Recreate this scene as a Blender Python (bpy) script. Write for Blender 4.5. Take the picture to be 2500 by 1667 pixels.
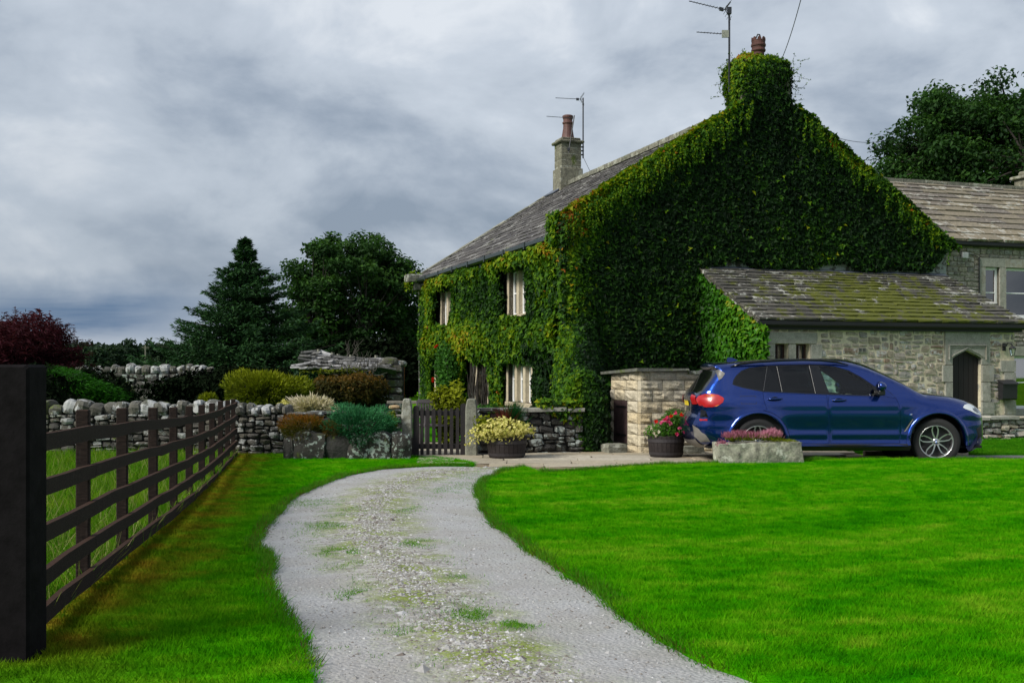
import bpy, math, random
import numpy as np
from mathutils import Vector, Matrix
from mathutils.geometry import delaunay_2d_cdt
PI = math.pi
rad = math.radians
SC = bpy.context.scene
COL = SC.collection
for o in list(bpy.data.objects):
    bpy.data.objects.remove(o)
random.seed(7)
RNG = np.random.default_rng(11)

# ---------------------------------------------------------------- camera
CAMH = 1.5
cd = bpy.data.cameras.new('camera')
cd.sensor_width = 36.0
cd.lens = 36.0 * 2700 / 2500
cd.shift_y = 66.5 / 2500
cd.clip_start = 0.05
cd.clip_end = 4000
cam = bpy.data.objects.new('camera', cd)
COL.objects.link(cam)
cam.location = (0, 0, CAMH)
cam.rotation_euler = (rad(90), 0, 0)
SC.camera = cam

# ---------------------------------------------------------------- light
SUN_AZ_VEC = Vector((-0.66, -0.44, 0.64)).normalized()      # towards the sun
sd = bpy.data.lights.new('sun', 'SUN')
sd.energy = 3.3
sd.angle = rad(20)
sd.color = (1.0, 0.95, 0.86)
sun = bpy.data.objects.new('sun', sd)
COL.objects.link(sun)
sun.rotation_euler = SUN_AZ_VEC.to_track_quat('Z', 'Y').to_euler()
SC.view_settings.view_transform = 'Standard'
SC.view_settings.look = 'None'
SC.view_settings.exposure = 0.50
SC.view_settings.gamma = 1.0
SC.view_settings.use_curve_mapping = False
SC.render.film_transparent = False
SC.cycles.max_bounces = 8
SC.cycles.transparent_max_bounces = 8


class NT:
    """small helper for writing node trees"""
    def __init__(s, tree):
        s.t = tree
        s.t.nodes.clear()

    def n(s, typ, **kw):
        nd = s.t.nodes.new(typ)
        for k, v in kw.items():
            if k.startswith('i_'):
                s.inp(nd, k[2:], v)
            else:
                setattr(nd, k, v)
        return nd

    def inp(s, nd, key, v):
        if isinstance(key, str) and key.isdigit():
            key = int(key)
        sock = nd.inputs[key] if isinstance(key, int) else nd.inputs[key.replace('_', ' ')]
        if hasattr(v, 'is_output') or isinstance(v, bpy.types.NodeSocket):
            s.t.links.new(v, sock)
        else:
            if isinstance(v, tuple) and len(v) == 3 and sock.type == 'RGBA':
                v = (*v, 1.0)
            sock.default_value = v

    def m(s, op, a, b=0.0, c=None, clamp=False):
        nd = s.n('ShaderNodeMath', operation=op)
        nd.use_clamp = clamp
        s.inp(nd, 0, a); s.inp(nd, 1, b)
        if c is not None:
            s.inp(nd, 2, c)
        return nd.outputs[0]

    def vm(s, op, a, b=(0, 0, 0)):
        nd = s.n('ShaderNodeVectorMath', operation=op)
        s.inp(nd, 0, a); s.inp(nd, 1, b)
        return nd.outputs[0]

    def scalev(s, a, k):
        nd = s.n('ShaderNodeVectorMath', operation='MULTIPLY')
        s.inp(nd, 0, a); nd.inputs[1].default_value = k
        return nd.outputs[0]

    def noise(s, scale, detail=3.0, vec=None, rough=0.5, dist=0.0):
        nd = s.n('ShaderNodeTexNoise')
        nd.inputs['Scale'].default_value = scale
        nd.inputs['Detail'].default_value = detail
        nd.inputs['Roughness'].default_value = rough
        nd.inputs['Distortion'].default_value = dist
        if vec is not None:
            s.inp(nd, 'Vector', vec)
        return nd.outputs['Fac']

    def vor(s, scale, vec=None, feature='F1', out='Distance', rnd=1.0):
        nd = s.n('ShaderNodeTexVoronoi', feature=feature)
        nd.inputs['Scale'].default_value = scale
        nd.inputs['Randomness'].default_value = rnd
        if vec is not None:
            s.inp(nd, 'Vector', vec)
        return nd.outputs[out]

    def ramp(s, fac, stops, interp='LINEAR'):
        nd = s.n('ShaderNodeValToRGB')
        cr = nd.color_ramp
        cr.interpolation = interp
        while len(cr.elements) > 1:
            cr.elements.remove(cr.elements[-1])
        first = True
        for p, c in stops:
            if not isinstance(c, tuple):
                c = (c, c, c)
            if first:
                e = cr.elements[0]; e.position = p; first = False
            else:
                e = cr.elements.new(p)
            e.color = (*c[:3], 1.0)
        s.inp(nd, 0, fac)
        return nd.outputs['Color']

    def rr(s, v, a, b, c=0.0, d=1.0):
        nd = s.n('ShaderNodeMapRange')
        nd.clamp = True
        s.inp(nd, 0, v)
        for i, x in zip((1, 2, 3, 4), (a, b, c, d)):
            nd.inputs[i].default_value = x
        return nd.outputs[0]

    def mix(s, f, a, b, blend='MIX'):
        nd = s.n('ShaderNodeMix', data_type='RGBA', blend_type=blend)
        s.inp(nd, 0, f)
        s.inp(nd, 6, a); s.inp(nd, 7, b)
        return nd.outputs[2]

    def bump(s, h, strength=0.5, dist=0.02):
        nd = s.n('ShaderNodeBump')
        nd.inputs['Strength'].default_value = strength
        nd.inputs['Distance'].default_value = dist
        s.inp(nd, 'Height', h)
        return nd.outputs['Normal']

    def attr(s, name, out='Fac'):
        nd = s.n('ShaderNodeAttribute', attribute_name=name)
        return nd.outputs[out]

    def pos(s):
        return s.n('ShaderNodeNewGeometry').outputs['Position']

    def obj(s):
        return s.n('ShaderNodeTexCoord').outputs['Object']

    def orand(s):
        return s.n('ShaderNodeObjectInfo').outputs['Random']

    def irand(s):
        return s.n('ShaderNodeNewGeometry').outputs['Random Per Island']

    def rnd(s):
        return s.m('FRACT', s.m('ADD', s.orand(), s.m('MULTIPLY', s.irand(), 7.31)))

    def pbsdf(s, col, rough=0.8, normal=None, **kw):
        nd = s.n('ShaderNodeBsdfPrincipled')
        s.inp(nd, 'Base Color', col)
        s.inp(nd, 'Roughness', rough)
        if normal is not None:
            s.inp(nd, 'Normal', normal)
        for k, v in kw.items():
            s.inp(nd, k.replace('_', ' '), v)
        return nd.outputs[0]

    def out(s, sh):
        nd = s.n('ShaderNodeOutputMaterial')
        s.t.links.new(sh, nd.inputs['Surface'])


def mat(name):
    m = bpy.data.materials.new(name)
    m.use_nodes = True
    return m, NT(m.node_tree)


# ---------------------------------------------------------------- sky
w = bpy.data.worlds.new('World')
SC.world = w
w.use_nodes = True
T = NT(w.node_tree)
el = math.asin(SUN_AZ_VEC.z)
sky = T.n('ShaderNodeTexSky', sky_type='NISHITA')
sky.sun_disc = False
sky.sun_elevation = el
sky.sun_rotation = math.atan2(SUN_AZ_VEC.x, SUN_AZ_VEC.y)
sky.air_density = 1.4
sky.dust_density = 2.0
bg1 = T.n('ShaderNodeBackground'); T.inp(bg1, 0, sky.outputs[0]); bg1.inputs[1].default_value = 0.06
dirv = T.n('ShaderNodeTexCoord').outputs['Generated']
sp = T.n('ShaderNodeSeparateXYZ'); T.inp(sp, 0, dirv)
dz = T.m('MAXIMUM', sp.outputs[2], 0.0)
den = T.m('ADD', dz, 0.30)
cx = T.m('DIVIDE', sp.outputs[0], den)
cy = T.m('DIVIDE', sp.outputs[1], den)
cb = T.n('ShaderNodeCombineXYZ'); T.inp(cb, 0, cx); T.inp(cb, 1, cy)
cb.inputs[2].default_value = 8.6
cv = cb.outputs[0]
big = T.noise(1.5, 7.0, cv, 0.48, 0.0)
mid = T.noise(1.0, 8.0, T.vm('ADD', T.scalev(dirv, (6.5, 6.5, 11.0)), (4.7, 1.3, 2.2)), 0.56, 0.25)
cl = T.m('ADD', T.m('MULTIPLY', big, 0.52), T.m('MULTIPLY', mid, 0.48))
cl = T.m('ADD', T.m('MULTIPLY', T.m('SUBTRACT', cl, 0.5), 1.45), 0.485)
col = T.ramp(cl, [(0.32, (0.170, 0.210, 0.270)), (0.42, (0.250, 0.290, 0.350)), (0.50, (0.335, 0.375, 0.430)),
                  (0.57, (0.385, 0.425, 0.480)), (0.66, (0.50, 0.53, 0.57))])
# darker rain band low over the fells to the west
azw = T.m('DIVIDE', sp.outputs[0], T.m('MAXIMUM', sp.outputs[1], 0.05))
lowm = T.rr(T.m('ADD', dz, T.m('MULTIPLY', T.m('SUBTRACT', mid, 0.5), 0.20)), 0.02, 0.20, 1.0, 0.0)
westm = T.rr(azw, -0.05, -0.42, 0.0, 1.0)
streak = T.rr(T.noise(1.0, 5.0, T.scalev(dirv, (3.2, 3.2, 26.0)), 0.55, 0.6), 0.40, 0.58, 1.0, 0.0)
band = T.rr(dz, 0.035, 0.062, 0.25, 1.0)
zz = T.m('ADD', dz, T.m('MULTIPLY', T.m('SUBTRACT', mid, 0.5), 0.05))
bandm = T.m('MULTIPLY', T.rr(zz, 0.016, 0.034, 0, 1), T.rr(zz, 0.052, 0.085, 1, 0))
dk = T.m('MULTIPLY', T.m('MULTIPLY', bandm, T.rr(azw, -0.24, -0.36, 0.0, 1.0)), T.m('ADD', T.m('MULTIPLY', streak, 0.5), 0.5))
col = T.mix(dk, col, (0.018, 0.080, 0.190))
# left side of the sky in general a little heavier
col = T.mix(T.m('MULTIPLY', T.m('MULTIPLY', westm, T.rr(dz, .36, .08, 0, 1)), 0.40), col, (0.15, 0.19, 0.245))
bg2 = T.n('ShaderNodeBackground'); T.inp(bg2, 0, col); bg2.inputs[1].default_value = 1.14
mx = T.n('ShaderNodeMixShader'); mx.inputs[0].default_value = 0.90
T.t.links.new(bg1.outputs[0], mx.inputs[1]); T.t.links.new(bg2.outputs[0], mx.inputs[2])
ow = T.n('ShaderNodeOutputWorld'); T.t.links.new(mx.outputs[0], ow.inputs[0])


# ================================================================ helpers
def tag(o, label=None, cat=None, group=None, kind=None):
    if label: o['label'] = label
    if cat: o['category'] = cat
    if group: o['group'] = group
    if kind: o['kind'] = kind
    return o


def empty(name, loc=(0, 0, 0), rz=0.0, label=None, cat=None, group=None):
    o = bpy.data.objects.new(name, None)
    o.empty_display_size = 0.2
    COL.objects.link(o)
    o.location = loc
    o.rotation_euler = (0, 0, rz)
    return tag(o, label, cat, group)


def mk(name, V, F, material, parent=None, smooth=False, attrs=None, loc=None):
    me = bpy.data.meshes.new(name)
    V = np.asarray(V, dtype=np.float32).reshape(-1, 3)
    if isinstance(F, np.ndarray):
        k = F.shape[1]; nf = F.shape[0]
        me.vertices.add(len(V)); me.vertices.foreach_set('co', V.ravel())
        me.loops.add(nf * k); me.loops.foreach_set('vertex_index', F.ravel().astype(np.int32))
        me.polygons.add(nf)
        me.polygons.foreach_set('loop_start', np.arange(0, nf * k, k, dtype=np.int32))
        me.update(calc_edges=True)
    else:
        me.from_pydata([tuple(map(float, v)) for v in V], [], [tuple(int(i) for i in f) for f in F])
        me.update()
    me.polygons.foreach_set('use_smooth', np.full(len(me.polygons), smooth, dtype=bool))
    if attrs:
        for k_, a in attrs.items():
            at = me.attributes.new(k_, 'FLOAT', 'POINT')
            at.data.foreach_set('value', np.asarray(a, dtype=np.float32))
    if material is not None:
        if isinstance(material, (list, tuple)):
            for m_ in material: me.materials.append(m_)
        else:
            me.materials.append(material)
    o = bpy.data.objects.new(name, me)
    COL.objects.link(o)
    if parent is not None:
        o.parent = parent
    if loc is not None:
        o.location = loc
    return o


def inst(name, mesh, parent, loc, rot=(0, 0, 0), scale=(1, 1, 1)):
    o = bpy.data.objects.new(name, mesh)
    COL.objects.link(o)
    o.parent = parent
    o.location = loc
    o.rotation_euler = rot
    o.scale = scale
    return o


class Frame:
    """a: along, b: outward, c: up"""
    def __init__(s, o, a, b=None, c=(0, 0, 1)):
        s.o = np.array(o, float); s.a = np.array(a, float); s.a /= np.linalg.norm(s.a)
        s.c = np.array(c, float); s.c /= np.linalg.norm(s.c)
        s.b = np.cross(s.a, s.c) if b is None else np.array(b, float)
        s.b /= np.linalg.norm(s.b)

    def __call__(s, a, b, c):
        return s.o + s.a * a + s.b * b + s.c * c

    def arr(s, P):
        P = np.asarray(P, float)
        return s.o + P[:, :1] * s.a + P[:, 1:2] * s.b + P[:, 2:3] * s.c

    def euler(s, extra=(0, 0, 0)):
        b = s.b if np.dot(np.cross(s.a, s.b), s.c) > 0 else -s.b
        M = Matrix(((s.a[0], b[0], s.c[0]), (s.a[1], b[1], s.c[1]), (s.a[2], b[2], s.c[2])))
        e = Matrix.Rotation(extra[2], 3, 'Z') @ Matrix.Rotation(extra[1], 3, 'Y') @ Matrix.Rotation(extra[0], 3, 'X')
        return (M @ e).to_euler()


WF = Frame((0, 0, 0), (1, 0, 0), (0, 1, 0))


class MB:
    def __init__(s): s.V = []; s.F = []; s.n = 0; s.T = []

    def add(s, V, F, t=0.0):
        V = np.asarray(V, float).reshape(-1, 3)
        s.V.append(V)
        for f in F: s.F.append(tuple(int(i) + s.n for i in f))
        s.T.append(np.full(len(V), t))
        s.n += len(V)

    def box(s, fr, a0, a1, b0, b1, c0, c1, ch=0.0):
        if ch <= 0:
            P = [fr(a, b, c) for a in (a0, a1) for b in (b0, b1) for c in (c0, c1)]
            F = [(0, 1, 3, 2), (4, 6, 7, 5), (0, 4, 5, 1), (2, 3, 7, 6), (0, 2, 6, 4), (1, 5, 7, 3)]
            if np.dot(np.cross(fr.a, fr.b), fr.c) < 0: F = [f[::-1] for f in F]
            s.add(P, F)
        else:
            prof = [(a0 + ch, c0), (a1 - ch, c0), (a1, c0 + ch), (a1, c1 - ch), (a1 - ch, c1), (a0 + ch, c1), (a0, c1 - ch), (a0, c0 + ch)]
            cen = ((a0 + a1) / 2, (c0 + c1) / 2)
            P = []
            n = 8
            for b, k in ((b0, 1), (b0 + (ch if b1 > b0 else -ch), 0), (b1 - (ch if b1 > b0 else -ch), 0), (b1, 1)):
                for (a, c) in prof:
                    if k:
                        a = a + (ch if a < cen[0] else -ch) * 0.999
                        c = c + (ch if c < cen[1] else -ch) * 0.999
                    P.append(fr(a, b, c))
            F = [tuple(range(n))[::-1], tuple(range(3 * n, 4 * n))]
            for r in range(3):
                for i in range(n):
                    j = (i + 1) % n
                    F.append((r * n + i, r * n + j, (r + 1) * n + j, (r + 1) * n + i))
            s.add(P, F)

    def tube(s, pts, rads, k=6, caps=True):
        pts = [np.array(p, float) for p in pts]
        if not hasattr(rads, '__len__'): rads = [rads] * len(pts)
        P = []; F = []
        prev = None
        for i, p in enumerate(pts):
            d = pts[min(i + 1, len(pts) - 1)] - pts[max(i - 1, 0)]
            d = d / (np.linalg.norm(d) + 1e-9)
            if prev is None:
                ref = np.array((0, 0, 1.0)) if abs(d[2]) < 0.9 else np.array((1.0, 0, 0))
                x = np.cross(d, ref)
            else:
                x = prev - d * np.dot(prev, d)
            x /= np.linalg.norm(x) + 1e-9
            prev = x
            y = np.cross(d, x)
            for j in range(k):
                a = 2 * PI * j / k
                P.append(p + rads[i] * (math.cos(a) * x + math.sin(a) * y))
        for i in range(len(pts) - 1):
            for j in range(k):
                j2 = (j + 1) % k
                F.append((i * k + j, i * k + j2, (i + 1) * k + j2, (i + 1) * k + j))
        if caps:
            F.append(tuple(range(k))[::-1]); F.append(tuple(range((len(pts) - 1) * k, len(pts) * k)))
        s.add(P, F)

    def lathe(s, prof, cen=(0, 0, 0), k=20, axis='z', caps=True):
        P = []; F = []
        for (r, z) in prof:
            for j in range(k):
                a = 2 * PI * j / k
                if axis == 'z': q = (r * math.cos(a), r * math.sin(a), z)
                else: q = (r * math.cos(a), z, r * math.sin(a))
                P.append(np.array(cen, float) + q)
        for i in range(len(prof) - 1):
            for j in range(k):
                j2 = (j + 1) % k
                F.append((i * k + j, i * k + j2, (i + 1) * k + j2, (i + 1) * k + j))
        if caps and prof[0][0] > 1e-4: F.append(tuple(range(k))[::-1])
        if caps and prof[-1][0] > 1e-4: F.append(tuple(range((len(prof) - 1) * k, len(prof) * k)))
        if axis != 'z': F = [f[::-1] for f in F]
        s.add(P, F)

    def extrude(s, fr, poly, b0, b1, holes=()):
        """poly in (a,c), closed solid between b0 (back) and b1 (front)"""
        V2, T2 = cdt(poly, holes)
        n = len(V2)
        P = [fr(a, b0, c) for a, c in V2] + [fr(a, b1, c) for a, c in V2]
        F = [tuple(t) for t in T2] + [tuple(i + n for i in t[::-1]) for t in T2]
        for loop in [poly] + list(holes):
            m = len(loop)
            base = len(P)
            P += [fr(a, b0, c) for a, c in loop] + [fr(a, b1, c) for a, c in loop]
            for i in range(m):
                j = (i + 1) % m
                F.append((base + i, base + j, base + m + j, base + m + i))
        s.add(P, F)

    def build(s, name, material, parent=None, smooth=False, loc=None, attr=False):
        V = np.concatenate(s.V) if s.V else np.zeros((0, 3))
        return mk(name, V, s.F, material, parent, smooth, {'tone': np.concatenate(s.T)} if attr else None, loc)


def inside(poly, P):
    P = np.asarray(P, float); poly = np.asarray(poly, float)
    x, y = P[:, 0], P[:, 1]
    r = np.zeros(len(P), bool)
    n = len(poly); j = n - 1
    for i in range(n):
        xi, yi = poly[i]; xj, yj = poly[j]
        c = ((yi > y) != (yj > y))
        with np.errstate(divide='ignore', invalid='ignore'):
            xx = (xj - xi) * (y - yi) / (yj - yi + 1e-15) + xi
        r ^= c & (x < xx)
        j = i
    return r


def cdt(outer, holes=(), grid=None, jitter=0.0):
    """constrained triangulation -> (V2 array, list of triangles); grid: spacing of interior points"""
    loops = [list(map(tuple, outer))] + [list(map(tuple, h)) for h in holes]
    V = []; E = []
    for L in loops:
        b = len(V)
        V += [Vector((float(p[0]), float(p[1]))) for p in L]
        E += [(b + i, b + (i + 1) % len(L)) for i in range(len(L))]
    if grid:
        o = np.array(outer, float)
        x0, y0 = o.min(0); x1, y1 = o.max(0)
        gx, gy = np.meshgrid(np.arange(x0 + grid * .5, x1, grid), np.arange(y0 + grid * .5, y1, grid))
        gx = gx + (np.arange(gx.shape[0]) % 2)[:, None] * grid * .5
        G = np.stack([gx.ravel(), gy.ravel()], 1)
        if jitter: G += RNG.uniform(-jitter, jitter, G.shape) * grid
        ok = inside(outer, G)
        for h in holes: ok &= ~inside(h, G)
        G = G[ok]
        # keep away from the loops
        for L in loops:
            A = np.array(L, float); B = np.roll(A, -1, 0)
            if len(G) == 0: break
            d = np.full(len(G), 1e9)
            for a, b in zip(A, B):
                ab = b - a; t = np.clip(((G - a) @ ab) / (ab @ ab + 1e-12), 0, 1)
                d = np.minimum(d, np.linalg.norm(G - (a + t[:, None] * ab), axis=1))
            G = G[d > grid * 0.35]
        V += [Vector((float(a), float(b))) for a, b in G]
    r = delaunay_2d_cdt(V, E, [], 0, 1e-6)
    V2 = np.array([(v.x, v.y) for v in r[0]])
    TR = [t for t in r[2]]
    C = np.array([V2[list(t)].mean(0) for t in TR])
    ok = inside(outer, C)
    for h in holes: ok &= ~inside(h, C)
    out = []
    for t, k in zip(TR, ok):
        if not k: continue
        a, b, c = V2[t[0]], V2[t[1]], V2[t[2]]
        ar = (b[0] - a[0]) * (c[1] - a[1]) - (b[1] - a[1]) * (c[0] - a[0])
        if abs(ar) < 1e-10: continue
        out.append(tuple(t) if ar > 0 else tuple(t[::-1]))
    return V2, out


_ph = np.random.default_rng(5).uniform(0, 6.28, (4, 9))
_dr = np.random.default_rng(6).normal(size=(4, 9, 3))
_dr /= np.linalg.norm(_dr, axis=2, keepdims=True)


def wob(P, freq=1.0, oct=3, seed=0):
    """cheap smooth pseudo noise in about -1..1 for (n,3)"""
    P = np.asarray(P, float) + seed * 17.13
    r = np.zeros(len(P)); amp = 1.0; tot = 0
    for o in range(oct):
        f = freq * 2 ** o
        s_ = 0
        for k in range(9):
            s_ = s_ + np.sin(P @ _dr[o % 4, k] * f * (0.7 + 0.09 * k) * 2 + _ph[o % 4, k] + seed)
        r += amp * s_ / 4.0; tot += amp; amp *= .5
    return np.clip(r / tot, -1.3, 1.3)


def ss(t):
    t = np.clip(t, 0, 1)
    return t * t * (3 - 2 * t)


def G0(x, y):
    return -.03 + .2 * (1 - ss((np.asarray(y, float) - 4.5) / 9.5))


def gp(px, py, off=0.0):
    """point of the photograph's pixel on the ground surface (+off)"""
    h = 0.0
    for _ in range(30):
        z = (CAMH - h) * 2700 / (py - 900)
        h = float(G0(0, z)) + (off(z) if callable(off) else off)
    return ((px - 1250) / 2700 * z, z, h)


def at(px, Y, py=None):
    x = (px - 1250) / 2700 * Y
    return (x, Y) if py is None else (x, Y, CAMH - (py - 900) * Y / 2700)


def catmull(pts, per=8, closed=False):
    P = [np.array(p, float) for p in pts]
    n = len(P); out = []
    rng = range(n if closed else n - 1)
    for i in rng:
        if closed: a, b, c, d = P[(i - 1) % n], P[i], P[(i + 1) % n], P[(i + 2) % n]
        else: a, b, c, d = P[max(i - 1, 0)], P[i], P[i + 1], P[min(i + 2, n - 1)]
        for k in range(per):
            t = k / per
            out.append(.5 * ((2 * b) + (-a + c) * t + (2 * a - 5 * b + 4 * c - d) * t * t + (-a + 3 * b - 3 * c + d) * t ** 3))
    if not closed: out.append(P[-1])
    return out


def leafmesh(name, P, N, size, material, parent=None, down=0.0, aspect=0.75, fold=0.12, tone=None, rng=RNG, kind=None, tipdir=None, shape=4):
    """many leaf blades: P base points, N facing normals, size lengths"""
    N = np.atleast_2d(np.asarray(N, float))
    P = np.atleast_2d(np.asarray(P, float))
    n = max(len(P), len(N))
    P = np.broadcast_to(P, (n, 3)); N = np.broadcast_to(N, (n, 3))
    N = N / (np.linalg.norm(N, axis=1, keepdims=True) + 1e-9)
    size = np.broadcast_to(np.asarray(size, float), (n,))[:, None]
    t = rng.normal(size=(n, 3)) if tipdir is None else np.asarray(tipdir, float) + rng.normal(size=(n, 3)) * .25
    t[:, 2] -= down
    t -= N * (t * N).sum(1, keepdims=True)
    t /= np.linalg.norm(t, axis=1, keepdims=True) + 1e-9
    b = np.cross(N, t)
    w_ = aspect * .5
    if shape == 4:
        V = np.stack([P, P + t * size * .42 + b * size * w_ + N * size * fold, P + t * size - N * size * fold * .5, P + t * size * .42 - b * size * w_ + N * size * fold], 1)
        F = np.arange(4 * n).reshape(n, 4)
        F = np.concatenate([F[:, [0, 1, 2]], F[:, [0, 2, 3]]])
        k = 4
    elif shape == 6:   # three-lobed leaf
        V = np.stack([P, P + t * size * .25 + b * size * w_ * 1.15 + N * size * fold, P + t * size * .55 + b * size * w_ * .45, P + t * size - N * size * fold,
                      P + t * size * .55 - b * size * w_ * .45, P + t * size * .25 - b * size * w_ * 1.15 + N * size * fold], 1)
        F = np.arange(6 * n).reshape(n, 6)
        F = np.concatenate([F[:, [0, 1, 2]], F[:, [0, 2, 4]], F[:, [2, 3, 4]], F[:, [0, 4, 5]]])
        k = 6
    else:              # needle / strap: one triangle
        V = np.stack([P - b * size * w_, P + b * size * w_, P + t * size], 1)
        F = np.arange(3 * n).reshape(n, 3)
        k = 3
    attrs = None
    if tone is not None:
        attrs = {'tone': np.repeat(np.broadcast_to(np.asarray(tone, float), (n,)), k)}
    o = mk(name, V.reshape(-1, 3), F, material, parent, False, attrs)
    if kind: o['kind'] = kind
    return o


# rough unit blocks --------------------------------------------------------
def block_mesh(name, seed, material, roundness=0.35, rough=0.08, seg=2, flat=1.0):
    rg = np.random.default_rng(seed)
    idx = {}; V = []; F = []

    def vid(i, j, k):
        if (i, j, k) not in idx:
            idx[(i, j, k)] = len(V)
            V.append((i / seg - .5, j / seg - .5, k / seg - .5))
        return idx[(i, j, k)]
    for ax in range(3):
        for side in (0, seg):
            for a in range(seg):
                for b in range(seg):
                    q = []
                    for (da, db) in ((0, 0), (1, 0), (1, 1), (0, 1)):
                        c = [0, 0, 0]
                        c[ax] = side; c[(ax + 1) % 3] = a + da; c[(ax + 2) % 3] = b + db
                        q.append(vid(*c))
                    F.append(tuple(q) if side else tuple(q[::-1]))
    V = np.array(V)
    L = np.linalg.norm(V, axis=1, keepdims=True)
    sph = V / L * .5
    V = V * (1 - roundness) + sph * roundness * 1.12
    V += rg.uniform(-rough, rough, V.shape) * np.array((1, flat, 1))
    me = bpy.data.meshes.new(name)
    me.from_pydata(V.tolist(), [], F)
    me.update()
    me.materials.append(material)
    return me


def join_blocks(items, name, material, parent):
    """items: (mesh, loc, euler, scale) -> one stuff mesh"""
    Vs = []; Fs = []; n = 0
    for me, loc, rot, sc in items:
        co = np.empty(len(me.vertices) * 3); me.vertices.foreach_get('co', co)
        co = co.reshape(-1, 3) * np.array(sc)
        R = np.array(rot.to_matrix() if hasattr(rot, 'to_matrix') else Matrix.Identity(3))
        Vs.append(co @ R.T + np.array(loc))
        q = np.empty(len(me.polygons) * 4, dtype=np.int32); me.polygons.foreach_get('vertices', q)
        Fs.append(q.reshape(-1, 4) + n); n += len(co)
    o = mk(name, np.concatenate(Vs), np.concatenate(Fs), material, parent)
    o['kind'] = 'stuff'
    return o


def pack(L, H, wr, hr, rng, excl=(), minw=None, res=0.02):
    n = int(round(L / res)); h = np.zeros(n); out = []
    minw = minw or wr[0] * .6
    xs = (np.arange(n) + .5) * res
    for _ in range(6000):
        for (e0, e1, f0, f1) in excl:
            m = (xs > e0) & (xs < e1) & (h >= f0 - .03) & (h < f1)
            h[m] = f1
        lo = h.min()
        if lo >= H - .015: break
        i0 = int(np.argmin(h)); i1 = i0
        while i1 < n and abs(h[i1] - lo) < .012: i1 += 1
        seg = (i1 - i0) * res
        w_ = rng.uniform(*wr)
        if seg < w_ + minw: w_ = seg if seg < wr[1] * 1.25 else seg / 2
        k = max(1, int(round(w_ / res))); k = min(k, i1 - i0)
        if i1 - i0 - k < minw / res: k = i1 - i0
        hh = rng.uniform(*hr)
        top = lo + hh
        for nb in (h[i0 - 1] if i0 > 0 else None, h[i1] if i1 < n else None):
            if nb is not None and abs(nb - top) < hr[0] * .55 and nb > lo + hr[0] * .5: top = nb
        s0, s1 = i0 * res, (i0 + k) * res
        for (e0, e1, f0, f1) in excl:
            if s1 > e0 + .01 and s0 < e1 - .01 and lo < f0 - .01: top = min(top, f0)
        if H - top < hr[0] * .5: top = H
        if k * res > .03 and top - lo > .025:
            out.append((s0, lo, k * res, top - lo))
        h[i0:i0 + k] = top
    return out


def lay(parent, fr, rects, meshes, depth=0.14, gap=0.012, rng=None, out=0.0, tilt=0.02, jit=0.02, limit=300, name='stone', key=None, material=None):
    items = []
    for (s, c, w_, h_) in rects:
        me = meshes[rng.integers(len(meshes))]
        ex = (rng.normal() * tilt, rng.normal() * tilt, rng.normal() * tilt)
        if rng.random() < .5: ex = (ex[0], ex[1] + PI, ex[2])
        loc = fr(s + w_ / 2, out + rng.uniform(-jit, jit) - depth * .5, c + h_ / 2)
        items.append((me, loc, fr.euler(ex), (max(w_ - gap, .02), depth, max(h_ - gap, .015)), (s, c, w_, h_)))
    if key: items.sort(key=lambda it: key(it[4]))
    for me, loc, rot, sc, _ in items[:limit]:
        inst(name, me, parent, loc, rot, sc)
    if len(items) > limit:
        join_blocks([it[:4] for it in items[limit:]], name + 'work', material or meshes[0].materials[0], parent)
# ================================================================ materials
def stone_mat(name, cols, lichen=0.3, lichen_col=(.52, .54, .52), moss=0.0, moss_col=(.10, .14, .01), rough=.9, bumpk=.6, scale=1.0, dark=0.25, mossup=0.0, mfreq=1.15, mcen=None):
    m, T = mat(name)
    p = T.pos()
    r = T.rnd()
    n1 = T.noise(9 * scale, 5, p, .6)
    n2 = T.noise(42 * scale, 4, p, .65)
    k = len(cols)
    base = T.ramp(T.m('ADD', T.m('MULTIPLY', r, .8), T.m('MULTIPLY', n1, .2)), [((i + .5) / k, c) for i, c in enumerate(cols)])
    base = T.mix(T.rr(n1, .35, .75, 0, dark * 1.6), base, (.02, .019, .017))
    base = T.mix(1.0, base, T.ramp(n2, [(.25, .62), (.75, 1.32)]), 'MULTIPLY')
    if lichen > 0:
        li = T.noise(5.2 * scale, 6, T.vm('ADD', p, (3.1, 9.2, 1.7)), .68, .2)
        li2 = T.m('ADD', li, T.m('MULTIPLY', T.m('SUBTRACT', r, .5), .22))
        f = T.rr(li2, .62 - lichen * .22, .66 - lichen * .2, 0, .92)
        base = T.mix(f, base, T.mix(n2, lichen_col, tuple(c * .72 for c in lichen_col)))
    if moss > 0:
        mo = T.noise(mfreq * scale, 6, T.vm('ADD', p, (13.1, 5.2, 0.7)), .62)
        mo = T.m('ADD', mo, T.m('MULTIPLY', T.m('SUBTRACT', n2, .5), .45))
        if mcen:
            dd = T.n('ShaderNodeVectorMath', operation='LENGTH'); T.inp(dd, 0, T.vm('SUBTRACT', p, mcen))
            mo = T.m('ADD', mo, T.rr(dd.outputs['Value'], .8, 3.6, .10, -.12))
        f = T.rr(mo, .66 - moss * .3, .72 - moss * .3, 0, 1)
        if mossup:
            nz = T.n('ShaderNodeSeparateXYZ'); T.inp(nz, 0, T.n('ShaderNodeNewGeometry').outputs['Normal'])
            f = T.m('MULTIPLY', f, T.rr(nz.outputs[2], mossup - .3, mossup, 0, 1))
        base = T.mix(f, base, T.mix(n2, moss_col, tuple(c * .45 for c in moss_col)))
    h = T.m('ADD', T.m('MULTIPLY', n1, 1.2), T.m('MULTIPLY', n2, .5))
    T.out(T.pbsdf(base, rough, T.bump(h, bumpk, .03)))
    return m


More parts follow.
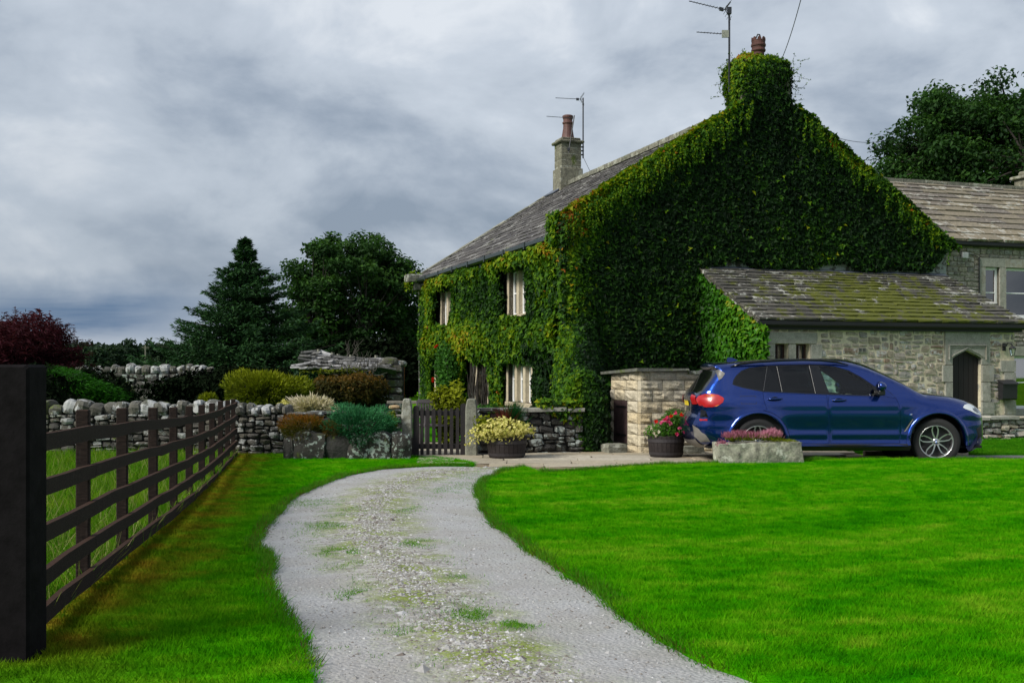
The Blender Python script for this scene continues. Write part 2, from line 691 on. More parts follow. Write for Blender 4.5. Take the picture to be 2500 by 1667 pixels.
def plain(name, col, rough=.6, var=.25, scale=20, bumpk=.15, **kw):
    m, T = mat(name)
    n = T.noise(scale, 5, T.obj(), .6)
    c = T.mix(1.0, col, T.ramp(n, [(.25, 1 - var), (.75, 1 + var)]), 'MULTIPLY')
    T.out(T.pbsdf(c, rough, T.bump(n, bumpk, .01), **kw))
    return m


def leaf_mat(name, stops, rough=.6, trans=.28, spread=.35, spec=.12):
    """colour from the 'tone' attribute plus a random value for each leaf"""
    m, T = mat(name)
    f = T.m('ADD', T.attr('tone'), T.m('MULTIPLY', T.m('SUBTRACT', T.irand(), .5), spread))
    c = T.ramp(f, stops)
    pb = T.n('ShaderNodeBsdfPrincipled')
    T.inp(pb, 'Base Color', c); pb.inputs['Roughness'].default_value = rough
    pb.inputs['Specular IOR Level'].default_value = spec
    tr = T.n('ShaderNodeBsdfTranslucent'); T.inp(tr, 0, T.mix(1.0, c, (1.25, 1.3, .7), 'MULTIPLY'))
    mx = T.n('ShaderNodeMixShader'); mx.inputs[0].default_value = trans
    T.t.links.new(pb.outputs[0], mx.inputs[1]); T.t.links.new(tr.outputs[0], mx.inputs[2])
    T.out(mx.outputs[0])
    return m


M = {}
M['field_stone'] = stone_mat('field_stone', [(.05, .048, .044), (.085, .08, .07), (.115, .105, .08), (.065, .065, .06), (.14, .13, .11)], .34, (.34, .35, .34), moss=.10, dark=.5)
M['cope_stone'] = stone_mat('cope_stone', [(.06, .058, .048), (.12, .115, .095), (.085, .085, .07), (.14, .14, .125)], .40, (.42, .43, .43), moss=.16, dark=.35, mossup=.2)
M['dark_stone'] = stone_mat('dark_stone', [(.045, .043, .04), (.08, .078, .07), (.10, .095, .08)], .25, (.32, .36, .34), moss=.12, dark=.6)
M['wall_joint'] = plain('wall_joint', (.018, .016, .014), .95)
M['lean_stone'] = stone_mat('lean_stone', [(.36, .31, .22), (.44, .39, .30), (.31, .29, .27), (.48, .42, .31), (.39, .37, .35), (.26, .18, .12), (.46, .42, .37)], .16, (.55, .55, .52), dark=.3)
M['cottage_stone'] = stone_mat('cottage_stone', [(.27, .26, .22), (.33, .32, .27), (.37, .33, .25), (.24, .24, .22), (.30, .25, .17)], .10, (.36, .36, .32), dark=.45)
M['mortar'] = plain('mortar', (.62, .55, .40), .95, .3, 14, .5)
M['cottage_mortar'] = plain('cottage_mortar', (.22, .20, .15), .95, .3, 14, .5)
M['dressed'] = stone_mat('dressed', [(.33, .33, .28), (.38, .37, .32), (.34, .32, .26)], .06, (.38, .38, .34), dark=.25, bumpk=.25)
M['mullion_stone'] = stone_mat('mullion_stone', [(.46, .39, .28), (.52, .45, .33)], .0, dark=.15, bumpk=.25)
M['ashlar'] = stone_mat('ashlar', [(.52, .42, .25), (.58, .51, .37), (.46, .42, .34), (.62, .55, .40), (.42, .35, .24)], .0, dark=.30, bumpk=.8, scale=.9)
M['coping'] = stone_mat('coping', [(.13, .135, .115), (.17, .17, .14)], .2, (.36, .38, .33), moss=.2, dark=.4)
M['gatepost'] = stone_mat('gatepost', [(.20, .205, .165), (.24, .24, .19)], .15, (.37, .38, .33), dark=.35, bumpk=.5)
M['slate_main'] = stone_mat('slate_main', [(.055, .050, .054), (.085, .078, .076), (.068, .062, .060), (.11, .10, .092)], .12, (.30, .30, .29), dark=.3, moss=.05)
M['slate_lean'] = stone_mat('slate_lean', [(.055, .052, .046), (.09, .085, .074), (.13, .12, .10), (.07, .067, .06), (.19, .18, .155)], .07, (.46, .46, .42), moss=.66, moss_col=(.110, .125, .004), dark=.5, mfreq=2.6, mcen=(8.8, 25.6, 3.2), scale=1.25)
M['slate_cottage'] = stone_mat('slate_cottage', [(.19, .165, .115), (.24, .205, .145), (.15, .13, .11), (.17, .145, .12), (.26, .22, .145), (.13, .115, .11)], .17, (.42, .41, .36), dark=.3)
M['ruin_slate'] = stone_mat('ruin_slate', [(.10, .10, .10), (.16, .16, .155), (.12, .12, .12)], .35, (.34, .34, .35), dark=.5)
M['ridge'] = stone_mat('ridge', [(.20, .20, .16), (.24, .23, .18)], .2, (.36, .37, .31), moss=.15, dark=.4)
M['boulder'] = stone_mat('boulder', [(.022, .022, .020), (.040, .036, .03)], .10, (.34, .40, .36), moss=.12, dark=.7, scale=2.2)
M['trough_stone'] = stone_mat('trough_stone', [(.34, .34, .26), (.40, .39, .31)], .42, (.52, .53, .44), moss=.28, moss_col=(.13, .15, .02), dark=.55, mossup=.35)
M['flag'] = stone_mat('flag', [(.36, .31, .22), (.42, .37, .28), (.33, .29, .22), (.46, .42, .34), (.38, .30, .20)], .0, dark=.25, bumpk=.2)
M['flag_joint'] = plain('flag_joint', (.16, .12, .07), .95)
M['terracotta'] = plain('terracotta', (.075, .028, .022), .8, .35, 9)
M['stack_stone'] = stone_mat('stack_stone', [(.19, .185, .13), (.22, .21, .16)], .15, (.33, .33, .27), moss=.15, dark=.45)
M['gutter'] = plain('gutter', (.006, .006, .008), .6)
M['gutter_green'] = plain('gutter_green', (.018, .026, .024), .35)
M['lead'] = plain('lead', (.10, .115, .15), .55)
M['white_paint'] = plain('white_paint', (.84, .84, .84), .45, .03)
M['dark_wood'] = plain('dark_wood', (.009, .006, .007), .7, .4, 30, .4)
M['brown_frame'] = plain('brown_frame', (.045, .018, .012), .5)
M['iron'] = plain('iron', (.012, .012, .014), .5)
M['rust'] = plain('rust', (.16, .045, .015), .9, .5, 18)
M['aerial'] = plain('aerial', (.02, .022, .03), .4)
M['aerial_pale'] = plain('aerial_pale', (.25, .26, .22), .5)
M['alarm'] = plain('alarm', (.36, .38, .38), .5, .08)
M['bark'] = plain('bark', (.020, .016, .013), .95, .4, 12, .8)
M['pale_twig'] = plain('pale_twig', (.17, .155, .13), .9, .3)
M['log'] = plain('log', (.42, .42, .42), .9, .3, 7, .6)
M['soil'] = plain('soil', (.018, .012, .009), .95, .4, 40, .8)
M['boulder_pale'] = plain('boulder_pale', (.34, .24, .13), .9, .25, 12)
M['black'] = plain('black', (.006, .006, .007), .6)


def fence_mat():
    m, T = mat('fence_timber')
    p = T.obj()
    g = T.noise(3.0, 5, T.scalev(p, (2.0, 26.0, 26.0)), .6)
    v = T.noise(12, 4, T.scalev(T.pos(), (6, 6, .8)), .6)
    nz = T.n('ShaderNodeSeparateXYZ'); T.inp(nz, 0, T.n('ShaderNodeNewGeometry').outputs['Normal'])
    c = T.ramp(g, [(.3, (.010, .007, .007)), (.7, (.034, .023, .019))])
    c = T.mix(T.rr(v, .58, .75, 0, .5), c, (.055, .047, .043))
    c = T.mix(T.m('MULTIPLY', T.rr(nz.outputs[2], .6, .9, 0, .7), T.rr(g, .35, .6, .3, 1)), c, (.050, .022, .011))
    T.out(T.pbsdf(c, .9, T.bump(g, .4, .01), Specular_IOR_Level=.15))
    return m


M['fence'] = fence_mat()
M['dark_post'] = plain('dark_post', (.006, .005, .006), .9, .7, 9, .8, Specular_IOR_Level=.1)


def glass_mat(name, tint, rough=.02, alpha=.12, spec=.5):
    """thin pane: mostly see-through with a sky reflection"""
    m, T = mat(name)
    tr = T.n('ShaderNodeBsdfTransparent'); T.inp(tr, 0, tint)
    gl = T.n('ShaderNodeBsdfGlossy'); gl.inputs['Roughness'].default_value = rough; T.inp(gl, 0, (1, 1, 1))
    fr = T.n('ShaderNodeFresnel'); fr.inputs[0].default_value = 1.5
    f = T.m('ADD', T.m('MULTIPLY', fr.outputs[0], .9), alpha * .5, clamp=True)
    mx = T.n('ShaderNodeMixShader'); T.inp(mx, 0, f)
    T.t.links.new(tr.outputs[0], mx.inputs[1]); T.t.links.new(gl.outputs[0], mx.inputs[2])
    T.out(mx.outputs[0])
    return m


M['glass'] = glass_mat('glass', (.86, .94, .92))
M['glass_front'] = glass_mat('glass_front', (.66, .90, .88), alpha=.0)
M['glass_dark'] = glass_mat('glass_dark', (.012, .014, .022), alpha=.0)
M['window_glass'] = glass_mat('window_glass', (.25, .28, .3), alpha=.55)
M['reflective_glass'] = glass_mat('reflective_glass', (.10, .11, .12), alpha=.25)


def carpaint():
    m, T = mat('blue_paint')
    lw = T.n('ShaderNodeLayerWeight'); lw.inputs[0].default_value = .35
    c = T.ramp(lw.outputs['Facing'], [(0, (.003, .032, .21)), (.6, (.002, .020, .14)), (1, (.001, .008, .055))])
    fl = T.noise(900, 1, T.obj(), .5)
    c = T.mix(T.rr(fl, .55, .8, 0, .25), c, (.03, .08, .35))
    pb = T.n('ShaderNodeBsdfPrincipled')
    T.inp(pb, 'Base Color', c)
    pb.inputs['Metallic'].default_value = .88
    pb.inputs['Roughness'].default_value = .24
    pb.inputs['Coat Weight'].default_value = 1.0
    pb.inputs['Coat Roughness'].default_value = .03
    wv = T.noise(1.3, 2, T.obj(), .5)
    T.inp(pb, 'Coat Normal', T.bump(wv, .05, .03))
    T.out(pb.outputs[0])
    return m


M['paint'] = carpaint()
M['trim'] = plain('trim', (.008, .008, .009), .45, .1)
M['gloss_black'] = plain('gloss_black', (.004, .004, .005), .08, .05, bumpk=0)
M['rubber'] = plain('rubber', (.010, .010, .011), .8, .2, 60)
M['alloy'] = plain('alloy', (.62, .62, .63), .28, .05, bumpk=.02, Metallic=.9)
M['alloy_dark'] = plain('alloy_dark', (.03, .03, .033), .4, .05, Metallic=.5)
M['chrome'] = plain('chrome', (.7, .7, .72), .12, .02, bumpk=0, Metallic=1.0)
M['greytrim'] = plain('greytrim', (.16, .15, .14), .4, .1)
M['redlens'] = plain('redlens', (.36, .004, .008), .35, .15, 30, bumpk=.02, Coat_Weight=.25)
M['lens'] = plain('lens', (.60, .63, .66), .12, .1, 40, bumpk=.05, Coat_Weight=1.0)
M['lens_dark'] = plain('lens_dark', (.05, .055, .06), .1, .1, bumpk=.02, Coat_Weight=1.0)
M['amber'] = plain('amber', (.75, .22, .03), .15, .1, bumpk=0)
M['yellow_plate'] = plain('yellow_plate', (.62, .47, .02), .5, .05)
M['interior'] = plain('interior', (.012, .012, .013), .7)
M['seat'] = plain('seat', (.02, .02, .021), .6)
M['emblem_blue'] = plain('emblem_blue', (.02, .14, .55), .3, .02)
M['emblem_white'] = plain('emblem_white', (.75, .75, .75), .3, .02)

# foliage ------------------------------------------------------------------
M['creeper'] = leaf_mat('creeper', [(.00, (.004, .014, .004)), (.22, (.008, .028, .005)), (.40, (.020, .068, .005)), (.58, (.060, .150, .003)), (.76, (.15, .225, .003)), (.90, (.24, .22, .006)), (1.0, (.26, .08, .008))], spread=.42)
M['ivy_side'] = leaf_mat('ivy_side', [(.0, (.012, .045, .005)), (.45, (.035, .14, .008)), (.8, (.08, .21, .01)), (1.0, (.22, .22, .01))], rough=.4, spread=.5)
M['conifer'] = leaf_mat('conifer', [(0, (.008, .025, .011)), (.5, (.016, .050, .018)), (1, (.035, .095, .024))], spread=.5, trans=.12)
M['sycamore'] = leaf_mat('sycamore', [(0, (.010, .029, .009)), (.5, (.022, .064, .012)), (1, (.052, .125, .016))], spread=.5)
M['farwood'] = leaf_mat('farwood', [(0, (.012, .028, .018)), (.5, (.022, .045, .024)), (1, (.04, .07, .03))], spread=.5)
M['maple'] = leaf_mat('maple', [(0, (.016, .004, .008)), (.5, (.042, .008, .014)), (1, (.070, .014, .024))], spread=.5)
M['juniper'] = leaf_mat('juniper', [(0, (.004, .028, .010)), (.5, (.014, .10, .035)), (1, (.06, .23, .09))], spread=.5, trans=.15)
M['green_conifer'] = leaf_mat('green_conifer', [(0, (.006, .03, .004)), (.5, (.016, .09, .004)), (1, (.04, .19, .006))], spread=.5)
M['shaded_leaf'] = leaf_mat('shaded_leaf', [(0, (.003, .006, .003)), (1, (.007, .013, .005))], trans=.0, spec=.02, rough=.9)  # near black leaves: deep shade painted into the colour
M['golden'] = leaf_mat('golden', [(0, (.045, .065, .004)), (.5, (.12, .15, .004)), (1, (.21, .24, .008))], spread=.5)
M['bronze'] = leaf_mat('bronze', [(0, (.014, .020, .004)), (.5, (.040, .036, .005)), (1, (.11, .06, .008))], spread=.6)
M['heather_orange'] = leaf_mat('heather_orange', [(0, (.035, .045, .004)), (.5, (.095, .070, .006)), (1, (.21, .075, .010))], spread=.6)
M['cream_bloom'] = leaf_mat('cream_bloom', [(0, (.30, .29, .16)), (.5, (.50, .45, .32)), (1, (.64, .58, .47))], spread=.6)
M['pale_yellow'] = leaf_mat('pale_yellow', [(0, (.22, .26, .03)), (.5, (.48, .46, .12)), (1, (.68, .62, .25))], spread=.7)
M['green_leaf'] = leaf_mat('green_leaf', [(0, (.02, .07, .01)), (.5, (.045, .15, .015)), (1, (.09, .22, .02))], spread=.5)
M['pink_bloom'] = leaf_mat('pink_bloom', [(0, (.42, .006, .02)), (.5, (.58, .03, .13)), (1, (.62, .16, .30))], spread=.9)
M['red_bloom'] = leaf_mat('red_bloom', [(0, (.45, .005, .005)), (1, (.60, .02, .01))], spread=.5)
M['heather_pink'] = leaf_mat('heather_pink', [(0, (.16, .05, .07)), (.5, (.34, .10, .17)), (1, (.50, .22, .30))], spread=.8)
M['red_strap'] = leaf_mat('red_strap', [(0, (.045, .008, .006)), (1, (.14, .03, .018))], spread=.8)
M['green_strap'] = leaf_mat('green_strap', [(0, (.004, .035, .010)), (1, (.012, .10, .02))], spread=.8)


# ground -------------------------------------------------------------------
def grass_cols(T, kind):
    p = T.pos()
    st = T.noise(.55, 4, T.vm('ADD', T.scalev(T.n('ShaderNodeVectorRotate', rotation_type='Z_AXIS', i_Vector=p, i_Angle=-.55).outputs[0], (.55, 2.0, 1)), (3, 1, 0)), .6, .8)
    fine = T.noise(3.3, 4, T.scalev(p, (1, 1.7, 1)), .62)
    f = T.m('ADD', T.m('MULTIPLY', st, .48), T.m('MULTIPLY', fine, .52))
    if kind == 'lawn':
        return T.ramp(f, [(.36, (.016, .190, .001)), (.45, (.036, .270, .001)), (.53, (.075, .325, .003)), (.62, (.160, .375, .012))]), f
    if kind == 'field':
        return T.ramp(f, [(.36, (.035, .15, .005)), (.5, (.08, .24, .008)), (.62, (.18, .31, .02))]), f
    return T.ramp(f, [(.36, (.020, .13, .004)), (.5, (.04, .20, .005)), (.62, (.08, .26, .008))]), f


def grass_mat(name, kind, blade=False):
    m, T = mat(name)
    c, f = grass_cols(T, kind)
    if kind == 'lawn':
        # worn, browned strip beside the fence
        sp = T.n('ShaderNodeSeparateXYZ'); T.inp(sp, 0, T.pos())
        fx = T.m('SUBTRACT', sp.outputs[0], T.m('ADD', T.m('MULTIPLY', sp.outputs[1], -.18), -1.348))     # distance from the fence line
        nn = T.noise(1.6, 4, T.pos(), .6)
        wn = T.m('SUBTRACT', fx, T.m('MULTIPLY', T.m('SUBTRACT', nn, .5), 1.5))
        k = T.rr(wn, .18, .62, 1, 0)
        k = T.m('MULTIPLY', k, T.rr(sp.outputs[1], 4.7, 5.3, 0, 1))
        c = T.mix(T.m('MULTIPLY', k, .95), c, T.ramp(T.noise(4.2, 4, T.pos(), .6), [(.38, (.08, .14, .006)), (.5, (.27, .21, .015)), (.6, (.28, .11, .018))]))
        k2 = T.rr(wn, .4, 1.1, .5, 0)
        c = T.mix(k2, c, (.10, .20, .008))
    if blade:
        c = T.mix(T.m('MULTIPLY', T.orand(), .5), c, T.mix(1.0, c, (1.9, 1.35, 1.5), 'MULTIPLY'))
        pb = T.n('ShaderNodeBsdfPrincipled'); T.inp(pb, 'Base Color', c); pb.inputs['Roughness'].default_value = .55
        pb.inputs['Specular IOR Level'].default_value = .0
        tr = T.n('ShaderNodeBsdfTranslucent'); T.inp(tr, 0, c)
        mx = T.n('ShaderNodeMixShader'); mx.inputs[0].default_value = .35
        T.t.links.new(pb.outputs[0], mx.inputs[1]); T.t.links.new(tr.outputs[0], mx.inputs[2])
        T.out(mx.outputs[0])
    else:
        n = T.noise(60, 3, T.pos(), .7)
        c = T.mix(1.0, c, T.ramp(n, [(.2, .6), (.8, 1.1)]), 'MULTIPLY')
        T.out(T.pbsdf(c, .9, T.bump(n, .8, .03), Specular_IOR_Level=0.0))
    return m


M['lawn'] = grass_mat('lawn', 'lawn'); M['lawn_blade'] = grass_mat('lawn_blade', 'lawn', True)
M['field'] = grass_mat('field', 'field'); M['field_blade'] = grass_mat('field_blade', 'field', True)
M['verge'] = grass_mat('verge', 'verge'); M['verge_blade'] = grass_mat('verge_blade', 'verge', True)


def gravel_mat():
    m, T = mat('gravel')
    p = T.pos(); ac = T.attr('across')
    n = T.noise(1.4, 5, p, .6); n2 = T.noise(55, 3, p, .7); n3 = T.noise(7, 5, p, .65)
    vo = T.vor(46, p); v2 = T.vor(19, p, out='Color')
    base = T.ramp(n2, [(.25, (.20, .203, .21)), (.5, (.315, .32, .33)), (.75, (.45, .455, .46))])
    base = T.mix(T.rr(n, .40, .7, 0, .55), base, (.22, .20, .175))
    cen = T.m('ABSOLUTE', T.m('SUBTRACT', ac, .46))
    cen = T.rr(T.m('ADD', cen, T.m('MULTIPLY', T.m('SUBTRACT', n, .5), .35)), .10, .27, 1, 0)
    sepc = T.n('ShaderNodeSeparateColor'); T.inp(sepc, 0, v2)
    rocky = T.ramp(T.m('ADD', T.m('MULTIPLY', sepc.outputs[0], .7), T.m('MULTIPLY', n2, .3)), [(.2, (.17, .155, .135)), (.5, (.29, .275, .25)), (.8, (.42, .41, .39))])
    base = T.mix(T.m('MULTIPLY', cen, .8), base, rocky)
    ms = T.noise(2.3, 6, T.vm('ADD', p, (5, 2, 0)), .66)
    msf = T.m('MULTIPLY', T.rr(T.m('ADD', ms, T.m('MULTIPLY', T.m('SUBTRACT', n2, .5), .5)), .43, .58, 0, .9), T.m('ADD', T.m('MULTIPLY', cen, .95), .06))
    base = T.mix(msf, base, T.ramp(n3, [(.35, (.10, .13, .015)), (.6, (.19, .25, .025))]))
    edge = T.rr(T.m('ABSOLUTE', T.m('SUBTRACT', ac, .5)), .462, .5, 0, .6)
    base = T.mix(edge, base, (.10, .085, .05))
    h = T.m('ADD', T.m('MULTIPLY', vo, -1.0), T.m('MULTIPLY', n2, .8))
    T.out(T.pbsdf(base, .92, T.bump(h, .55, .012)))
    return m


M['gravel'] = gravel_mat()


def pebble_mat():
    m, T = mat('pebbles')
    r = T.irand()
    c = T.ramp(r, [(0, (.12, .10, .085)), (.3, (.21, .20, .185)), (.6, (.29, .285, .28)), (.9, (.38, .38, .39)), (1, (.52, .52, .52))])
    n = T.noise(40, 3, T.pos(), .6)
    T.out(T.pbsdf(T.mix(1.0, c, T.ramp(n, [(.3, .8), (.7, 1.15)]), 'MULTIPLY'), .9))
    return m


M['pebble'] = pebble_mat()
M['asphalt'] = plain('asphalt', (.10, .10, .105), .9, .3, 60, .5)
# ================================================================ ground
def sheet(name, outline, zf, material, grid=.3, skirt=0.06, kind='structure', holes=(), attrf=None, smooth=True, parent=None):
    V2, TR = cdt(outline, holes, grid, .25)
    V = np.column_stack([V2, zf(V2[:, 0], V2[:, 1])])
    F = [tuple(t) for t in TR]
    n0 = len(V)
    at_ = attrf(V2) if attrf else None
    if skirt:
        L = np.array(outline, float)
        ar = 0.5 * np.sum(L[:, 0] * np.roll(L[:, 1], -1) - np.roll(L[:, 0], -1) * L[:, 1])
        if ar < 0: L = L[::-1]
        z = zf(L[:, 0], L[:, 1])
        m = len(L)
        V = np.concatenate([V, np.column_stack([L, z]), np.column_stack([L, z - skirt])])
        F += [(n0 + i, n0 + m + i, n0 + m + (i + 1) % m, n0 + (i + 1) % m) for i in range(m)]
        if at_ is not None: at_ = np.concatenate([at_, np.zeros(2 * m)])
    o = mk(name, V, F, material, parent, smooth, {'across': at_} if at_ is not None else None)
    o['kind'] = kind
    return o


def grass_tree(name, material, height, radius, blades, tuft_r, seed):
    ng = bpy.data.node_groups.new(name, 'GeometryNodeTree')
    ng.interface.new_socket('Geometry', in_out='INPUT', socket_type='NodeSocketGeometry')
    ng.interface.new_socket('Geometry', in_out='OUTPUT', socket_type='NodeSocketGeometry')
    N = ng.nodes; L = ng.links
    gi = N.new('NodeGroupInput'); go = N.new('NodeGroupOutput')
    dp = N.new('GeometryNodeDistributePointsOnFaces'); dp.distribute_method = 'RANDOM'
    dp.inputs['Seed'].default_value = seed
    na = N.new('GeometryNodeInputNamedAttribute'); na.data_type = 'FLOAT'; na.inputs['Name'].default_value = 'density'
    L.new(na.outputs['Attribute'], dp.inputs['Density'])
    L.new(gi.outputs[0], dp.inputs['Mesh'])
    # one tuft
    pt = N.new('GeometryNodePoints'); pt.inputs['Count'].default_value = blades
    rp = N.new('FunctionNodeRandomValue'); rp.data_type = 'FLOAT_VECTOR'
    rp.inputs[0].default_value = (-tuft_r, -tuft_r, 0); rp.inputs[1].default_value = (tuft_r, tuft_r, 0)
    rp.inputs['Seed'].default_value = seed + 1
    L.new(rp.outputs[0], pt.inputs['Position'])
    cone = N.new('GeometryNodeMeshCone'); cone.inputs['Vertices'].default_value = 3
    cone.fill_type = 'NONE'
    cone.inputs['Radius Top'].default_value = 0.0
    cone.inputs['Radius Bottom'].default_value = radius
    cone.inputs['Depth'].default_value = height
    i1 = N.new('GeometryNodeInstanceOnPoints')
    L.new(pt.outputs[0], i1.inputs['Points']); L.new(cone.outputs['Mesh'], i1.inputs['Instance'])
    rr_ = N.new('FunctionNodeRandomValue'); rr_.data_type = 'FLOAT_VECTOR'
    rr_.inputs[0].default_value = (-.75, -.75, 0); rr_.inputs[1].default_value = (.75, .75, 6.28)
    rr_.inputs['Seed'].default_value = seed + 2
    L.new(rr_.outputs[0], i1.inputs['Rotation'])
    rs = N.new('FunctionNodeRandomValue'); rs.data_type = 'FLOAT'
    rs.inputs[2].default_value = .55; rs.inputs[3].default_value = 1.15; rs.inputs['Seed'].default_value = seed + 3
    L.new(rs.outputs[1], i1.inputs['Scale'])
    rz = N.new('GeometryNodeRealizeInstances'); L.new(i1.outputs[0], rz.inputs[0])
    sm = N.new('GeometryNodeSetMaterial'); sm.inputs['Material'].default_value = material
    L.new(rz.outputs[0], sm.inputs['Geometry'])
    i2 = N.new('GeometryNodeInstanceOnPoints')
    L.new(dp.outputs['Points'], i2.inputs['Points']); L.new(sm.outputs[0], i2.inputs['Instance'])
    r2 = N.new('FunctionNodeRandomValue'); r2.data_type = 'FLOAT_VECTOR'
    r2.inputs[0].default_value = (-.12, -.12, 0); r2.inputs[1].default_value = (.12, .12, 6.28)
    L.new(r2.outputs[0], i2.inputs['Rotation'])
    s2 = N.new('FunctionNodeRandomValue'); s2.data_type = 'FLOAT'
    s2.inputs[2].default_value = .7; s2.inputs[3].default_value = 1.3; s2.inputs['Seed'].default_value = seed + 5
    L.new(s2.outputs[1], i2.inputs['Scale'])
    L.new(i2.outputs[0], go.inputs[0])
    return ng


def grass_on(src, name, tree, densf, label=None):
    me = src.data.copy()
    o = bpy.data.objects.new(name, me); COL.objects.link(o)
    co = np.empty(len(me.vertices) * 3); me.vertices.foreach_get('co', co); co = co.reshape(-1, 3)
    a = me.attributes.new('density', 'FLOAT', 'POINT')
    a.data.foreach_set('value', densf(co[:, 0], co[:, 1]).astype(np.float32))
    md = o.modifiers.new('grass', 'NODES'); md.node_group = tree
    return tag(o, label or 'short green grass blades growing on the ground', 'grass', kind='stuff')


# base terrain out to the horizon
gx = np.concatenate([-np.geomspace(900, 30, 9), np.arange(-26, 27, 2.0), np.geomspace(30, 900, 9)])
gy = np.concatenate([[-40, -10, 0, 2], np.arange(3, 60, 1.5), np.geomspace(62, 1500, 14)])
GX, GY = np.meshgrid(gx, gy)
GZ = G0(GX, GY) - .03 + np.where(GY > 24, -.0, 0)
far = np.clip((GY - 90) / 400, 0, 1)
GZ = GZ + far * 6.0 * (1 + .3 * np.sin(GX / 90)) * (1)
V = np.column_stack([GX.ravel(), GY.ravel(), GZ.ravel()])
nx = len(gx)
F = np.array([(j * nx + i, j * nx + i + 1, (j + 1) * nx + i + 1, (j + 1) * nx + i) for j in range(len(gy) - 1) for i in range(nx - 1)])
o = mk('ground', V, F, M['field'], None, True); o['kind'] = 'structure'

# gravel track ------------------------------------------------------------
edL = [(820, 1790), (780, 1667), (735, 1590), (690, 1510), (655, 1440), (648, 1370), (632, 1320), (650, 1280), (690, 1235), (750, 1200), (830, 1168), (920, 1150), (1030, 1140), (1150, 1139)]
edR = [(2050, 1790), (1830, 1667), (1690, 1600), (1545, 1515), (1410, 1425), (1290, 1345), (1222, 1290), (1178, 1245), (1168, 1218), (1188, 1190), (1235, 1168), (1300, 1155), (1352, 1150), (1385, 1152)]
N_ = 90


def resample(P, n):
    P = np.array(P, float); d = np.r_[0, np.cumsum(np.linalg.norm(np.diff(P, axis=0), axis=1))]
    t = np.linspace(0, d[-1], n)
    return np.column_stack([np.interp(t, d, P[:, i]) for i in range(P.shape[1])])


def gl(pts, off=0.0, per=5):
    return np.array([gp(x, y, off)[:2] for x, y in (catmull(pts, per) if per else pts)])


gL = resample(gl(edL), N_); gR = resample(gl(edR), N_)
# extend behind the camera
gL = np.vstack([[(-1.6, -3)], [(-1.2, 1.5)], gL]); gR = np.vstack([[(2.6, -3)], [(2.3, 1.5)], gR])
nl = len(gL); K = 21
V = []; A = []
for i in range(nl):
    for k in range(K):
        t = k / (K - 1); e = -.035 + 1.07 * t
        p = gL[i] * (1 - e) + gR[i] * e
        V.append((p[0], p[1], 0)); A.append(t)
V = np.array(V); A = np.array(A)
V[:, 2] = G0(0, V[:, 1]) + .004 + .022 * np.exp(-((A - .46) / .17) ** 2) + .012 * wob(V, 2.2, 3)
F = np.array([(i * K + k, i * K + k + 1, (i + 1) * K + k + 1, (i + 1) * K + k) for i in range(nl - 1) for k in range(K - 1)])
tr_ = mk('gravel_track', V, F, M['gravel'], None, True, {'across': A}); tr_['kind'] = 'structure'


def track_z(x, y):
    return G0(x, y) + .006


# loose stones on the crown of the track
def pebbles():
    rg = np.random.default_rng(21)
    n = 26000
    i = rg.random(n) ** 1.15 * (nl - 4) + 2
    a = np.clip(.46 + rg.normal(size=n) * .17, .0, 1.0)
    a[: n // 3] = rg.random(n // 3) * 1.06 - .03
    i0 = i.astype(int); f = (i - i0)[:, None]
    Lp = gL[i0] * (1 - f) + gL[np.minimum(i0 + 1, nl - 1)] * f
    Rp = gR[i0] * (1 - f) + gR[np.minimum(i0 + 1, nl - 1)] * f
    e = (-.02 + 1.04 * a)[:, None]
    P = Lp * (1 - e) + Rp * e
    cen = np.exp(-((a - .46) / .15) ** 2)
    s = rg.lognormal(-5.2, .42, n) * (1 + .65 * cen)
    s[:50] *= 2.2
    s = np.clip(s, .0025, .045)
    z = G0(0, P[:, 1]) + .005 + .022 * cen + .012 * wob(np.column_stack([P, np.zeros(n)]), 2.2, 3)
    oc = np.array([(1, 0, 0), (0, 1, 0), (-1, 0, 0), (0, -1, 0), (0, 0, 1), (0, 0, -1)], float)
    Fo = np.array([(0, 1, 4), (1, 2, 4), (2, 3, 4), (3, 0, 4), (1, 0, 5), (2, 1, 5), (3, 2, 5), (0, 3, 5)])
    V = oc[None] * rg.uniform(.6, 1.2, (n, 6, 1)) * np.array((1, 1, .55)) * s[:, None, None]
    an = rg.random(n) * 6.28
    c, s_ = np.cos(an)[:, None], np.sin(an)[:, None]
    V = np.stack([V[..., 0] * c - V[..., 1] * s_, V[..., 0] * s_ + V[..., 1] * c, V[..., 2]], -1)
    V += np.column_stack([P, z])[:, None]
    F = (Fo[None] + 6 * np.arange(n)[:, None, None]).reshape(-1, 3)
    o = mk('loose_stones', V.reshape(-1, 3), F, M['pebble'])
    tag(o, 'loose pale stones and grit strewn along the crown of the track', 'gravel', kind='stuff')


pebbles()

# lawns ---------------------------------------------------------------------
def ragged(P, amp, step=.07, seed=1):
    P = np.array(P, float)
    d = np.linalg.norm(np.diff(P, axis=0), axis=1).sum()
    R = resample(P, max(4, int(d / step)))
    t = np.gradient(R, axis=0); t /= np.linalg.norm(t, axis=1, keepdims=True) + 1e-9
    nrm = np.column_stack([-t[:, 1], t[:, 0]])
    q = np.column_stack([R, np.zeros(len(R))])
    return R + nrm * (wob(q, 2.3, 4, seed) * amp)[:, None]


def zright(x, y):
    y = np.asarray(y, float)
    r = G0(x, y) + .045 + .085 * ss((y - 9) / 6.5)
    q = np.column_stack([np.asarray(x, float), y, np.zeros(len(y))])
    return r + .012 * wob(q, .5, 2)


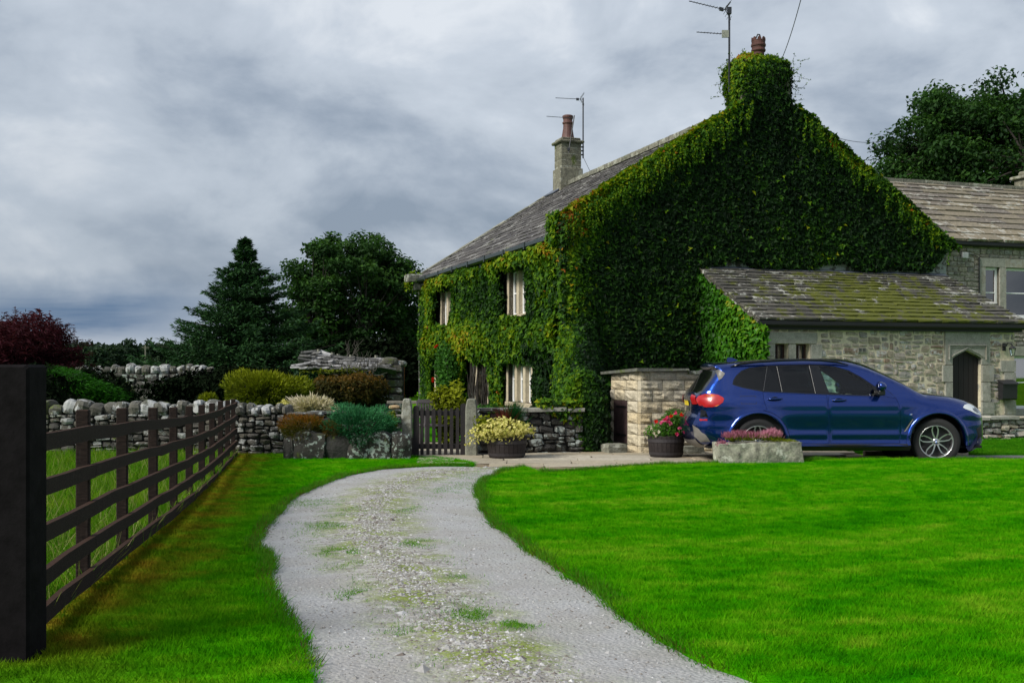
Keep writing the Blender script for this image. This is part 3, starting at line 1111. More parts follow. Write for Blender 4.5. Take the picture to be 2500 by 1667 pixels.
zr = lambda z: .045 + .085 * float(ss((z - 9) / 6.5))
edge_up = [(1318, 1151), (1365, 1149), (1430, 1146), (1500, 1139), (1580, 1134), (1660, 1131), (1750, 1128), (1860, 1125), (2000, 1122), (2200, 1121), (2500, 1121), (2900, 1121)]
rl = ragged(gR[::1], .05, seed=3)
rl = rl[:int(len(rl) * .955)]
up = ragged(gl(edge_up, zr, 3), .02, seed=5)
outl = np.vstack([rl, up[1:], [(13.5, 8), (9, -3)]])
lawn_r = sheet('lawn', outl, zright, M['lawn'], .28, .13)


def zleft(x, y):
    x = np.asarray(x, float); y = np.asarray(y, float)
    q = np.column_stack([x, y, np.zeros(len(y))])
    return G0(x, y) + .03 + .010 * wob(q, .5, 2)


ll = ragged(gL, .06, seed=8)
tip = gl([(1150, 1136), (1158, 1130), (1130, 1123), (1090, 1117), (1050, 1114), (1006, 1112)], .03, 3)
fy = lambda y: -1.348 - .18 * y
outl = np.vstack([ll, tip, [(-1.9, 19.55), (-4.83, 19.62)], [(fy(y) - .02, y) for y in (19.4, 15, 10, 6, 5.6)], [(-5.5, 5.6), (-5.5, -3)]])
lawn_l = sheet('lawn', outl, zleft, M['lawn'], .28, .05)
# rough grass of the field beyond the fence
outl = [(fy(5.65) - .03, 5.65), (fy(8) - .03, 8), (fy(19.4) - .03, 19.4), (-4.9, 19.6), (-14, 19.6), (-14, 5.65)]
field_near = sheet('field', outl, lambda x, y: zleft(x, y) - .01, M['field'], .4, .0)
# verge by the low wall on the right and the garden beyond the gate
Vg = [gp(2068, 1104)[:2], gp(2200, 1100)[:2], gp(2380, 1112)[:2], gp(2700, 1112)[:2], (14, 24.5), (8.2, 24.2), (7.6, 22.6)]
vz = lambda x, y: G0(x, y) + .045 + 0 * np.asarray(x)
verge = sheet('verge', ragged(np.array(Vg + [Vg[0]]), .03, seed=12)[:-1], vz, M['verge'], .3, .06)
gard = sheet('garden_grass', [(-1.2, 20.6), (.55, 21.6), (-.1, 25), (-3.4, 36), (-14, 45), (-22, 60), (-26, 60), (-14, 20.4), (-5, 20.3), (-2.4, 21.2)], lambda x, y: G0(x, y) + .01 + 0 * np.asarray(x), M['verge'], .8, 0)

lt = grass_tree('lawn_tufts', M['lawn_blade'], .032, .0023, 18, .045, 3)
ft = grass_tree('field_tufts', M['field_blade'], .15, .0032, 16, .09, 9)
vt = grass_tree('verge_tufts', M['verge_blade'], .06, .004, 14, .06, 19)


def dens_l(x, y):
    d = np.hypot(x, y)
    k = np.clip(620 * (6.5 / np.maximum(d, 6.0)) ** 1.1, 130, 620)
    vis = (y > 4.6) & (np.abs(x) < y * .50 + .8)
    return k * vis


grass_on(lawn_r, 'lawn_grass', lt, dens_l, 'mown bright green grass of the large lawn right of the track')
grass_on(lawn_l, 'lawn_grass', lt, dens_l, 'mown green grass of the strip between the fence and the track')
grass_on(field_near, 'field_grass', ft, lambda x, y: 75.0 * ((y > 5) & (np.abs(x) < y * .5 + .5)), 'long rough grass of the field behind the post and rail fence')
grass_on(verge, 'verge_grass', vt, lambda x, y: 90.0 * ((y > 5) & (x < y * .5 + .5)), 'short green grass at the foot of the low garden wall')


# ragged longer grass overhanging the track edges
def edge_tufts(P, name, zf, seed, side, label):
    rg = np.random.default_rng(seed)
    R = resample(P, 4000)
    t = np.gradient(R, axis=0); t /= np.linalg.norm(t, axis=1, keepdims=True) + 1e-9
    nrm = np.column_stack([-t[:, 1], t[:, 0]]) * side
    vis = (R[:, 1] > 4.8)
    R = R[vis]; nrm = nrm[vis]
    k = 9
    R = np.repeat(R, k, 0); nrm = np.repeat(nrm, k, 0)
    n = len(R)
    cl = wob(np.column_stack([R, np.zeros(n)]), 3.0, 3, seed)
    keep = rg.random(n) < np.clip(.55 + .5 * cl, .12, 1)
    R = R[keep]; nrm = nrm[keep]; cl = cl[keep]; n = len(R)
    R = R + nrm * (rg.normal(size=n) * .035 + .01)[:, None] + rg.normal(size=(n, 2)) * .01
    P3 = np.column_stack([R, zf(R[:, 0], R[:, 1]) - .012])
    tip = np.column_stack([-nrm * rg.uniform(-.4, 1.0, (n, 1)), np.full(n, 1.0)]) + rg.normal(size=(n, 3)) * .3
    N = np.cross(tip, rg.normal(size=(n, 3)))
    o = leafmesh(name, P3, N, rg.uniform(.03, .075, n) * (1 + .5 * np.clip(cl, 0, 1)), M['edge_grass'], tipdir=tip, aspect=.085, tone=np.clip(.4 + .3 * cl, 0, 1), rng=rg, shape=3)
    tag(o, label, 'grass', kind='stuff')


M['edge_grass'] = leaf_mat('edge_grass', [(0, (.10, .06, .015)), (.25, (.05, .12, .006)), (.6, (.04, .20, .004)), (1, (.13, .28, .010))], spread=.7)
edge_tufts(rl, 'edge_grass', lambda x, y: G0(x, y) + .04 + .085 * ss((y - 9) / 6.5), 31, -1, 'ragged grass overhanging the right edge of the track')
edge_tufts(ll, 'edge_grass', lambda x, y: G0(x, y) + .03, 32, 1, 'ragged grass overhanging the left edge of the track')
edge_tufts(up, 'edge_grass', lambda x, y: G0(x, y) + .04 + .085 * ss((y - 9) / 6.5), 33, -1, 'grass along the top edge of the lawn beside the paving')


# long straw-coloured stems in the field and moss cushions on the track crown
def straw():
    rg = np.random.default_rng(41)
    n = 5200
    y = rg.uniform(5.5, 19.2, n); x = fy(y) - rg.uniform(-.12, 1, n) ** 1.5 * (1.0 + .28 * y) if False else fy(y) - .02 - rg.random(n) ** 1.3 * (.3 + .3 * y)
    q = np.column_stack([x, y, np.zeros(n)])
    P3 = np.column_stack([x, y, zleft(x, y) - .02])
    tip = np.column_stack([rg.normal(size=(n, 2)) * .55, np.ones(n)])
    N = np.cross(tip, rg.normal(size=(n, 3)))
    o = leafmesh('seeding_grass', P3, N, rg.uniform(.14, .34, n), M['straw'], tipdir=tip, aspect=.02, tone=rg.random(n), rng=rg, shape=3)
    tag(o, 'thin straw coloured seeding stalks in the field behind the fence', 'grass', kind='stuff')


M['straw'] = leaf_mat('straw', [(0, (.10, .16, .02)), (.5, (.22, .24, .06)), (1, (.36, .33, .15))], spread=.4)
straw()


def moss_tufts():
    rg = np.random.default_rng(51)
    cen = [(900, 1240, 60), (800, 1285, 55), (860, 1310, 70), (930, 1375, 40), (900, 1262, 50), (960, 1245, 40), (1150, 1508, 40), (1060, 1585, 60), (1270, 1528, 30), (820, 1568, 30), (1180, 1200, 70), (1090, 1180, 80), (1010, 1205, 60),
           (1250, 1160, 70), (890, 1455, 35), (1050, 1480, 60), (960, 1420, 50), (840, 1265, 30), (760, 1230, 50), (830, 1350, 40), (1290, 1640, 40), (1000, 1330, 40), (1100, 1420, 40), (1030, 1560, 60)]
    R = []
    for (px, py, r) in cen:
        x, y, h = gp(px, py)
        n = int(r * 38)
        rx = r / 2700 * y; ry = rx * .9
        R.append(np.column_stack([x + rg.normal(size=n) * rx * .95, y + rg.normal(size=n) * ry * 1.3]))
    k = 60000      # thin growth scattered down the middle of the track
    i = rg.random(k) * (nl - 6) + 3; a = .42 + rg.normal(size=k) * .12
    i0 = i.astype(int); f = (i - i0)[:, None]
    Q = (gL[i0] * (1 - f) + gL[i0 + 1] * f) * (1 - a[:, None]) + (gR[i0] * (1 - f) + gR[i0 + 1] * f) * a[:, None]
    m_ = wob(np.column_stack([Q * np.array((1.3, .8)), np.zeros(k)]), 1.2, 4, 14)
    R.append(Q[m_ > .34])
    R = np.concatenate(R); n = len(R)
    cl = wob(np.column_stack([R, np.zeros(n)]), 5.0, 3, 4)
    R = R[cl > -.1]; n = len(R)
    P3 = np.column_stack([R, G0(0, R[:, 1]) + .012])
    tip = np.column_stack([rg.normal(size=(n, 2)) * .6, np.ones(n)])
    N = np.cross(tip, rg.normal(size=(n, 3)))
    o = leafmesh('track_grass', P3, N, rg.uniform(.008, .022, n), M['edge_grass'], tipdir=tip, aspect=.20, tone=rg.uniform(.6, 1.0, n), rng=rg, shape=3)
    tag(o, 'small patches of grass and moss growing through the stony crown of the track', 'grass', kind='stuff')


moss_tufts()

# paving --------------------------------------------------------------------
pav_poly = [gp(1150, 1141)[:2], gp(1385, 1155)[:2], gp(1440, 1151)[:2], gp(1660, 1140)[:2], gp(1990, 1127)[:2], gp(2130, 1117)[:2], gp(2075, 1103)[:2], (7.6, 22.7), (5.2, 21.8), (4.0, 20.3), (2.2, 20.6), (1.2, 20.2), (-.55, 19.5), (-.6, 21.5), (-.2, 25.5), (-.8, 25.5), (-1.75, 22.0), (-2.0, 19.3)]
pav = sheet('paving', pav_poly, lambda x, y: G0(x, y) + .002 + 0 * np.asarray(x), M['flag_joint'], .6, .05)


def flags():
    rg = np.random.default_rng(61)
    ms = [block_mesh('flagstone', 700 + i, M['flag'], .02, .018, 2, 1) for i in range(8)]
    rects = pack(11.0, 9.5, (.55, 1.25), (.38, .62), rg)
    n = 0
    poly = np.array(pav_poly)
    for (s, c, w_, h_) in rects:
        x, y = -2.2 + s + w_ / 2, 17.0 + c + h_ / 2
        if not inside(poly, [(x, y)])[0]: continue
        if y > 24: continue
        inst('flagstone', ms[rg.integers(8)], pav, (x, y, float(G0(x, y)) + .004 + rg.uniform(-.004, .004)), (rg.normal() * .004, rg.normal() * .004, rg.normal() * .008), (w_ - .02, h_ - .02, .05))
        n += 1


flags()
# narrow tarmac lane in front of the house on the right
ln = sheet('lane', [gp(2060, 1120)[:2], gp(2140, 1115)[:2], gp(2380, 1111)[:2], gp(2900, 1111)[:2], (14.5, 16.2), (7.0, 16.4)], lambda x, y: G0(x, y) + .006 + 0 * np.asarray(x), M['asphalt'], .8, 0)
kb = MB(); fr = Frame((gp(2112, 1113)[0], gp(2112, 1113)[1], -.03), (1, .03, 0), (0, 1, 0))
for i in range(3):
    kb.box(fr, i * .62, i * .62 + .6, 0, .13, 0, .09 - .004 * i, .012)
kbo = kb.build('kerb', M['flag']); kbo['kind'] = 'structure'
# ================================================================ houses
CU, SU = math.cos(rad(18.5)), math.sin(rad(18.5))
HC = np.array((1.322, 25.5, 0.0))
HROT = rad(18.5)


def HW(u, v, h=0.0):
    return HC + np.array((CU * u - SU * v, SU * u + CU * v, h))


def block_set(base, n, seed, material, **kw):
    return [block_mesh(base, seed + i, material, **kw) for i in range(n)]


SB = dict(
    field=block_set('stone', 10, 100, M['field_stone'], roundness=.45, rough=.09),
    cope=block_set('cope_stone', 8, 120, M['cope_stone'], roundness=.72, rough=.055, seg=3),
    dark=block_set('stone', 8, 140, M['dark_stone'], roundness=.4, rough=.09),
    lean=block_set('stone', 12, 160, M['lean_stone'], roundness=.42, rough=.08),
    cott=block_set('stone', 10, 180, M['cottage_stone'], roundness=.34, rough=.06),
    ashlar=block_set('block', 10, 200, M['ashlar'], roundness=.05, rough=.0, seg=4),
    dressed=block_set('quoin', 6, 220, M['dressed'], roundness=.05, rough=.012),
    smain=block_set('slate', 8, 240, M['slate_main'], roundness=.03, rough=.035, flat=.6),
    slean=block_set('slate', 8, 260, M['slate_lean'], roundness=.03, rough=.035, flat=.6),
    scott=block_set('slate', 8, 280, M['slate_cottage'], roundness=.03, rough=.03, flat=.6),
)
# rock-faced blocks: bulge the front faces
for me in SB['ashlar']:
    rg = np.random.default_rng(hash(me.name) % 1000 + 5)
    co = np.empty(len(me.vertices) * 3); me.vertices.foreach_get('co', co); co = co.reshape(-1, 3)
    inn = (np.abs(co[:, 0]) < .45) & (np.abs(co[:, 2]) < .45)
    co[:, 1] += np.where(inn, np.sign(co[:, 1]) * rg.uniform(.05, .34, len(co)), 0) * (np.abs(co[:, 1]) > .4)
    me.vertices.foreach_set('co', co.ravel()); me.update()


def roof_slates(parent, fr, L, S, courses, meshes, wr, rng, thick=.035, clip=None, limit=300, key=None, grow=1.0, material=None):
    """fr: a along the eave, c up the slope, b outward; courses get narrower towards the ridge"""
    ex = np.linspace(grow, 2 - grow, courses); ex = ex / ex.sum() * S
    c = 0; items = []
    for i in range(courses):
        e = ex[i]; a = -rng.uniform(0, .2)
        while a < L:
            w_ = rng.uniform(*wr) * (1.15 - .3 * i / courses)
            a1 = min(a + w_, L + .03); a0 = max(a, -.03)
            if a1 - a0 > .08:
                am = (a0 + a1) / 2
                if clip is None or clip(am, c + e / 2):
                    ln_ = e * 1.28 if i < courses - 1 else e * 1.05
                    lift = thick * .62 + rng.uniform(-.004, .006)
                    loc = fr(am, lift, c + ln_ / 2 - .02 + rng.uniform(-.012, .012))
                    rot = fr.euler((0, rng.normal() * .008, 0))
                    # local x of block = along, y = normal, z = up slope; tail raised
                    rot = fr.euler(((thick * .75) / ln_ * (1 if np.dot(np.cross(fr.a, fr.b), fr.c) > 0 else -1), rng.normal() * .007, 0))
                    items.append((meshes[rng.integers(len(meshes))], loc, rot, (a1 - a0 - .008, thick * rng.uniform(.85, 1.25), ln_), (am, c)))
            a += w_
        c += e
    if key: items.sort(key=lambda it: key(it[4]))
    for me, loc, rot, sc, _ in items[:limit]:
        inst('slate', me, parent, loc, rot, sc)
    if len(items) > limit:
        join_blocks([it[:4] for it in items[limit:]], 'slating', material or meshes[0].materials[0], parent)


def casement(parent, fr, s0, c0, w_, h_, lights, sm, fm, gm, recess=.16, mw=.14, head=.16, sill=.12, jamb=.13, bar=True, proud=.02, sash=False, t=.045):
    """stone-surround window; returns the window object"""
    mb = MB()
    mb.box(fr, s0 - jamb, s0 + w_ + jamb, -recess - .04, proud, c0 + h_, c0 + h_ + head, .008)
    mb.box(fr, s0 - jamb - .03, s0 + w_ + jamb + .03, -recess - .04, proud + .03, c0 - sill, c0, .01)
    mb.box(fr, s0 - jamb, s0, -recess - .04, proud - .002, c0 + .001, c0 + h_ - .001, .008)
    mb.box(fr, s0 + w_, s0 + w_ + jamb, -recess - .04, proud - .002, c0 + .001, c0 + h_ - .001, .008)
    lw = (w_ - mw * (lights - 1)) / lights
    for i in range(1, lights):
        x = s0 + i * lw + (i - 1) * mw
        mb.box(fr, x, x + mw, -recess - .03, proud - .02, c0 + .001, c0 + h_ - .001, .015)
    wo = mb.build('window', sm, parent)
    for i in range(lights):
        x = s0 + i * (lw + mw)
        f = MB()
        f.box(fr, x, x + t, -recess, -recess + .05, c0, c0 + h_, .004)
        f.box(fr, x + lw - t, x + lw, -recess, -recess + .05, c0, c0 + h_, .004)
        f.box(fr, x + t, x + lw - t, -recess, -recess + .049, c0, c0 + t * 1.2, .004)
        f.box(fr, x + t, x + lw - t, -recess, -recess + .049, c0 + h_ - t, c0 + h_, .004)
        if bar:
            f.box(fr, x + t, x + lw - t, -recess + .004, -recess + .045, c0 + h_ * .5 - .015, c0 + h_ * .5 + .015, .003)
        f.build('frame', fm, wo)
        p = MB()
        p.box(fr, x + t * .8, x + lw - t * .8, -recess + .018, -recess + .024, c0 + t, c0 + h_ - t * .8)
        p.build('pane', gm, wo)
    return wo


# ---------------------------------------------------------------- farmhouse
farm = empty('farmhouse', tuple(HC), HROT, 'large two storey stone farmhouse smothered in green creeper with a stone slate roof', 'farmhouse')
GWID, HLEN = 10.55, 14.2
EAV, RIDGE_H, UR = 4.62, 8.08, 5.27
PAR0, PAR1 = 5.05, 8.35
FRF = Frame((0, 0, 0), (0, 1, 0), (-1, 0, 0))          # front wall: a = v, outward = -u
FRG = Frame((0, 0, 0), (1, 0, 0), (0, -1, 0))          # gable: a = u, outward = -v
fw = [  # v0, h0, w, h, lights
    (3.05, 2.92, 1.35, 1.17, 2), (10.1, 2.92, 1.35, 1.17, 2), (2.62, .62, 1.85, 1.2, 3), (11.0, .55, 1.2, 1.3, 2)]
door_rect = [(6.3, 0.0), (7.35, 0.0), (7.35, 1.95), (6.3, 1.95)]
holes = [[(v0, h0), (v0 + w_, h0), (v0 + w_, h0 + h_), (v0, h0 + h_)] for v0, h0, w_, h_, _ in fw]
mb = MB()
mb.extrude(FRF, [(.5, -.1), (6.3, -.1), (6.3, 1.95), (7.35, 1.95), (7.35, -.1), (HLEN, -.1), (HLEN, EAV), (.5, EAV)], -.5, 0, holes)
mb.build('front_wall', M['dark_stone'], farm)
mb = MB()
gp_poly = [(0, -.1), (GWID, -.1), (GWID, PAR0), (UR, PAR1), (0, PAR0)]
mb.extrude(FRG, gp_poly, -.5, 0)
mb.build('gable_wall', M['dark_stone'], farm)
mb = MB()
mb.extrude(Frame((0, HLEN, 0), (1, 0, 0), (0, -1, 0)), [(0, -.1), (GWID, -.1), (GWID, EAV), (UR, RIDGE_H - .06), (0, EAV)], -.45, 0)
mb.box(WF, GWID - .5, GWID, .5, HLEN, -.1, EAV - .02)
mb.build('rear_walls', M['dark_stone'], farm)
for v0, h0, w_, h_, l_ in fw:
    casement(farm, FRF, v0, h0, w_, h_, l_, M['mullion_stone'], M['white_paint'], M['window_glass'], recess=.17, mw=.17, jamb=.14)
# door in the front wall
dm = MB()
dm.box(FRF, 6.12, 6.3, -.45, .03, 0, 1.95, .01); dm.box(FRF, 7.35, 7.53, -.45, .03, 0, 1.95, .01); dm.box(FRF, 6.12, 7.53, -.45, .035, 1.951, 2.2, .01)
dsur = dm.build('door_surround', M['mullion_stone'], farm)
dm = MB(); dm.box(FRF, 6.3, 7.35, -.34, -.28, 0, 1.95)
dm.build('door', M['dark_wood'], dsur)
# interior floor/dark box so that windows look into a room
mb = MB(); mb.box(WF, 2.2, 2.25, .6, HLEN - .1, 0, EAV); mb.box(WF, .45, 2.2, .6, HLEN - .1, 2.2, 2.3)
mb.build('inner_wall', plain('room_plaster', (.10, .09, .08), .9), farm)

# roof
SL = math.hypot(UR + .18, RIDGE_H - EAV + .0)
ang = math.atan2(RIDGE_H - EAV, UR + .18)
fs = Frame((-.18, .42, EAV + .02), (0, 1, 0), (-math.sin(ang), 0, math.cos(ang)), (math.cos(ang), 0, math.sin(ang)))
rb = MB()
rb.add([fs(0, 0, 0), fs(HLEN - .27, 0, 0), fs(HLEN - .27, 0, SL), fs(0, 0, SL), fs(0, -.09, 0), fs(HLEN - .27, -.09, 0), fs(HLEN - .27, -.09, SL), fs(0, -.09, SL)],
       [(0, 1, 2, 3), (7, 6, 5, 4), (0, 4, 5, 1), (1, 5, 6, 2), (3, 7, 4, 0)])
bs = [(UR, .42, RIDGE_H), (GWID + .15, .42, EAV - .05), (GWID + .15, HLEN + .15, EAV - .05), (UR, HLEN + .15, RIDGE_H)]
rb.add(bs + [(a, b, c - .1) for a, b, c in bs], [(0, 1, 2, 3), (7, 6, 5, 4), (0, 4, 5, 1), (1, 5, 6, 2), (2, 6, 7, 3)])
roof = rb.build('roof', M['slate_main'], farm)
rg = np.random.default_rng(301)
roof_slates(roof, fs, HLEN - .27, SL - .1, 21, SB['smain'], (.45, .85), rg, .04, key=lambda q: q[0] + .4 * q[1], grow=1.25)
rdg = block_set('ridge_stone', 4, 320, M['ridge'], roundness=.12, rough=.03)
v = .5
while v < HLEN:
    inst('ridge_stone', rdg[rg.integers(4)], roof, (UR, v + .33, RIDGE_H + .07), (0, 0, rg.normal() * .01), (.34, .66, .15)); v += .665
# far verge: rough mossy edge stones
i = 0
while i * .5 < SL - .2:
    p = fs(HLEN - .30, .055, i * .5 + .25)
    inst('verge_stone', rdg[i % 4], roof, tuple(p), fs.euler((0, 0, rg.normal() * .03)), (.42, .10, .54)); i += 1
kn = MB(); kn.box(WF, -.62, .1, HLEN - .5, HLEN + .05, EAV - .12, EAV + .16, .03); kn.box(WF, -.40, .1, HLEN - .46, HLEN + .04, EAV - .40, EAV - .125, .03)
kn.build('kneeler', M['coping'], farm)
# gutter
gt = MB(); pr = [(-.30, .02), (-.30, .10), (-.285, .115), (-.19, .115), (-.18, .10), (-.18, .0), (-.24, -.03)]
gt.extrude(Frame((0, 0, EAV - .10), (1, 0, 0), (0, -1, 0)), pr, -(HLEN + .1), -.1)
for v in np.arange(.6, HLEN, 1.7): gt.box(WF, -.315, -.17, v, v + .07, EAV - .14, EAV + .025)
gt.box(WF, -.16, -.01, .1, HLEN, EAV - .24, EAV - .09)
gt.build('gutter', M['gutter_green'], farm)


def chimney_pot(parent, prof, k=18, crown=None, material=None, extra=None):
    mb = MB(); mb.lathe(prof, k=k)
    if crown:
        R, z0, hh, t = crown
        for j in range(8):
            a = 2 * PI * (j + .5) / 8
            fr = Frame((R * math.cos(a), R * math.sin(a), z0), (-math.sin(a), math.cos(a), 0), (math.cos(a), math.sin(a), 0))
            mb.extrude(fr, [(-.055, 0), (.055, 0), (.035, hh * .7), (.012, hh), (-.012, hh), (-.035, hh * .7)], -t, 0)
    return mb.build('chimney_pot', material or M['terracotta'], parent, smooth=False)


# near chimney (under the ivy)
cb_ = MB(); cb_.box(WF, 4.52, 5.90, .05, .80, PAR1 - .8, 9.05, .01)
ch1 = cb_.build('chimney', M['stack_stone'], farm)
pot = chimney_pot(ch1, [(.15, 9.1), (.145, 9.36), (.18, 9.40), (.18, 9.43), (.165, 9.45), (.165, 9.50), (.185, 9.52), (.185, 9.56), (.17, 9.58), (.17, 9.66), (.13, 9.66), (.11, 9.45)], crown=(.17, 9.65, .09, .03))
pot.location = (5.22, .42, 0)
cg = MB(); cg.tube([(-.09, 0, 9.68), (-.02, 0, 9.82), (.03, 0, 9.82), (.09, 0, 9.68)], .018, 5)
co_ = cg.build('cowl_loop', M['iron'], ch1); co_.location = (5.22, .42, 0)
# far chimney
cu, cv_ = UR, 13.55
cb_ = MB()
cb_.box(WF, cu - .44, cu + .44, cv_ - .38, cv_ + .38, RIDGE_H - .7, RIDGE_H + .62, .02)
cb_.box(WF, cu - .38, cu + .38, cv_ - .34, cv_ + .34, RIDGE_H + .62, 9.60, .015)
for k in range(4):
    z = RIDGE_H + .7 + k * .22
    cb_.box(WF, cu - .385, cu + .385, cv_ - .345, cv_ + .345, z, z + .20, .012)
cb_.box(WF, cu - .48, cu + .48, cv_ - .44, cv_ + .44, 9.60, 9.70, .03)
cb_.box(WF, cu - .38, cu + .38, cv_ - .35, cv_ + .35, 9.70, 9.80, .04)
ch2 = cb_.build('chimney', M['stack_stone'], farm)
pot = chimney_pot(ch2, [(.24, 9.78), (.21, 9.95), (.17, 10.2), (.165, 10.32), (.20, 10.36), (.20, 10.40), (.165, 10.43), (.165, 10.5), (.18, 10.53), (.20, 10.6), (.20, 10.63), (.15, 10.66)], material=plain('pot_brown', (.10, .042, .035), .6, .3, 9))
pot.location = (cu, cv_, 0)
fl = MB(); fl.box(Frame(fs(HLEN - 1.35, .09, SL - .75), fs.a, fs.b, fs.c), 0, 1.0, -.02, .03, 0, .5, .01)
fl.build('lead_flashing', M['lead'], roof)


def yagi(parent, name, p, d, L, n, el=.16, up=(0, 0, 1), refl=True, material=None):
    """television aerial arm from p along d"""
    d = np.array(d, float); d /= np.linalg.norm(d)
    upv = np.array(up, float)
    mb = MB()
    p = np.array(p, float)
    mb.tube([p, p + d * L], .011, 5)
    cr = np.cross(d, upv); cr /= np.linalg.norm(cr)
    for i in range(n):
        q = p + d * (L * (.12 + .88 * (i + .5) / n))
        l_ = el * (1 - .35 * i / n)
        mb.tube([q - cr * l_ - upv * .02, q + cr * l_ + upv * .02], .006, 4)
    if refl:
        q = p + d * L * .10
        for sgn in (1, -1):
            for k in range(4):
                c = q - d * .04 * k + upv * sgn * (.04 + .055 * k)
                mb.tube([c - cr * .22, c + cr * .22], .006, 4)
            mb.tube([q, q - d * .14 + upv * sgn * .22], .008, 4)
        mb.box(Frame(q + d * .10, d, cr), -.05, .05, -.03, .03, -.05, .03)
    return mb.build(name, material or M['aerial'], parent)


# aerials: things of their own, strapped to the stacks
A1 = HW(4.36, .35, 0)
aer = empty('tv_aerial', (A1[0], A1[1], 8.3), 0, 'tall dark pole with two television aerial arms beside the ivy covered near chimney', 'aerial')
mb = MB(); mb.tube([(0, 0, 0), (0, 0, 2.06)], .026, 7); mb.box(WF, -.05, .05, -.05, .05, 1.92, 2.08); mb.build('mast', M['aerial'], aer)
yagi(aer, 'aerial_arm', (0, 0, 2.0), (-.97, .0, .235), 1.02, 11)
yagi(aer, 'aerial_arm', (0, 0, 1.42), (-.98, .1, .10), .80, 9, refl=False)
mb = MB(); mb.box(WF, -.18, -.01, -.02, .02, 1.34, 1.52); mb.build('mount_plate', M['aerial_pale'], aer)
A2 = HW(cu + .46, cv_ - .2, 0)
aer = empty('tv_aerial', (A2[0], A2[1], 9.2), 0, 'slim aerial mast standing to the right of the far bare stone chimney', 'aerial')
mb = MB(); mb.tube([(.05, 0, -.1), (.05, 0, 2.08)], .028, 6)
for z in (.0, .14, .28): mb.box(WF, -.18, .08, -.02, .02, z, z + .05)
mb.build('mast', M['aerial'], aer)
yagi(aer, 'aerial_arm', (.05, 0, 2.03), (-1, .0, .05), 1.0, 8, el=.12)
A3 = HW(cu - .1, cv_ - .46, 0)
aer = empty('tv_aerial', (A3[0], A3[1], 9.2), 0, 'short aerial whose single arm points left from the brown pot of the far chimney', 'aerial')
mb = MB(); mb.tube([(-.05, 0, .0), (.16, 0, 1.35)], .022, 6); mb.box(WF, -.09, -.0, -.05, .03, .1, .18); mb.build('mast', M['aerial'], aer)
yagi(aer, 'aerial_arm', (.14, 0, 1.25), (-1, 0, .07), .98, 9, el=.1, refl=False)

# ---------------------------------------------------------------- lean-to
LV = 2.62        # depth of the wall face in front of the gable
LU0, LU1 = 3.42, 10.32
lean = empty('stone_extension', tuple(HW(0, 0)), HROT, 'single storey stone lean-to with mossy slate roof, arched door and two small windows', 'extension')
FL = Frame((0, -LV, 0), (1, 0, 0), (0, -1, 0))
LH = 2.42
# openings
w1 = (3.79, 1.50, .34, .55); w2 = (4.31, 1.50, .37, .55)
dc = 8.92; dw = .42
arch = [(dc - dw, .05), (dc + dw, .05), (dc + dw, 1.74), (dc + dw * .82, 1.79), (dc + dw * .45, 1.86), (dc, 1.94), (dc - dw * .45, 1.86), (dc - dw * .82, 1.79), (dc - dw, 1.74)]
mb = MB()
rct = lambda a, c, w_, h_: [(a, c), (a + w_, c), (a + w_, c + h_), (a, c + h_)]
mb.extrude(FL, [(LU0, -.1), (dc - dw, -.1)] + [arch[0]] + arch[:1:-1] + [arch[1], (dc + dw, -.1), (LU1, -.1), (LU1, LH), (LU0, LH)], -.4, 0, [rct(*w1), rct(*w2)])
mb.box(WF, LU0, LU0 + .38, -LV + .4, -.01, -.1, 2.42)
mb.box(WF, LU1 - .38, LU1, -LV + .4, -.01, -.1, 2.42)
mb.extrude(Frame((LU0, 0, 0), (0, 1, 0), (-1, 0, 0)), [(-LV + .02, 2.42), (-.01, 2.42), (-.01, 3.78)], -.3, 0)
mb.extrude(Frame((LU1, 0, 0), (0, 1, 0), (-1, 0, 0)), [(-LV + .02, 2.42), (-.01, 2.42), (-.01, 3.78)], 0, .3)
mb.build('wall', M['mortar'], lean)
# dressed surrounds
excl = [(w1[0] - .24, w2[0] + w2[2] + .28, 1.33, w1[1] + w1[3] + .25), (dc - dw - .22, dc + dw + .26, 0, LH), (LU1 - .42, LU1 + .1, 0, 2.0)]
rgl = np.random.default_rng(333)
rects = pack(LU1 - LU0, LH - .02, (.14, .42), (.08, .19), rgl, [(a - LU0, b - LU0, c, d) for a, b, c, d in excl])
lay(lean, Frame((LU0, -LV, 0), (1, 0, 0), (0, -1, 0)), rects, SB['lean'], .12, .026, rgl, out=.020, jit=.012, tilt=.05, limit=300, key=lambda r: -r[1], material=M['lean_stone'])
# window head, mullion and blocks
for (a, b, c, d) in [(3.60, 4.86, 2.05, 2.30), (4.13, 4.31, 1.50, 2.049), (4.685, 5.12, 1.40, 1.68), (3.48, 3.785, 1.50, 1.78), (3.55, 3.785, 1.785, 2.045), (4.685, 4.98, 1.685, 2.045), (3.65, 4.85, 1.33, 1.498)]:
    inst('quoin', SB['dressed'][rgl.integers(6)], lean, FL((a + b) / 2, -.06, (c + d) / 2), FL.euler(), (b - a - .008, .22, d - c - .008))
for (a, c, w_, h_) in (w1, w2):
    wb = MB(); t = .04
    wb.box(FL, a, a + t, -.22, -.15, c, c + h_); wb.box(FL, a + w_ - t, a + w_, -.22, -.15, c, c + h_)
    wb.box(FL, a + t, a + w_ - t, -.22, -.151, c, c + t); wb.box(FL, a + t, a + w_ - t, -.22, -.151, c + h_ - t, c + h_)
    wb.box(FL, a + w_ * .5 - .012, a + w_ * .5 + .012, -.22, -.16, c + t, c + h_ - t)
    wo = wb.build('window', M['brown_frame'], lean)
    p = MB(); p.box(FL, a + t, a + w_ - t, -.20, -.194, c + t, c + h_ - t); p.build('pane', M['window_glass'], wo)
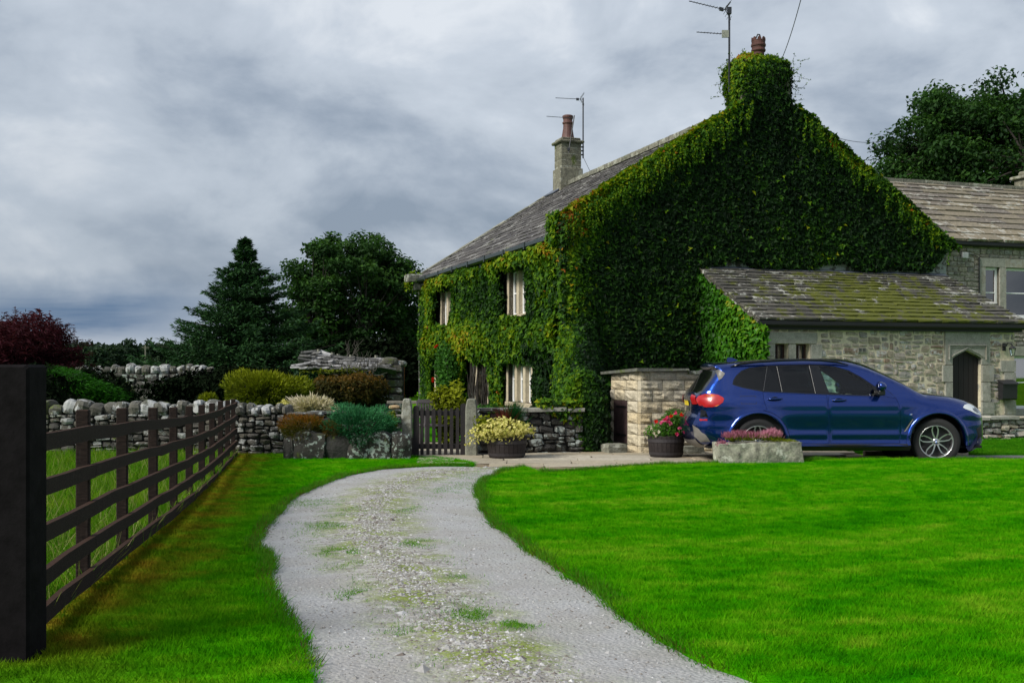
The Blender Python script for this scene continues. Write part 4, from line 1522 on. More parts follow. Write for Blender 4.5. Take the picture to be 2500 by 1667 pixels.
dk_ = MB(); dk_.box(WF, LU0 + .4, LU1 - .4, -LV + .9, -LV + .95, 0, 2.4); dk_.build('inner_wall', M['interior'], lean)
# doorway: jamb stones, carved head, door
dsm = MB()
head = [(dc - dw - .20, 1.60), (dc - dw, 1.60)] + arch[:1:-1] + [(dc + dw, 1.62), (dc + dw, 1.60), (dc + dw + .24, 1.60), (dc + dw + .24, LH - .03), (dc - dw - .20, LH - .03)]
hd = [(dc - dw - .20, 1.60), (dc - dw, 1.60), (dc - dw, 1.74), (dc - dw * .82, 1.79), (dc - dw * .45, 1.86), (dc, 1.94), (dc + dw * .45, 1.86), (dc + dw * .82, 1.79), (dc + dw, 1.74), (dc + dw, 1.60), (dc + dw + .24, 1.60), (dc + dw + .24, LH - .03), (dc - dw - .20, LH - .03)]
dsm.extrude(FL, hd, -.38, .045)
# hood mould
for o_, z in ((.0, .0), (.035, -.045)):
    dsm.box(FL, dc - dw - .12 + o_, dc + dw + .12 - o_, .046, .085 - o_ * .6, 2.03 + z, 2.055 + z, .006)
dsm.box(FL, dc - dw - .12, dc - dw - .09, .046, .08, 1.70, 2.03, .006); dsm.box(FL, dc + dw + .09, dc + dw + .12, .046, .08, 1.70, 2.03, .006)
for k in range(6):
    a_ = [(dc - dw - .04, 1.77), (dc - dw * .82 - .02, 1.83), (dc - dw * .45, 1.90), (dc, 1.985), (dc + dw * .45, 1.90), (dc + dw * .82 + .02, 1.83), (dc + dw + .04, 1.77)]
    p0, p1 = a_[k], a_[k + 1]
    dsm.tube([FL(p0[0], .05, p0[1]), FL(p1[0], .05, p1[1])], .018, 6)
dso = dsm.build('door_surround', M['dressed'], lean)
z = .0
for k, hh in enumerate((.42, .30, .46, .40)):
    for (a, b) in ((dc - dw - .20 - .08 * (k % 2), dc - dw), (dc + dw, dc + dw + .24 + .10 * (k % 2))):
        inst('quoin', SB['dressed'][rgl.integers(6)], lean, FL((a + b) / 2, -.15, z + hh / 2 + .01), FL.euler(), (b - a, .42, hh - .01))
    z += hh
for k, hh in enumerate((.40, .34, .36, .30, .28)):
    a = LU1 - .42 + .1 * (k % 2)
    inst('quoin', SB['dressed'][rgl.integers(6)], lean, FL((a + LU1 + .02) / 2, -.13, .02 + sum((.40, .34, .36, .30, .28)[:k]) + hh / 2), FL.euler(), (LU1 + .02 - a, .34, hh - .012))
db = MB()
for k in range(6):
    a0 = dc - dw + k * dw / 3
    db.box(FL, a0 + .004, a0 + dw / 3 - .004, -.13, -.09, .05, 1.95)
dro = db.build('door', M['dark_wood'], lean)
hb = MB(); hb.lathe([(.0, 0), (.025, .005), (.03, .02), (.0, .04)], k=8); ho = hb.build('handle', M['iron'], dro); ho.location = FL(dc + dw * .7, -.18, 1.0)
# vent brick
vb = MB(); vb.box(FL, 5.92, 6.12, .02, .05, 1.87, 1.97)
vo_ = vb.build('air_brick', M['dressed'], lean)
vs = MB()
for i in range(2):
    for j in range(3): vs.box(FL, 5.93 + i * .1, 6.01 + i * .1, .045, .053, 1.882 + j * .03, 1.900 + j * .03)
vs.build('vent_slots', M['black'], vo_)
# eaves board + gutter
gb = MB()
gb.box(FL, LU0 - .1, LU1 + .12, .0, .12, LH - .06, LH + .0)
gb.extrude(Frame((0, -LV, LH + .02), (0, -1, 0), (1, 0, 0)), [(.12, .02), (.12, .10), (.235, .10), (.235, .02), (.18, -.025)], LU0 - .12, LU1 + .22)
gb.build('gutter', M['gutter'], lean)
# roof
SLl = math.hypot(LV + .2, 3.90 - 2.54); angl = math.atan2(3.90 - 2.54, LV + .2)
fl_ = Frame((LU0 - .12, -LV - .2, 2.54), (1, 0, 0), (0, -math.sin(angl), math.cos(angl)), (0, math.cos(angl), math.sin(angl)))
LL = LU1 - LU0 + .3
rb = MB(); rb.box(fl_, 0, LL, -.08, 0, 0, SLl)
lroof = rb.build('roof', M['slate_lean'], lean)
roof_slates(lroof, fl_, LL, SLl, 16, SB['slean'], (.30, .62), np.random.default_rng(340), .056, limit=300, key=lambda q: q[1], grow=1.2)
fb = MB(); fb.box(Frame(fl_(0, 0, SLl), fl_.a, fl_.b, fl_.c), .1, LL, .02, .07, -.16, .03, .01)
fb.build('lead_flashing', M['lead'], lroof)

# wall lantern and post box on the extension
lt_ = empty('wall_lantern', tuple(HW(9.98, -LV - .04, 1.80)), HROT, 'black wall lantern beside the arched door of the extension', 'lantern')
mb = MB(); f0 = Frame((0, 0, 0), (1, 0, 0), (0, -1, 0))
mb.box(f0, -.06, .04, .0, .03, .12, .30, .01); mb.tube([(0, -.02, .22), (.02, -.10, .30), (.07, -.15, .29), (.10, -.16, .24)], .014, 6)
mb.lathe([(.0, .27), (.05, .26), (.045, .22), (.0, .20)], (-.03, -.06, 0), 8)
mb.build('bracket', M['iron'], lt_)
mb = MB()
mb.lathe([(.0, .27), (.015, .25), (.03, .235), (.085, .18), (.085, .17), (.0, .17)], (.10, -.16, 0), 6)
mb.lathe([(.0, .0), (.04, .0), (.045, .015), (.0, .015)], (.10, -.16, 0), 6)
for k in range(6):
    a = 2 * PI * k / 6
    mb.tube([(.10 + .042 * math.cos(a), -.16 + .042 * math.sin(a), .01), (.10 + .075 * math.cos(a), -.16 + .075 * math.sin(a), .18)], .006, 4)
mb.build('lantern_frame', M['iron'], lt_)
mb = MB(); mb.lathe([(.038, .015), (.068, .17)], (.10, -.16, 0), 6); mb.build('lantern_glass', M['glass'], lt_)
pb_ = empty('post_box', tuple(HW(10.02, -LV - .05, .77)), HROT, 'black metal post box fixed to the wall below the lantern', 'post box')
mb = MB(); mb.extrude(Frame((-.22, -.0, 0), (0, -1, 0), (1, 0, 0)), [(0, 0), (.13, 0), (.15, .03), (.16, .36), (0, .44)], .0, .42)
mb.build('box_body', M['iron'], pb_)
mb = MB(); mb.extrude(Frame((-.235, 0, 0), (0, -1, 0), (1, 0, 0)), [(0, .435), (.20, .355), (.20, .385), (0, .47)], 0, .45); mb.build('lid', M['iron'], pb_)

# ---------------------------------------------------------------- cottage wing to the right
cott = empty('cottage', tuple(HW(0, 0)), HROT, 'grey stone cottage adjoining on the right with brown stone slate roof and white sash windows', 'cottage')
CV = .12
FC = Frame((0, CV, 0), (1, 0, 0), (0, -1, 0))
CU0, CU1, CH = 10.3, 18.2, 4.80
cw = [(11.90, 2.86, .46, 1.34), (12.58, 2.86, .95, 1.34), (12.02, .42, 1.5, 1.42)]
mb = MB(); mb.extrude(FC, [(CU0, -.1), (CU1, -.1), (CU1, CH), (CU0, CH)], -.45, 0, [rct(*c) for c in cw])
mb.box(WF, CU1 - .45, CU1, CV + .45, 7.0, -.1, CH)
mb.build('wall', M['cottage_mortar'], cott)
rgc = np.random.default_rng(351)
exc = [(cw[0][0] - .17, cw[1][0] + cw[1][2] + .2, cw[0][1] - .2, cw[0][1] + 1.34 + .24), (cw[2][0] - .2, cw[2][0] + 1.7, .25, cw[2][1] + 1.42 + .26)]
rects = pack(3.6, CH - .05, (.15, .36), (.09, .16), rgc, [(a - CU0, b - CU0, c, d) for a, b, c, d in exc])
rects = [r for r in rects if not (r[0] + CU0 < 10.2 and r[1] < 2.4)]
lay(cott, Frame((CU0, CV, 0), (1, 0, 0), (0, -1, 0)), rects, SB['cott'], .10, .018, rgc, out=.03, jit=.010, tilt=.03, limit=300, key=lambda r: -r[1], material=M['cottage_stone'])
casement(cott, FC, *cw[0], 1, M['dressed'], M['white_paint'], M['reflective_glass'], recess=.12, mw=.14, head=.24, sill=.22, jamb=.19, proud=.035, t=.07)
casement(cott, FC, *cw[1], 1, M['dressed'], M['white_paint'], M['reflective_glass'], recess=.12, mw=.14, head=.239, sill=.219, jamb=.16, proud=.034, t=.07)
casement(cott, FC, *cw[2], 2, M['dressed'], M['white_paint'], M['window_glass'], recess=.14, mw=.12, head=.26, sill=.18, jamb=.18, proud=.035, t=.07)
mb = MB(); mb.box(WF, CU0 + .1, CU1 - .5, CV + 1.6, CV + 1.65, 0, CH); mb.build('inner_wall', plain('room_paper', (.16, .13, .10), .9), cott)
ca = math.atan2(2.1, 3.6); CS = math.hypot(3.75, 2.17)
fc = Frame((6.9, CV - .14, CH + .04), (1, 0, 0), (0, -math.sin(ca), math.cos(ca)), (0, math.cos(ca), math.sin(ca)))


def cclip(a, c):
    u = 6.9 + a; h = CH + .04 + c * math.sin(ca)
    return h > (RIDGE_H - .645 * (u - UR)) - .1 or u > GWID


rb = MB()
rb.add([fc(3.7, -.06, 0), fc(11.4, -.06, 0), fc(11.4, -.06, CS), fc(.2, -.06, CS)], [(0, 1, 2, 3)])
rb.add([fc(.2, -.061, CS), fc(11.4, -.061, CS), (18.2, 7.3, CH - .05), (10.6, 7.3, CH - .05)], [(0, 1, 2, 3)])
croof = rb.build('roof', M['slate_cottage'], cott)
roof_slates(croof, fc, 11.4, CS, 12, SB['scott'], (.45, .95), np.random.default_rng(360), .055, clip=cclip, grow=1.22, key=lambda q: abs(q[0] - 4.5), limit=300)
a = .3
while a < 11.3:
    p = fc(a + .4, .02, CS + .02)
    inst('ridge_stone', rdg[rgc.integers(4)], croof, tuple(p), (0, 0, rgc.normal() * .006), (.79, .30, .14)); a += .8
gb = MB(); gb.extrude(Frame((0, CV, CH - .06), (0, -1, 0), (1, 0, 0)), [(.02, .0), (.02, .10), (.16, .10), (.16, .02), (.10, -.03)], GWID + .1, 18.3)
gb.build('gutter', M['gutter'], cott)
cbx = MB(); cu2 = 16.8
cbx.box(WF, cu2 - .1, cu2 + 1.0, 3.45, 4.25, 6.6, 7.42, .015)
cbx.box(WF, cu2 - .2, cu2 + 1.1, 3.35, 4.35, 7.42, 7.52, .02)
cbx.box(WF, cu2 - .02, cu2 + .9, 3.5, 4.2, 7.52, 7.68, .05)
cbx.build('chimney', M['stack_stone'], cott)
ab = MB(); ab.box(FC, 11.10, 11.29, .03, .10, 4.40, 4.56, .012)
tag(ab.build('alarm_box', M['alarm'], None), 'small pale grey alarm box under the cottage eaves right of the creeper', 'alarm box')
bpy.data.objects['alarm_box'].location = tuple(HC); bpy.data.objects['alarm_box'].rotation_euler = (0, 0, HROT)
pp = MB(); pp.tube([FC(11.66, .06, 4.45), FC(11.66, .06, 2.6)], .018, 6); pp.tube([FC(11.28, .05, 4.52), FC(11.5, .05, 4.50), FC(11.62, .05, 4.45)], .010, 5)
pp.build('pipe', M['iron'], cott)

# overhead wires
def wire(name, a, b, sag, label):
    a = np.array(a, float); b = np.array(b, float)
    pts = []
    for i in range(25):
        t = i / 24; p = a * (1 - t) + b * t; p[2] -= sag * 4 * t * (1 - t); pts.append(p)
    mb = MB(); mb.tube(pts, .009, 5)
    tag(mb.build(name, M['aerial']), label, 'wire')


p0 = HW(5.75, .2, 9.2)
wire('telephone_wire', p0, ((2010 - 1250) / 2700 * 18.0, 18.0, CAMH + 1000 / 2700 * 18.0 + .9), .25, 'thin black telephone wire rising from the near chimney to the top of the picture')
p0 = HW(6.1, .6, 7.95)
wire('overhead_wire', p0, ((2200 - 1250) / 2700 * 46, 46, CAMH + (900 - 330) / 2700 * 46), .5, 'thin wire running from behind the ivy gable to the tree on the right')
wa = MB(); wa.tube([(A2[0] + .05, A2[1], 9.15), (A2[0] + .25, A2[1] - .1, 8.7), (A2[0] + .5, A2[1] - .1, 8.25)], .008, 4)
tag(wa.build('aerial_cable', M['aerial']), 'short loose cable hanging below the mast right of the far chimney', 'cable')
# ================================================================ creeper on the house
rgi = np.random.default_rng(400)


def creeper_patch(parent, name, fr, poly, dens, size, offf, tonef, material, mask=None, seed=0, down=.9, spread=.75, aspect=.85, shape=6):
    """leaves on the frame's a-c plane, pushed out by offf"""
    P = np.array(poly, float); a0, c0 = P.min(0); a1, c1 = P.max(0)
    n = int((a1 - a0) * (c1 - c0) * dens)
    rg = np.random.default_rng(seed)
    q = np.column_stack([rg.uniform(a0, a1, n), rg.uniform(c0, c1, n)])
    q = q[inside(poly, q)]
    if mask is not None: q = q[mask(q, rg)]
    n = len(q)

    def surf(q):
        return offf(q)
    b = surf(q)
    e = .08
    da = (surf(q + (e, 0)) - b) / e; dc_ = (surf(q + (0, e)) - b) / e
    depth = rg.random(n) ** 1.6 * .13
    Pw = fr.arr(np.column_stack([q[:, 0], b - depth, q[:, 1]]))
    nl_ = np.column_stack([-da, np.ones(n), -dc_])
    nl_ /= np.linalg.norm(nl_, axis=1, keepdims=True)
    nl_ += rg.normal(size=(n, 3)) * spread * .55 + np.array((0, 0, .35))
    R = np.stack([fr.a, fr.b, fr.c])
    Nw = nl_ @ R
    tone = tonef(q, b, rg) - depth * 1.2  # deeper leaves toned darker: shade between the leaves painted in
    return leafmesh(name, Pw, Nw, size * rg.uniform(.6, 1.35, n), material, parent, down=down, tone=np.clip(tone, 0, 1), rng=rg, aspect=aspect, shape=shape)


def q3(q, k=0.0):
    return np.column_stack([q[:, 0], np.full(len(q), k), q[:, 1]])


def par_h(u):
    return PAR0 + (PAR1 - PAR0) * (1 - np.abs(u - UR) / UR)


creep = empty('creeper', tuple(HC), HROT, 'green creeper with yellowish tips covering the front wall, gable and near chimney of the farmhouse', 'climbing plant')
top_h = lambda u: np.where(u < UR, PAR0 + (PAR1 - PAR0) * u / UR, PAR1 + (PAR0 - .35 - PAR1) * (u - UR) / (GWID - UR))


# gable -------------------------------------------------------------------
def goff(q):
    edge = np.clip((q[:, 0]) / .5, 0, 1)
    tp = np.clip((top_h(q[:, 0]) - q[:, 1]) / .5, -.5, 1)
    return (.16 + .075 * wob(q3(q), 1.1, 4, 1)) * (.55 + .45 * np.sqrt(np.clip(tp + .5, 0, 1))) + .08 * (1 - tp) + (.18 + .10 * wob(q3(q, 9), 1.2, 3, 3)) * np.exp(-((q[:, 0] - .05) / .42) ** 2) * np.clip((4.6 - q[:, 1]) / .8, 0, 1)


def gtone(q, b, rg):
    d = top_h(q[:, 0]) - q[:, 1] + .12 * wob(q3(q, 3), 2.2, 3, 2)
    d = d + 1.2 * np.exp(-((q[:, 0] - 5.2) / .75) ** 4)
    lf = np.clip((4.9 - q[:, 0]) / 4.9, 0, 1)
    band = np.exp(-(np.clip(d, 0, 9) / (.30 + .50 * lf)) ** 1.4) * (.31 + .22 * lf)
    low = np.exp(-np.clip(q[:, 0] + .1, 0, 9) / .40) * .30  # sunlit bulge round the house corner, painted as a lighter leaf tone
    t = .175 + .10 * wob(q3(q, 5), .9, 3, 5) + .06 * wob(np.column_stack([q[:, 0] * 3, q[:, 1] * .8, q[:, 0] * 0]), 1.5, 2, 6) + band + low + .25 * (rg.random(len(q)) < .05)  # low base tone paints the gable's shade into the leaves
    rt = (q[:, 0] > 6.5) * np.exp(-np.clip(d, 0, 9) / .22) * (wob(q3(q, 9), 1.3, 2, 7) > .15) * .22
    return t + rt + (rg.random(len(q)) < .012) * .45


def gmask(q, rg):
    d = top_h(q[:, 0]) + .13 + .10 * wob(q3(q), 2.1, 4, 3) - q[:, 1]
    ok = d > 0
    # lower edge above the lean-to roof
    lean_edge = 4.02 + .12 * wob(q3(q, 2), 1.6, 3, 9) + .12 * (np.abs(q[:, 0] - 4.3) < .35) + .10 * (np.abs(q[:, 0] - 7.1) < .4)
    ok &= ~((q[:, 0] > 3.5) & (q[:, 1] < lean_edge))
    # ragged right corner
    ok &= q[:, 0] < 10.62 + .12 * wob(q3(q, 4), 1.5, 3, 6)
    ok &= ~((q[:, 0] > 10.0) & (q[:, 1] < 4.15 + 1.0 * (q[:, 0] - 10.0) + .12 * wob(q3(q, 7), 2, 2, 2)))
    return ok


gpoly = [(-.28, 0), (10.9, 0), (10.9, 5.2), (UR, 8.75), (-.28, 5.35)]
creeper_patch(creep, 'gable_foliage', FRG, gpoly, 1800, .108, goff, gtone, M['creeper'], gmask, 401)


# front wall ----------------------------------------------------------------
def foff(q):
    v, h = q[:, 0], q[:, 1]
    f = .22 + .15 * wob(q3(q), .62, 4, 11) + .10 * wob(np.column_stack([v * 2.6, h * .7, v * 0]), 1.5, 3, 12)
    # fat swags under the upper windows
    f = f + .26 * np.exp(-((h - 2.35 + .1 * np.sin(v * 1.7)) / .45) ** 2) * (.6 + .4 * np.sin(v * 1.1 + .6))
    f = f + .10 * np.exp(-((h - 4.3) / .25) ** 2)
    f = f * (1 - .55 * np.exp(-((h) / .6) ** 2))
    for (v0, h0, w_, h_, _) in fw:      # clipped back on the near side of the windows
        f = f * (1 - .80 * np.exp(-((v - v0 + .1) / .42) ** 2) * (np.abs(h - h0 - h_ / 2) < h_ * .56))
    f = f * (1 - .72 * ss((v - 11.8) / 1.8))
    return np.maximum(f, .05)


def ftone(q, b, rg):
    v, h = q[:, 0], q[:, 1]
    t = .45 + .20 * wob(q3(q, 1), .8, 3, 15) + (b - .22) * 1.15 + .10 * wob(np.column_stack([v * 2.6, h * .7, v * 0]), 1.5, 3, 14) + .10 * np.exp(-((h - 4.4) / .4) ** 2)  # bulges toned lighter, hollows darker: painted highlights and shaded recesses
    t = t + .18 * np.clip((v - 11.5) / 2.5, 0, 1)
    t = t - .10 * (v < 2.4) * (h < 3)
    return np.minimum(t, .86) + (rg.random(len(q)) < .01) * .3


def fmask(q, rg):
    v, h = q[:, 0], q[:, 1]
    ok = h < EAV - .16 + .05 * wob(q3(q), 3, 2, 16)
    j = .11 * wob(q3(q, 6), 2.4, 3, 18)
    for (v0, h0, w_, h_, _), (ml, mr, mb_, mt) in zip(fw, ((.16, .16, .04, .07), (.16, .14, .05, .0), (.16, .16, .15, -.12), (.0, .18, .15, -.25))):
        ok &= ~((v > v0 - ml + j) & (v < v0 + w_ + mr + j) & (h > h0 - mb_ + j * .6) & (h < h0 + h_ + mt - .04 + j * .9))
    ok &= ~((v > 5.75 + j) & (v < 8.0 + j) & (h < 1.75 + j * 2 + .12 * (v - 6)))
    return ok


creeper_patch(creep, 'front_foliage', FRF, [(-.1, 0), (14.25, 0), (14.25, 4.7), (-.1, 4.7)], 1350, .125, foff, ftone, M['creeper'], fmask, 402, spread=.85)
creeper_patch(creep, 'corner_foliage', Frame((-.02, .0, 0), (.7, .7, 0), (-.7071, -.7071, 0)), [(-.32, 0), (.32, 0), (.32, 5.0), (-.32, 5.0)], 900, .125,
              lambda q: .10 + .06 * wob(q3(q), 1.4, 3, 31), lambda q, b, rg: .33 + .2 * wob(q3(q, 1), 1.1, 3, 19), M['creeper'], None, 403)
# end of the parapet at the eaves corner
mbk = MB(); mbk.box(WF, -.30, .10, -.05, .48, EAV + .05, PAR0 - .02, .03); mbk.build('kneeler', M['coping'], farm)
creeper_patch(creep, 'eaves_foliage', Frame((-.32, -.1, 0), (0, 1, 0), (-1, 0, 0)), [(-.08, 4.35), (.62, 4.35), (.62, 5.12), (-.08, 5.12)], 1400, .11,
              lambda q: .10 + .07 * wob(q3(q), 1.8, 3, 32), lambda q, b, rg: .60 + .12 * wob(q3(q, 1), 1.6, 3, 20), M['creeper'], None, 404)


# top of the parapet (upper surface) and its inner side
def parapet(u0, u1, seed, tone, wdt=.62):
    h0, h1 = float(top_h(np.array([u0]))[0]), float(top_h(np.array([u1]))[0])
    d = np.array((u1 - u0, 0, h1 - h0)); L = np.linalg.norm(d); d /= L
    fr = Frame((u0, -.12, h0 + .02), d, (-d[2], 0, d[0]) if d[0] > 0 else (d[2], 0, -d[0]), (0, 1, 0))
    creeper_patch(creep, 'parapet_foliage', fr, [(0, -.12), (L, -.12), (L, wdt), (0, wdt)], 1500, .10, lambda q: .12 + .08 * wob(q3(q), 1.9, 4, seed),
                  lambda q, b, rg: tone + .14 * wob(q3(q, 1), 1.2, 3, seed) + .30 * (wob(q3(q, 8), .9, 2, seed + 1) > .45) * (rg.random(len(q)) < .25), M['creeper'], None, seed, down=.3)


parapet(-.3, 4.5, 411, .70)
parapet(5.9, 10.75, 412, .48)
# hanging trails below the coping
def trails():
    rg = np.random.default_rng(420)
    Ps = []; Ts = []
    for k in range(230):
        u = rg.uniform(-.2, 4.6) if k < 170 else rg.uniform(6, 10.5)
        h = float(top_h(np.array([u]))[0]) - rg.uniform(-.05, .25)
        L = rg.uniform(.15, .55)
        n = int(L * 42)
        t = np.linspace(0, 1, n)
        x = u + np.cumsum(rg.normal(size=n) * .008)
        Ps.append(np.column_stack([x, -.30 - .06 * rg.random() + .04 * t, h - L * t]))
        Ts.append(.58 - .15 * t + rg.normal() * .05)
    P = np.concatenate(Ps); n = len(P)
    leafmesh('trailing_shoots', P, rg.normal(size=(n, 3)) * .5 + np.array((-.3, -.8, .2)), rg.uniform(.04, .075, n), M['creeper'], creep, down=1.2, tone=np.concatenate(Ts), rng=rg)


trails()


# near chimney ---------------------------------------------------------------
def chim():
    rg = np.random.default_rng(430)
    n = 12500
    z = rg.uniform(7.3, 9.30, n)
    a = rg.uniform(-PI, PI, n)
    # rounded-rectangle section
    ca_, sa_ = np.cos(a), np.sin(a)
    k = (np.abs(ca_) ** 4 + np.abs(sa_) ** 4) ** (-.25)
    q = np.column_stack([ca_ * 3, sa_ * 3, z])
    bulge = np.interp(z, [7.3, 8.15, 8.5, 8.85, 9.1, 9.3], [.10, .09, .16, .20, .10, -.22])
    o = bulge + .09 * wob(q, 1.4, 4, 5)
    hw, hd = .66, .36
    dep = rg.random(n) ** 1.5 * .13
    x = 5.2 + ca_ * k * (hw + o - dep); y = .42 + sa_ * k * (hd + o - dep)
    zz = z + .05 * wob(q, 2.1, 2, 8)
    N = np.column_stack([ca_, sa_, np.full(n, .35)]) + rg.normal(size=(n, 3)) * .45
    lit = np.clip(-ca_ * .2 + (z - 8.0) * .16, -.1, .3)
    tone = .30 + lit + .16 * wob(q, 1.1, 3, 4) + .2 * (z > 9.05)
    leafmesh('chimney_foliage', np.column_stack([x, y, zz]), N, rg.uniform(.05, .11, n), M['creeper'], creep, down=.9, tone=np.clip(tone, 0, 1), rng=rg, shape=6)
    # top
    n = 2600
    x = rg.uniform(4.42, 5.98, n); y = rg.uniform(-.05, .9, n)
    dd = np.hypot((x - 5.2) / .8, (y - .42) / .5)
    z = 9.30 - .28 * dd ** 2 + .06 * wob(np.column_stack([x, y, 0 * x]), 2.5, 3, 7) - rg.random(n) * .08
    leafmesh('chimney_foliage', np.column_stack([x, y, z]), rg.normal(size=(n, 3)) * .5 + np.array((0, 0, 1.)), rg.uniform(.05, .10, n), M['creeper'], creep, tone=np.full(n, .58), rng=rg, shape=6)
    # wisps
    mbw = MB(); Ps = []
    for k in range(45):
        side = rg.choice([-1, 1, 0], p=[.38, .38, .24])
        z0 = rg.uniform(8.1, 9.2)
        p = np.array((5.2 + side * .9, rg.uniform(0, .6), z0)) if side else np.array((rg.uniform(4.5, 5.95), rg.uniform(0, .8), 9.12))
        d = np.array((side * rg.uniform(.3, 1), rg.normal() * .3, rg.uniform(-.5, 1))) if side else np.array((rg.normal() * .5, 0, 1.0))
        pts = [p]
        for j in range(5):
            d = d + rg.normal(size=3) * .35; d[2] -= .12
            p = p + d / np.linalg.norm(d) * .065; pts.append(p); Ps.append(p + rg.normal(size=3) * .01); Ps.append(p + rg.normal(size=3) * .02)
        mbw.tube(pts, .004, 3, False)
    mbw.build('shoots', M['bark'], creep)
    P = np.array(Ps)
    leafmesh('shoot_leaves', P, rg.normal(size=P.shape), rg.uniform(.03, .055, len(P)), M['creeper'], creep, tone=np.full(len(P), .55), rng=rg)


chim()
# far kneeler clump
rgk = np.random.default_rng(440)
P = np.column_stack([rgk.normal(-.36, .11, 800), rgk.normal(14.0, .12, 800), rgk.normal(4.55, .13, 800)])
leafmesh('kneeler_foliage', P, rgk.normal(size=(800, 3)) + np.array((-.6, -.3, .4)), rgk.uniform(.08, .14, 800), M['creeper'], creep, tone=np.full(800, .66), rng=rgk, shape=6)

# woody stems seen in gaps by the door and under the lean-to flashing
mbs = MB()
for k in range(26):
    u = rgk.uniform(5.7, 8.2); p = np.array((-.06, u, 0.0)); pts = [p]
    for j in range(9):
        p = p + np.array((rgk.normal() * .02, rgk.normal() * .08, .26)); p[0] = min(p[0], -.03); pts.append(p)
    mbs.tube(pts, list(np.linspace(.025, .008, 10)), 5)
mbs.build('stem', M['bark'], creep)

# ivy on the side wall of the extension (brighter, its own plant) -----------
ivy2 = empty('ivy', tuple(HC), HROT, 'bright green ivy covering the side wall of the mossy roofed extension', 'climbing plant')
FS = Frame((LU0, 0, 0), (0, -1, 0), (-1, 0, 0))
creeper_patch(ivy2, 'side_foliage', FS, [(0, 0), (2.95, 0), (2.95, 2.42), (0, 3.85)], 1200, .125, lambda q: .16 + .14 * wob(q3(q), 1.1, 4, 41),
              lambda q, b, rg: .34 + .2 * wob(q3(q, 1), 1.1, 3, 42) + (b - .16) * 1.2 + .12 * (q[:, 0] - 1) + .35 * (np.abs(3.85 - q[:, 0] * .5 - q[:, 1]) < .12) * (rg.random(len(q)) < .5), M['ivy_side'], lambda q, rg: q[:, 1] < 3.86 - .495 * q[:, 0] + .05 * wob(q3(q), 3, 2, 3), 431)
creeper_patch(ivy2, 'front_foliage', FL, [(3.25, 0), (4.35, 0), (4.35, 2.3), (3.25, 2.3)], 1100, .11, lambda q: .07 + .04 * wob(q3(q), 1.6, 3, 43),
              lambda q, b, rg: .40 + .2 * wob(q3(q, 1), 1.1, 3, 44), M['ivy_side'], lambda q, rg: q[:, 0] < 3.55 + .10 * wob(q3(q), 2.2, 3, 45), 432)
creeper_patch(ivy2, 'edge_foliage', Frame((LU0 - .12, -.02, 3.9), (0, -.893, -.45), (-.3, -.45, .893), (-1, 0, 0)), [(0, -.05), (3.0, -.05), (3.0, .1), (0, .1)], 1200, .07, lambda q: .03 + .02 * wob(q3(q), 1.6, 3, 43),
              lambda q, b, rg: .80 + .25 * wob(q3(q, 1), 1.1, 3, 44), M['ivy_side'], lambda q, rg: wob(q3(q), 1.2, 3, 46) > .05, 433)


def add_children_stem(parent, pts, r=.02):
    mb = MB(); mb.tube(pts, r, 5); mb.build('stem', M['bark'], parent)


# ivy bank over the garden wall that runs forward from the house corner ------
bank = empty('ivy_bank', (1.28, 20.2, 0), 0, 'mound of ivy spilling to the ground between the low wall and the stone bin store', 'ivy')
mbw = MB(); mbw.box(WF, -.06, .26, .25, 5.3, -.05, 1.15, .02); mbw.build('garden_wall', M['dark_stone'], bank)


def bank_leaves():
    rg = np.random.default_rng(450)
    n = 24000
    y = rg.uniform(-.12, 5.2, n)
    y[: n // 2] = rg.uniform(-.15, .6, n // 2)
    th = rg.uniform(0, PI, n)
    q = np.column_stack([np.cos(th) * 1.5, y, np.sin(th) * 2])
    lum = 1 + .20 * wob(q, 1.0, 4, 3)
    hx = (.36 + .05 * np.clip(y, 0, 6)) * lum; hz = (1.42 + .30 * np.clip(y, 0, 6)) * (1 + .10 * wob(q, .9, 3, 6))
    fall = np.clip((y + .2) / .35, .15, 1) ** .5
    s = .92 + .08 * rg.random(n)
    x = .04 + .03 * y + np.cos(th) * hx * s * (.75 + .25 * fall)
    z = np.abs(np.sin(th)) ** .55 * hz * (.80 + .2 * fall) * s * rg.random(n) ** .25
    front = rg.random(n) < .35
    y = np.where(front, -.15 + .12 * wob(np.column_stack([x * 3, z, z]), 1.2, 3, 9) + .1 * ((x - .3) / .36) ** 2, y)
    x = np.where(front, .06 + rg.normal(size=n) * .13, x); z = np.where(front, rg.uniform(0, 1.45, n) - .5 * np.abs(x - .10), z)
    N = np.column_stack([np.cos(th) - .2, -.7 * (y < .5) - .2, .4 + 0 * th]) + rg.normal(size=(n, 3)) * .5
    tone = .30 + .22 * wob(np.column_stack([x, y, z]), 1.3, 3, 2) - .14 * ((x > .20)) + .16 * (x < .0)
    leafmesh('foliage', np.column_stack([x, y, z]), N, rg.uniform(.07, .125, n), M['creeper'], bank, down=.9, tone=np.clip(tone, 0, 1), rng=rg, shape=6)
    # runners along the top of the low wall
    n = 2300
    t = rg.random(n) ** 1.3
    x = -.15 - t * .75; ty = -.16 - .25 * t
    z = .86 - rg.random(n) ** 1.5 * (.34 * (1 - t) + .12) + .06 * wob(np.column_stack([x * 4, z[:n], ty]), 1, 2, 3) + .05
    leafmesh('runner_foliage', np.column_stack([x + .1, ty + rg.normal(size=n) * .05, z]), rg.normal(size=(n, 3)) * .4 + np.array((-.2, -.8, .6)), rg.uniform(.06, .11, n), M['creeper'], bank, down=.8, tone=.52 + .15 * rg.normal(size=n), rng=rg, shape=6)


bank_leaves()

# climbing rose by the front door --------------------------------------------
rose = empty('climbing_rose', tuple(HW(-.55, 8.7)), HROT, 'climbing rose with red blooms against the farmhouse front', 'rose')


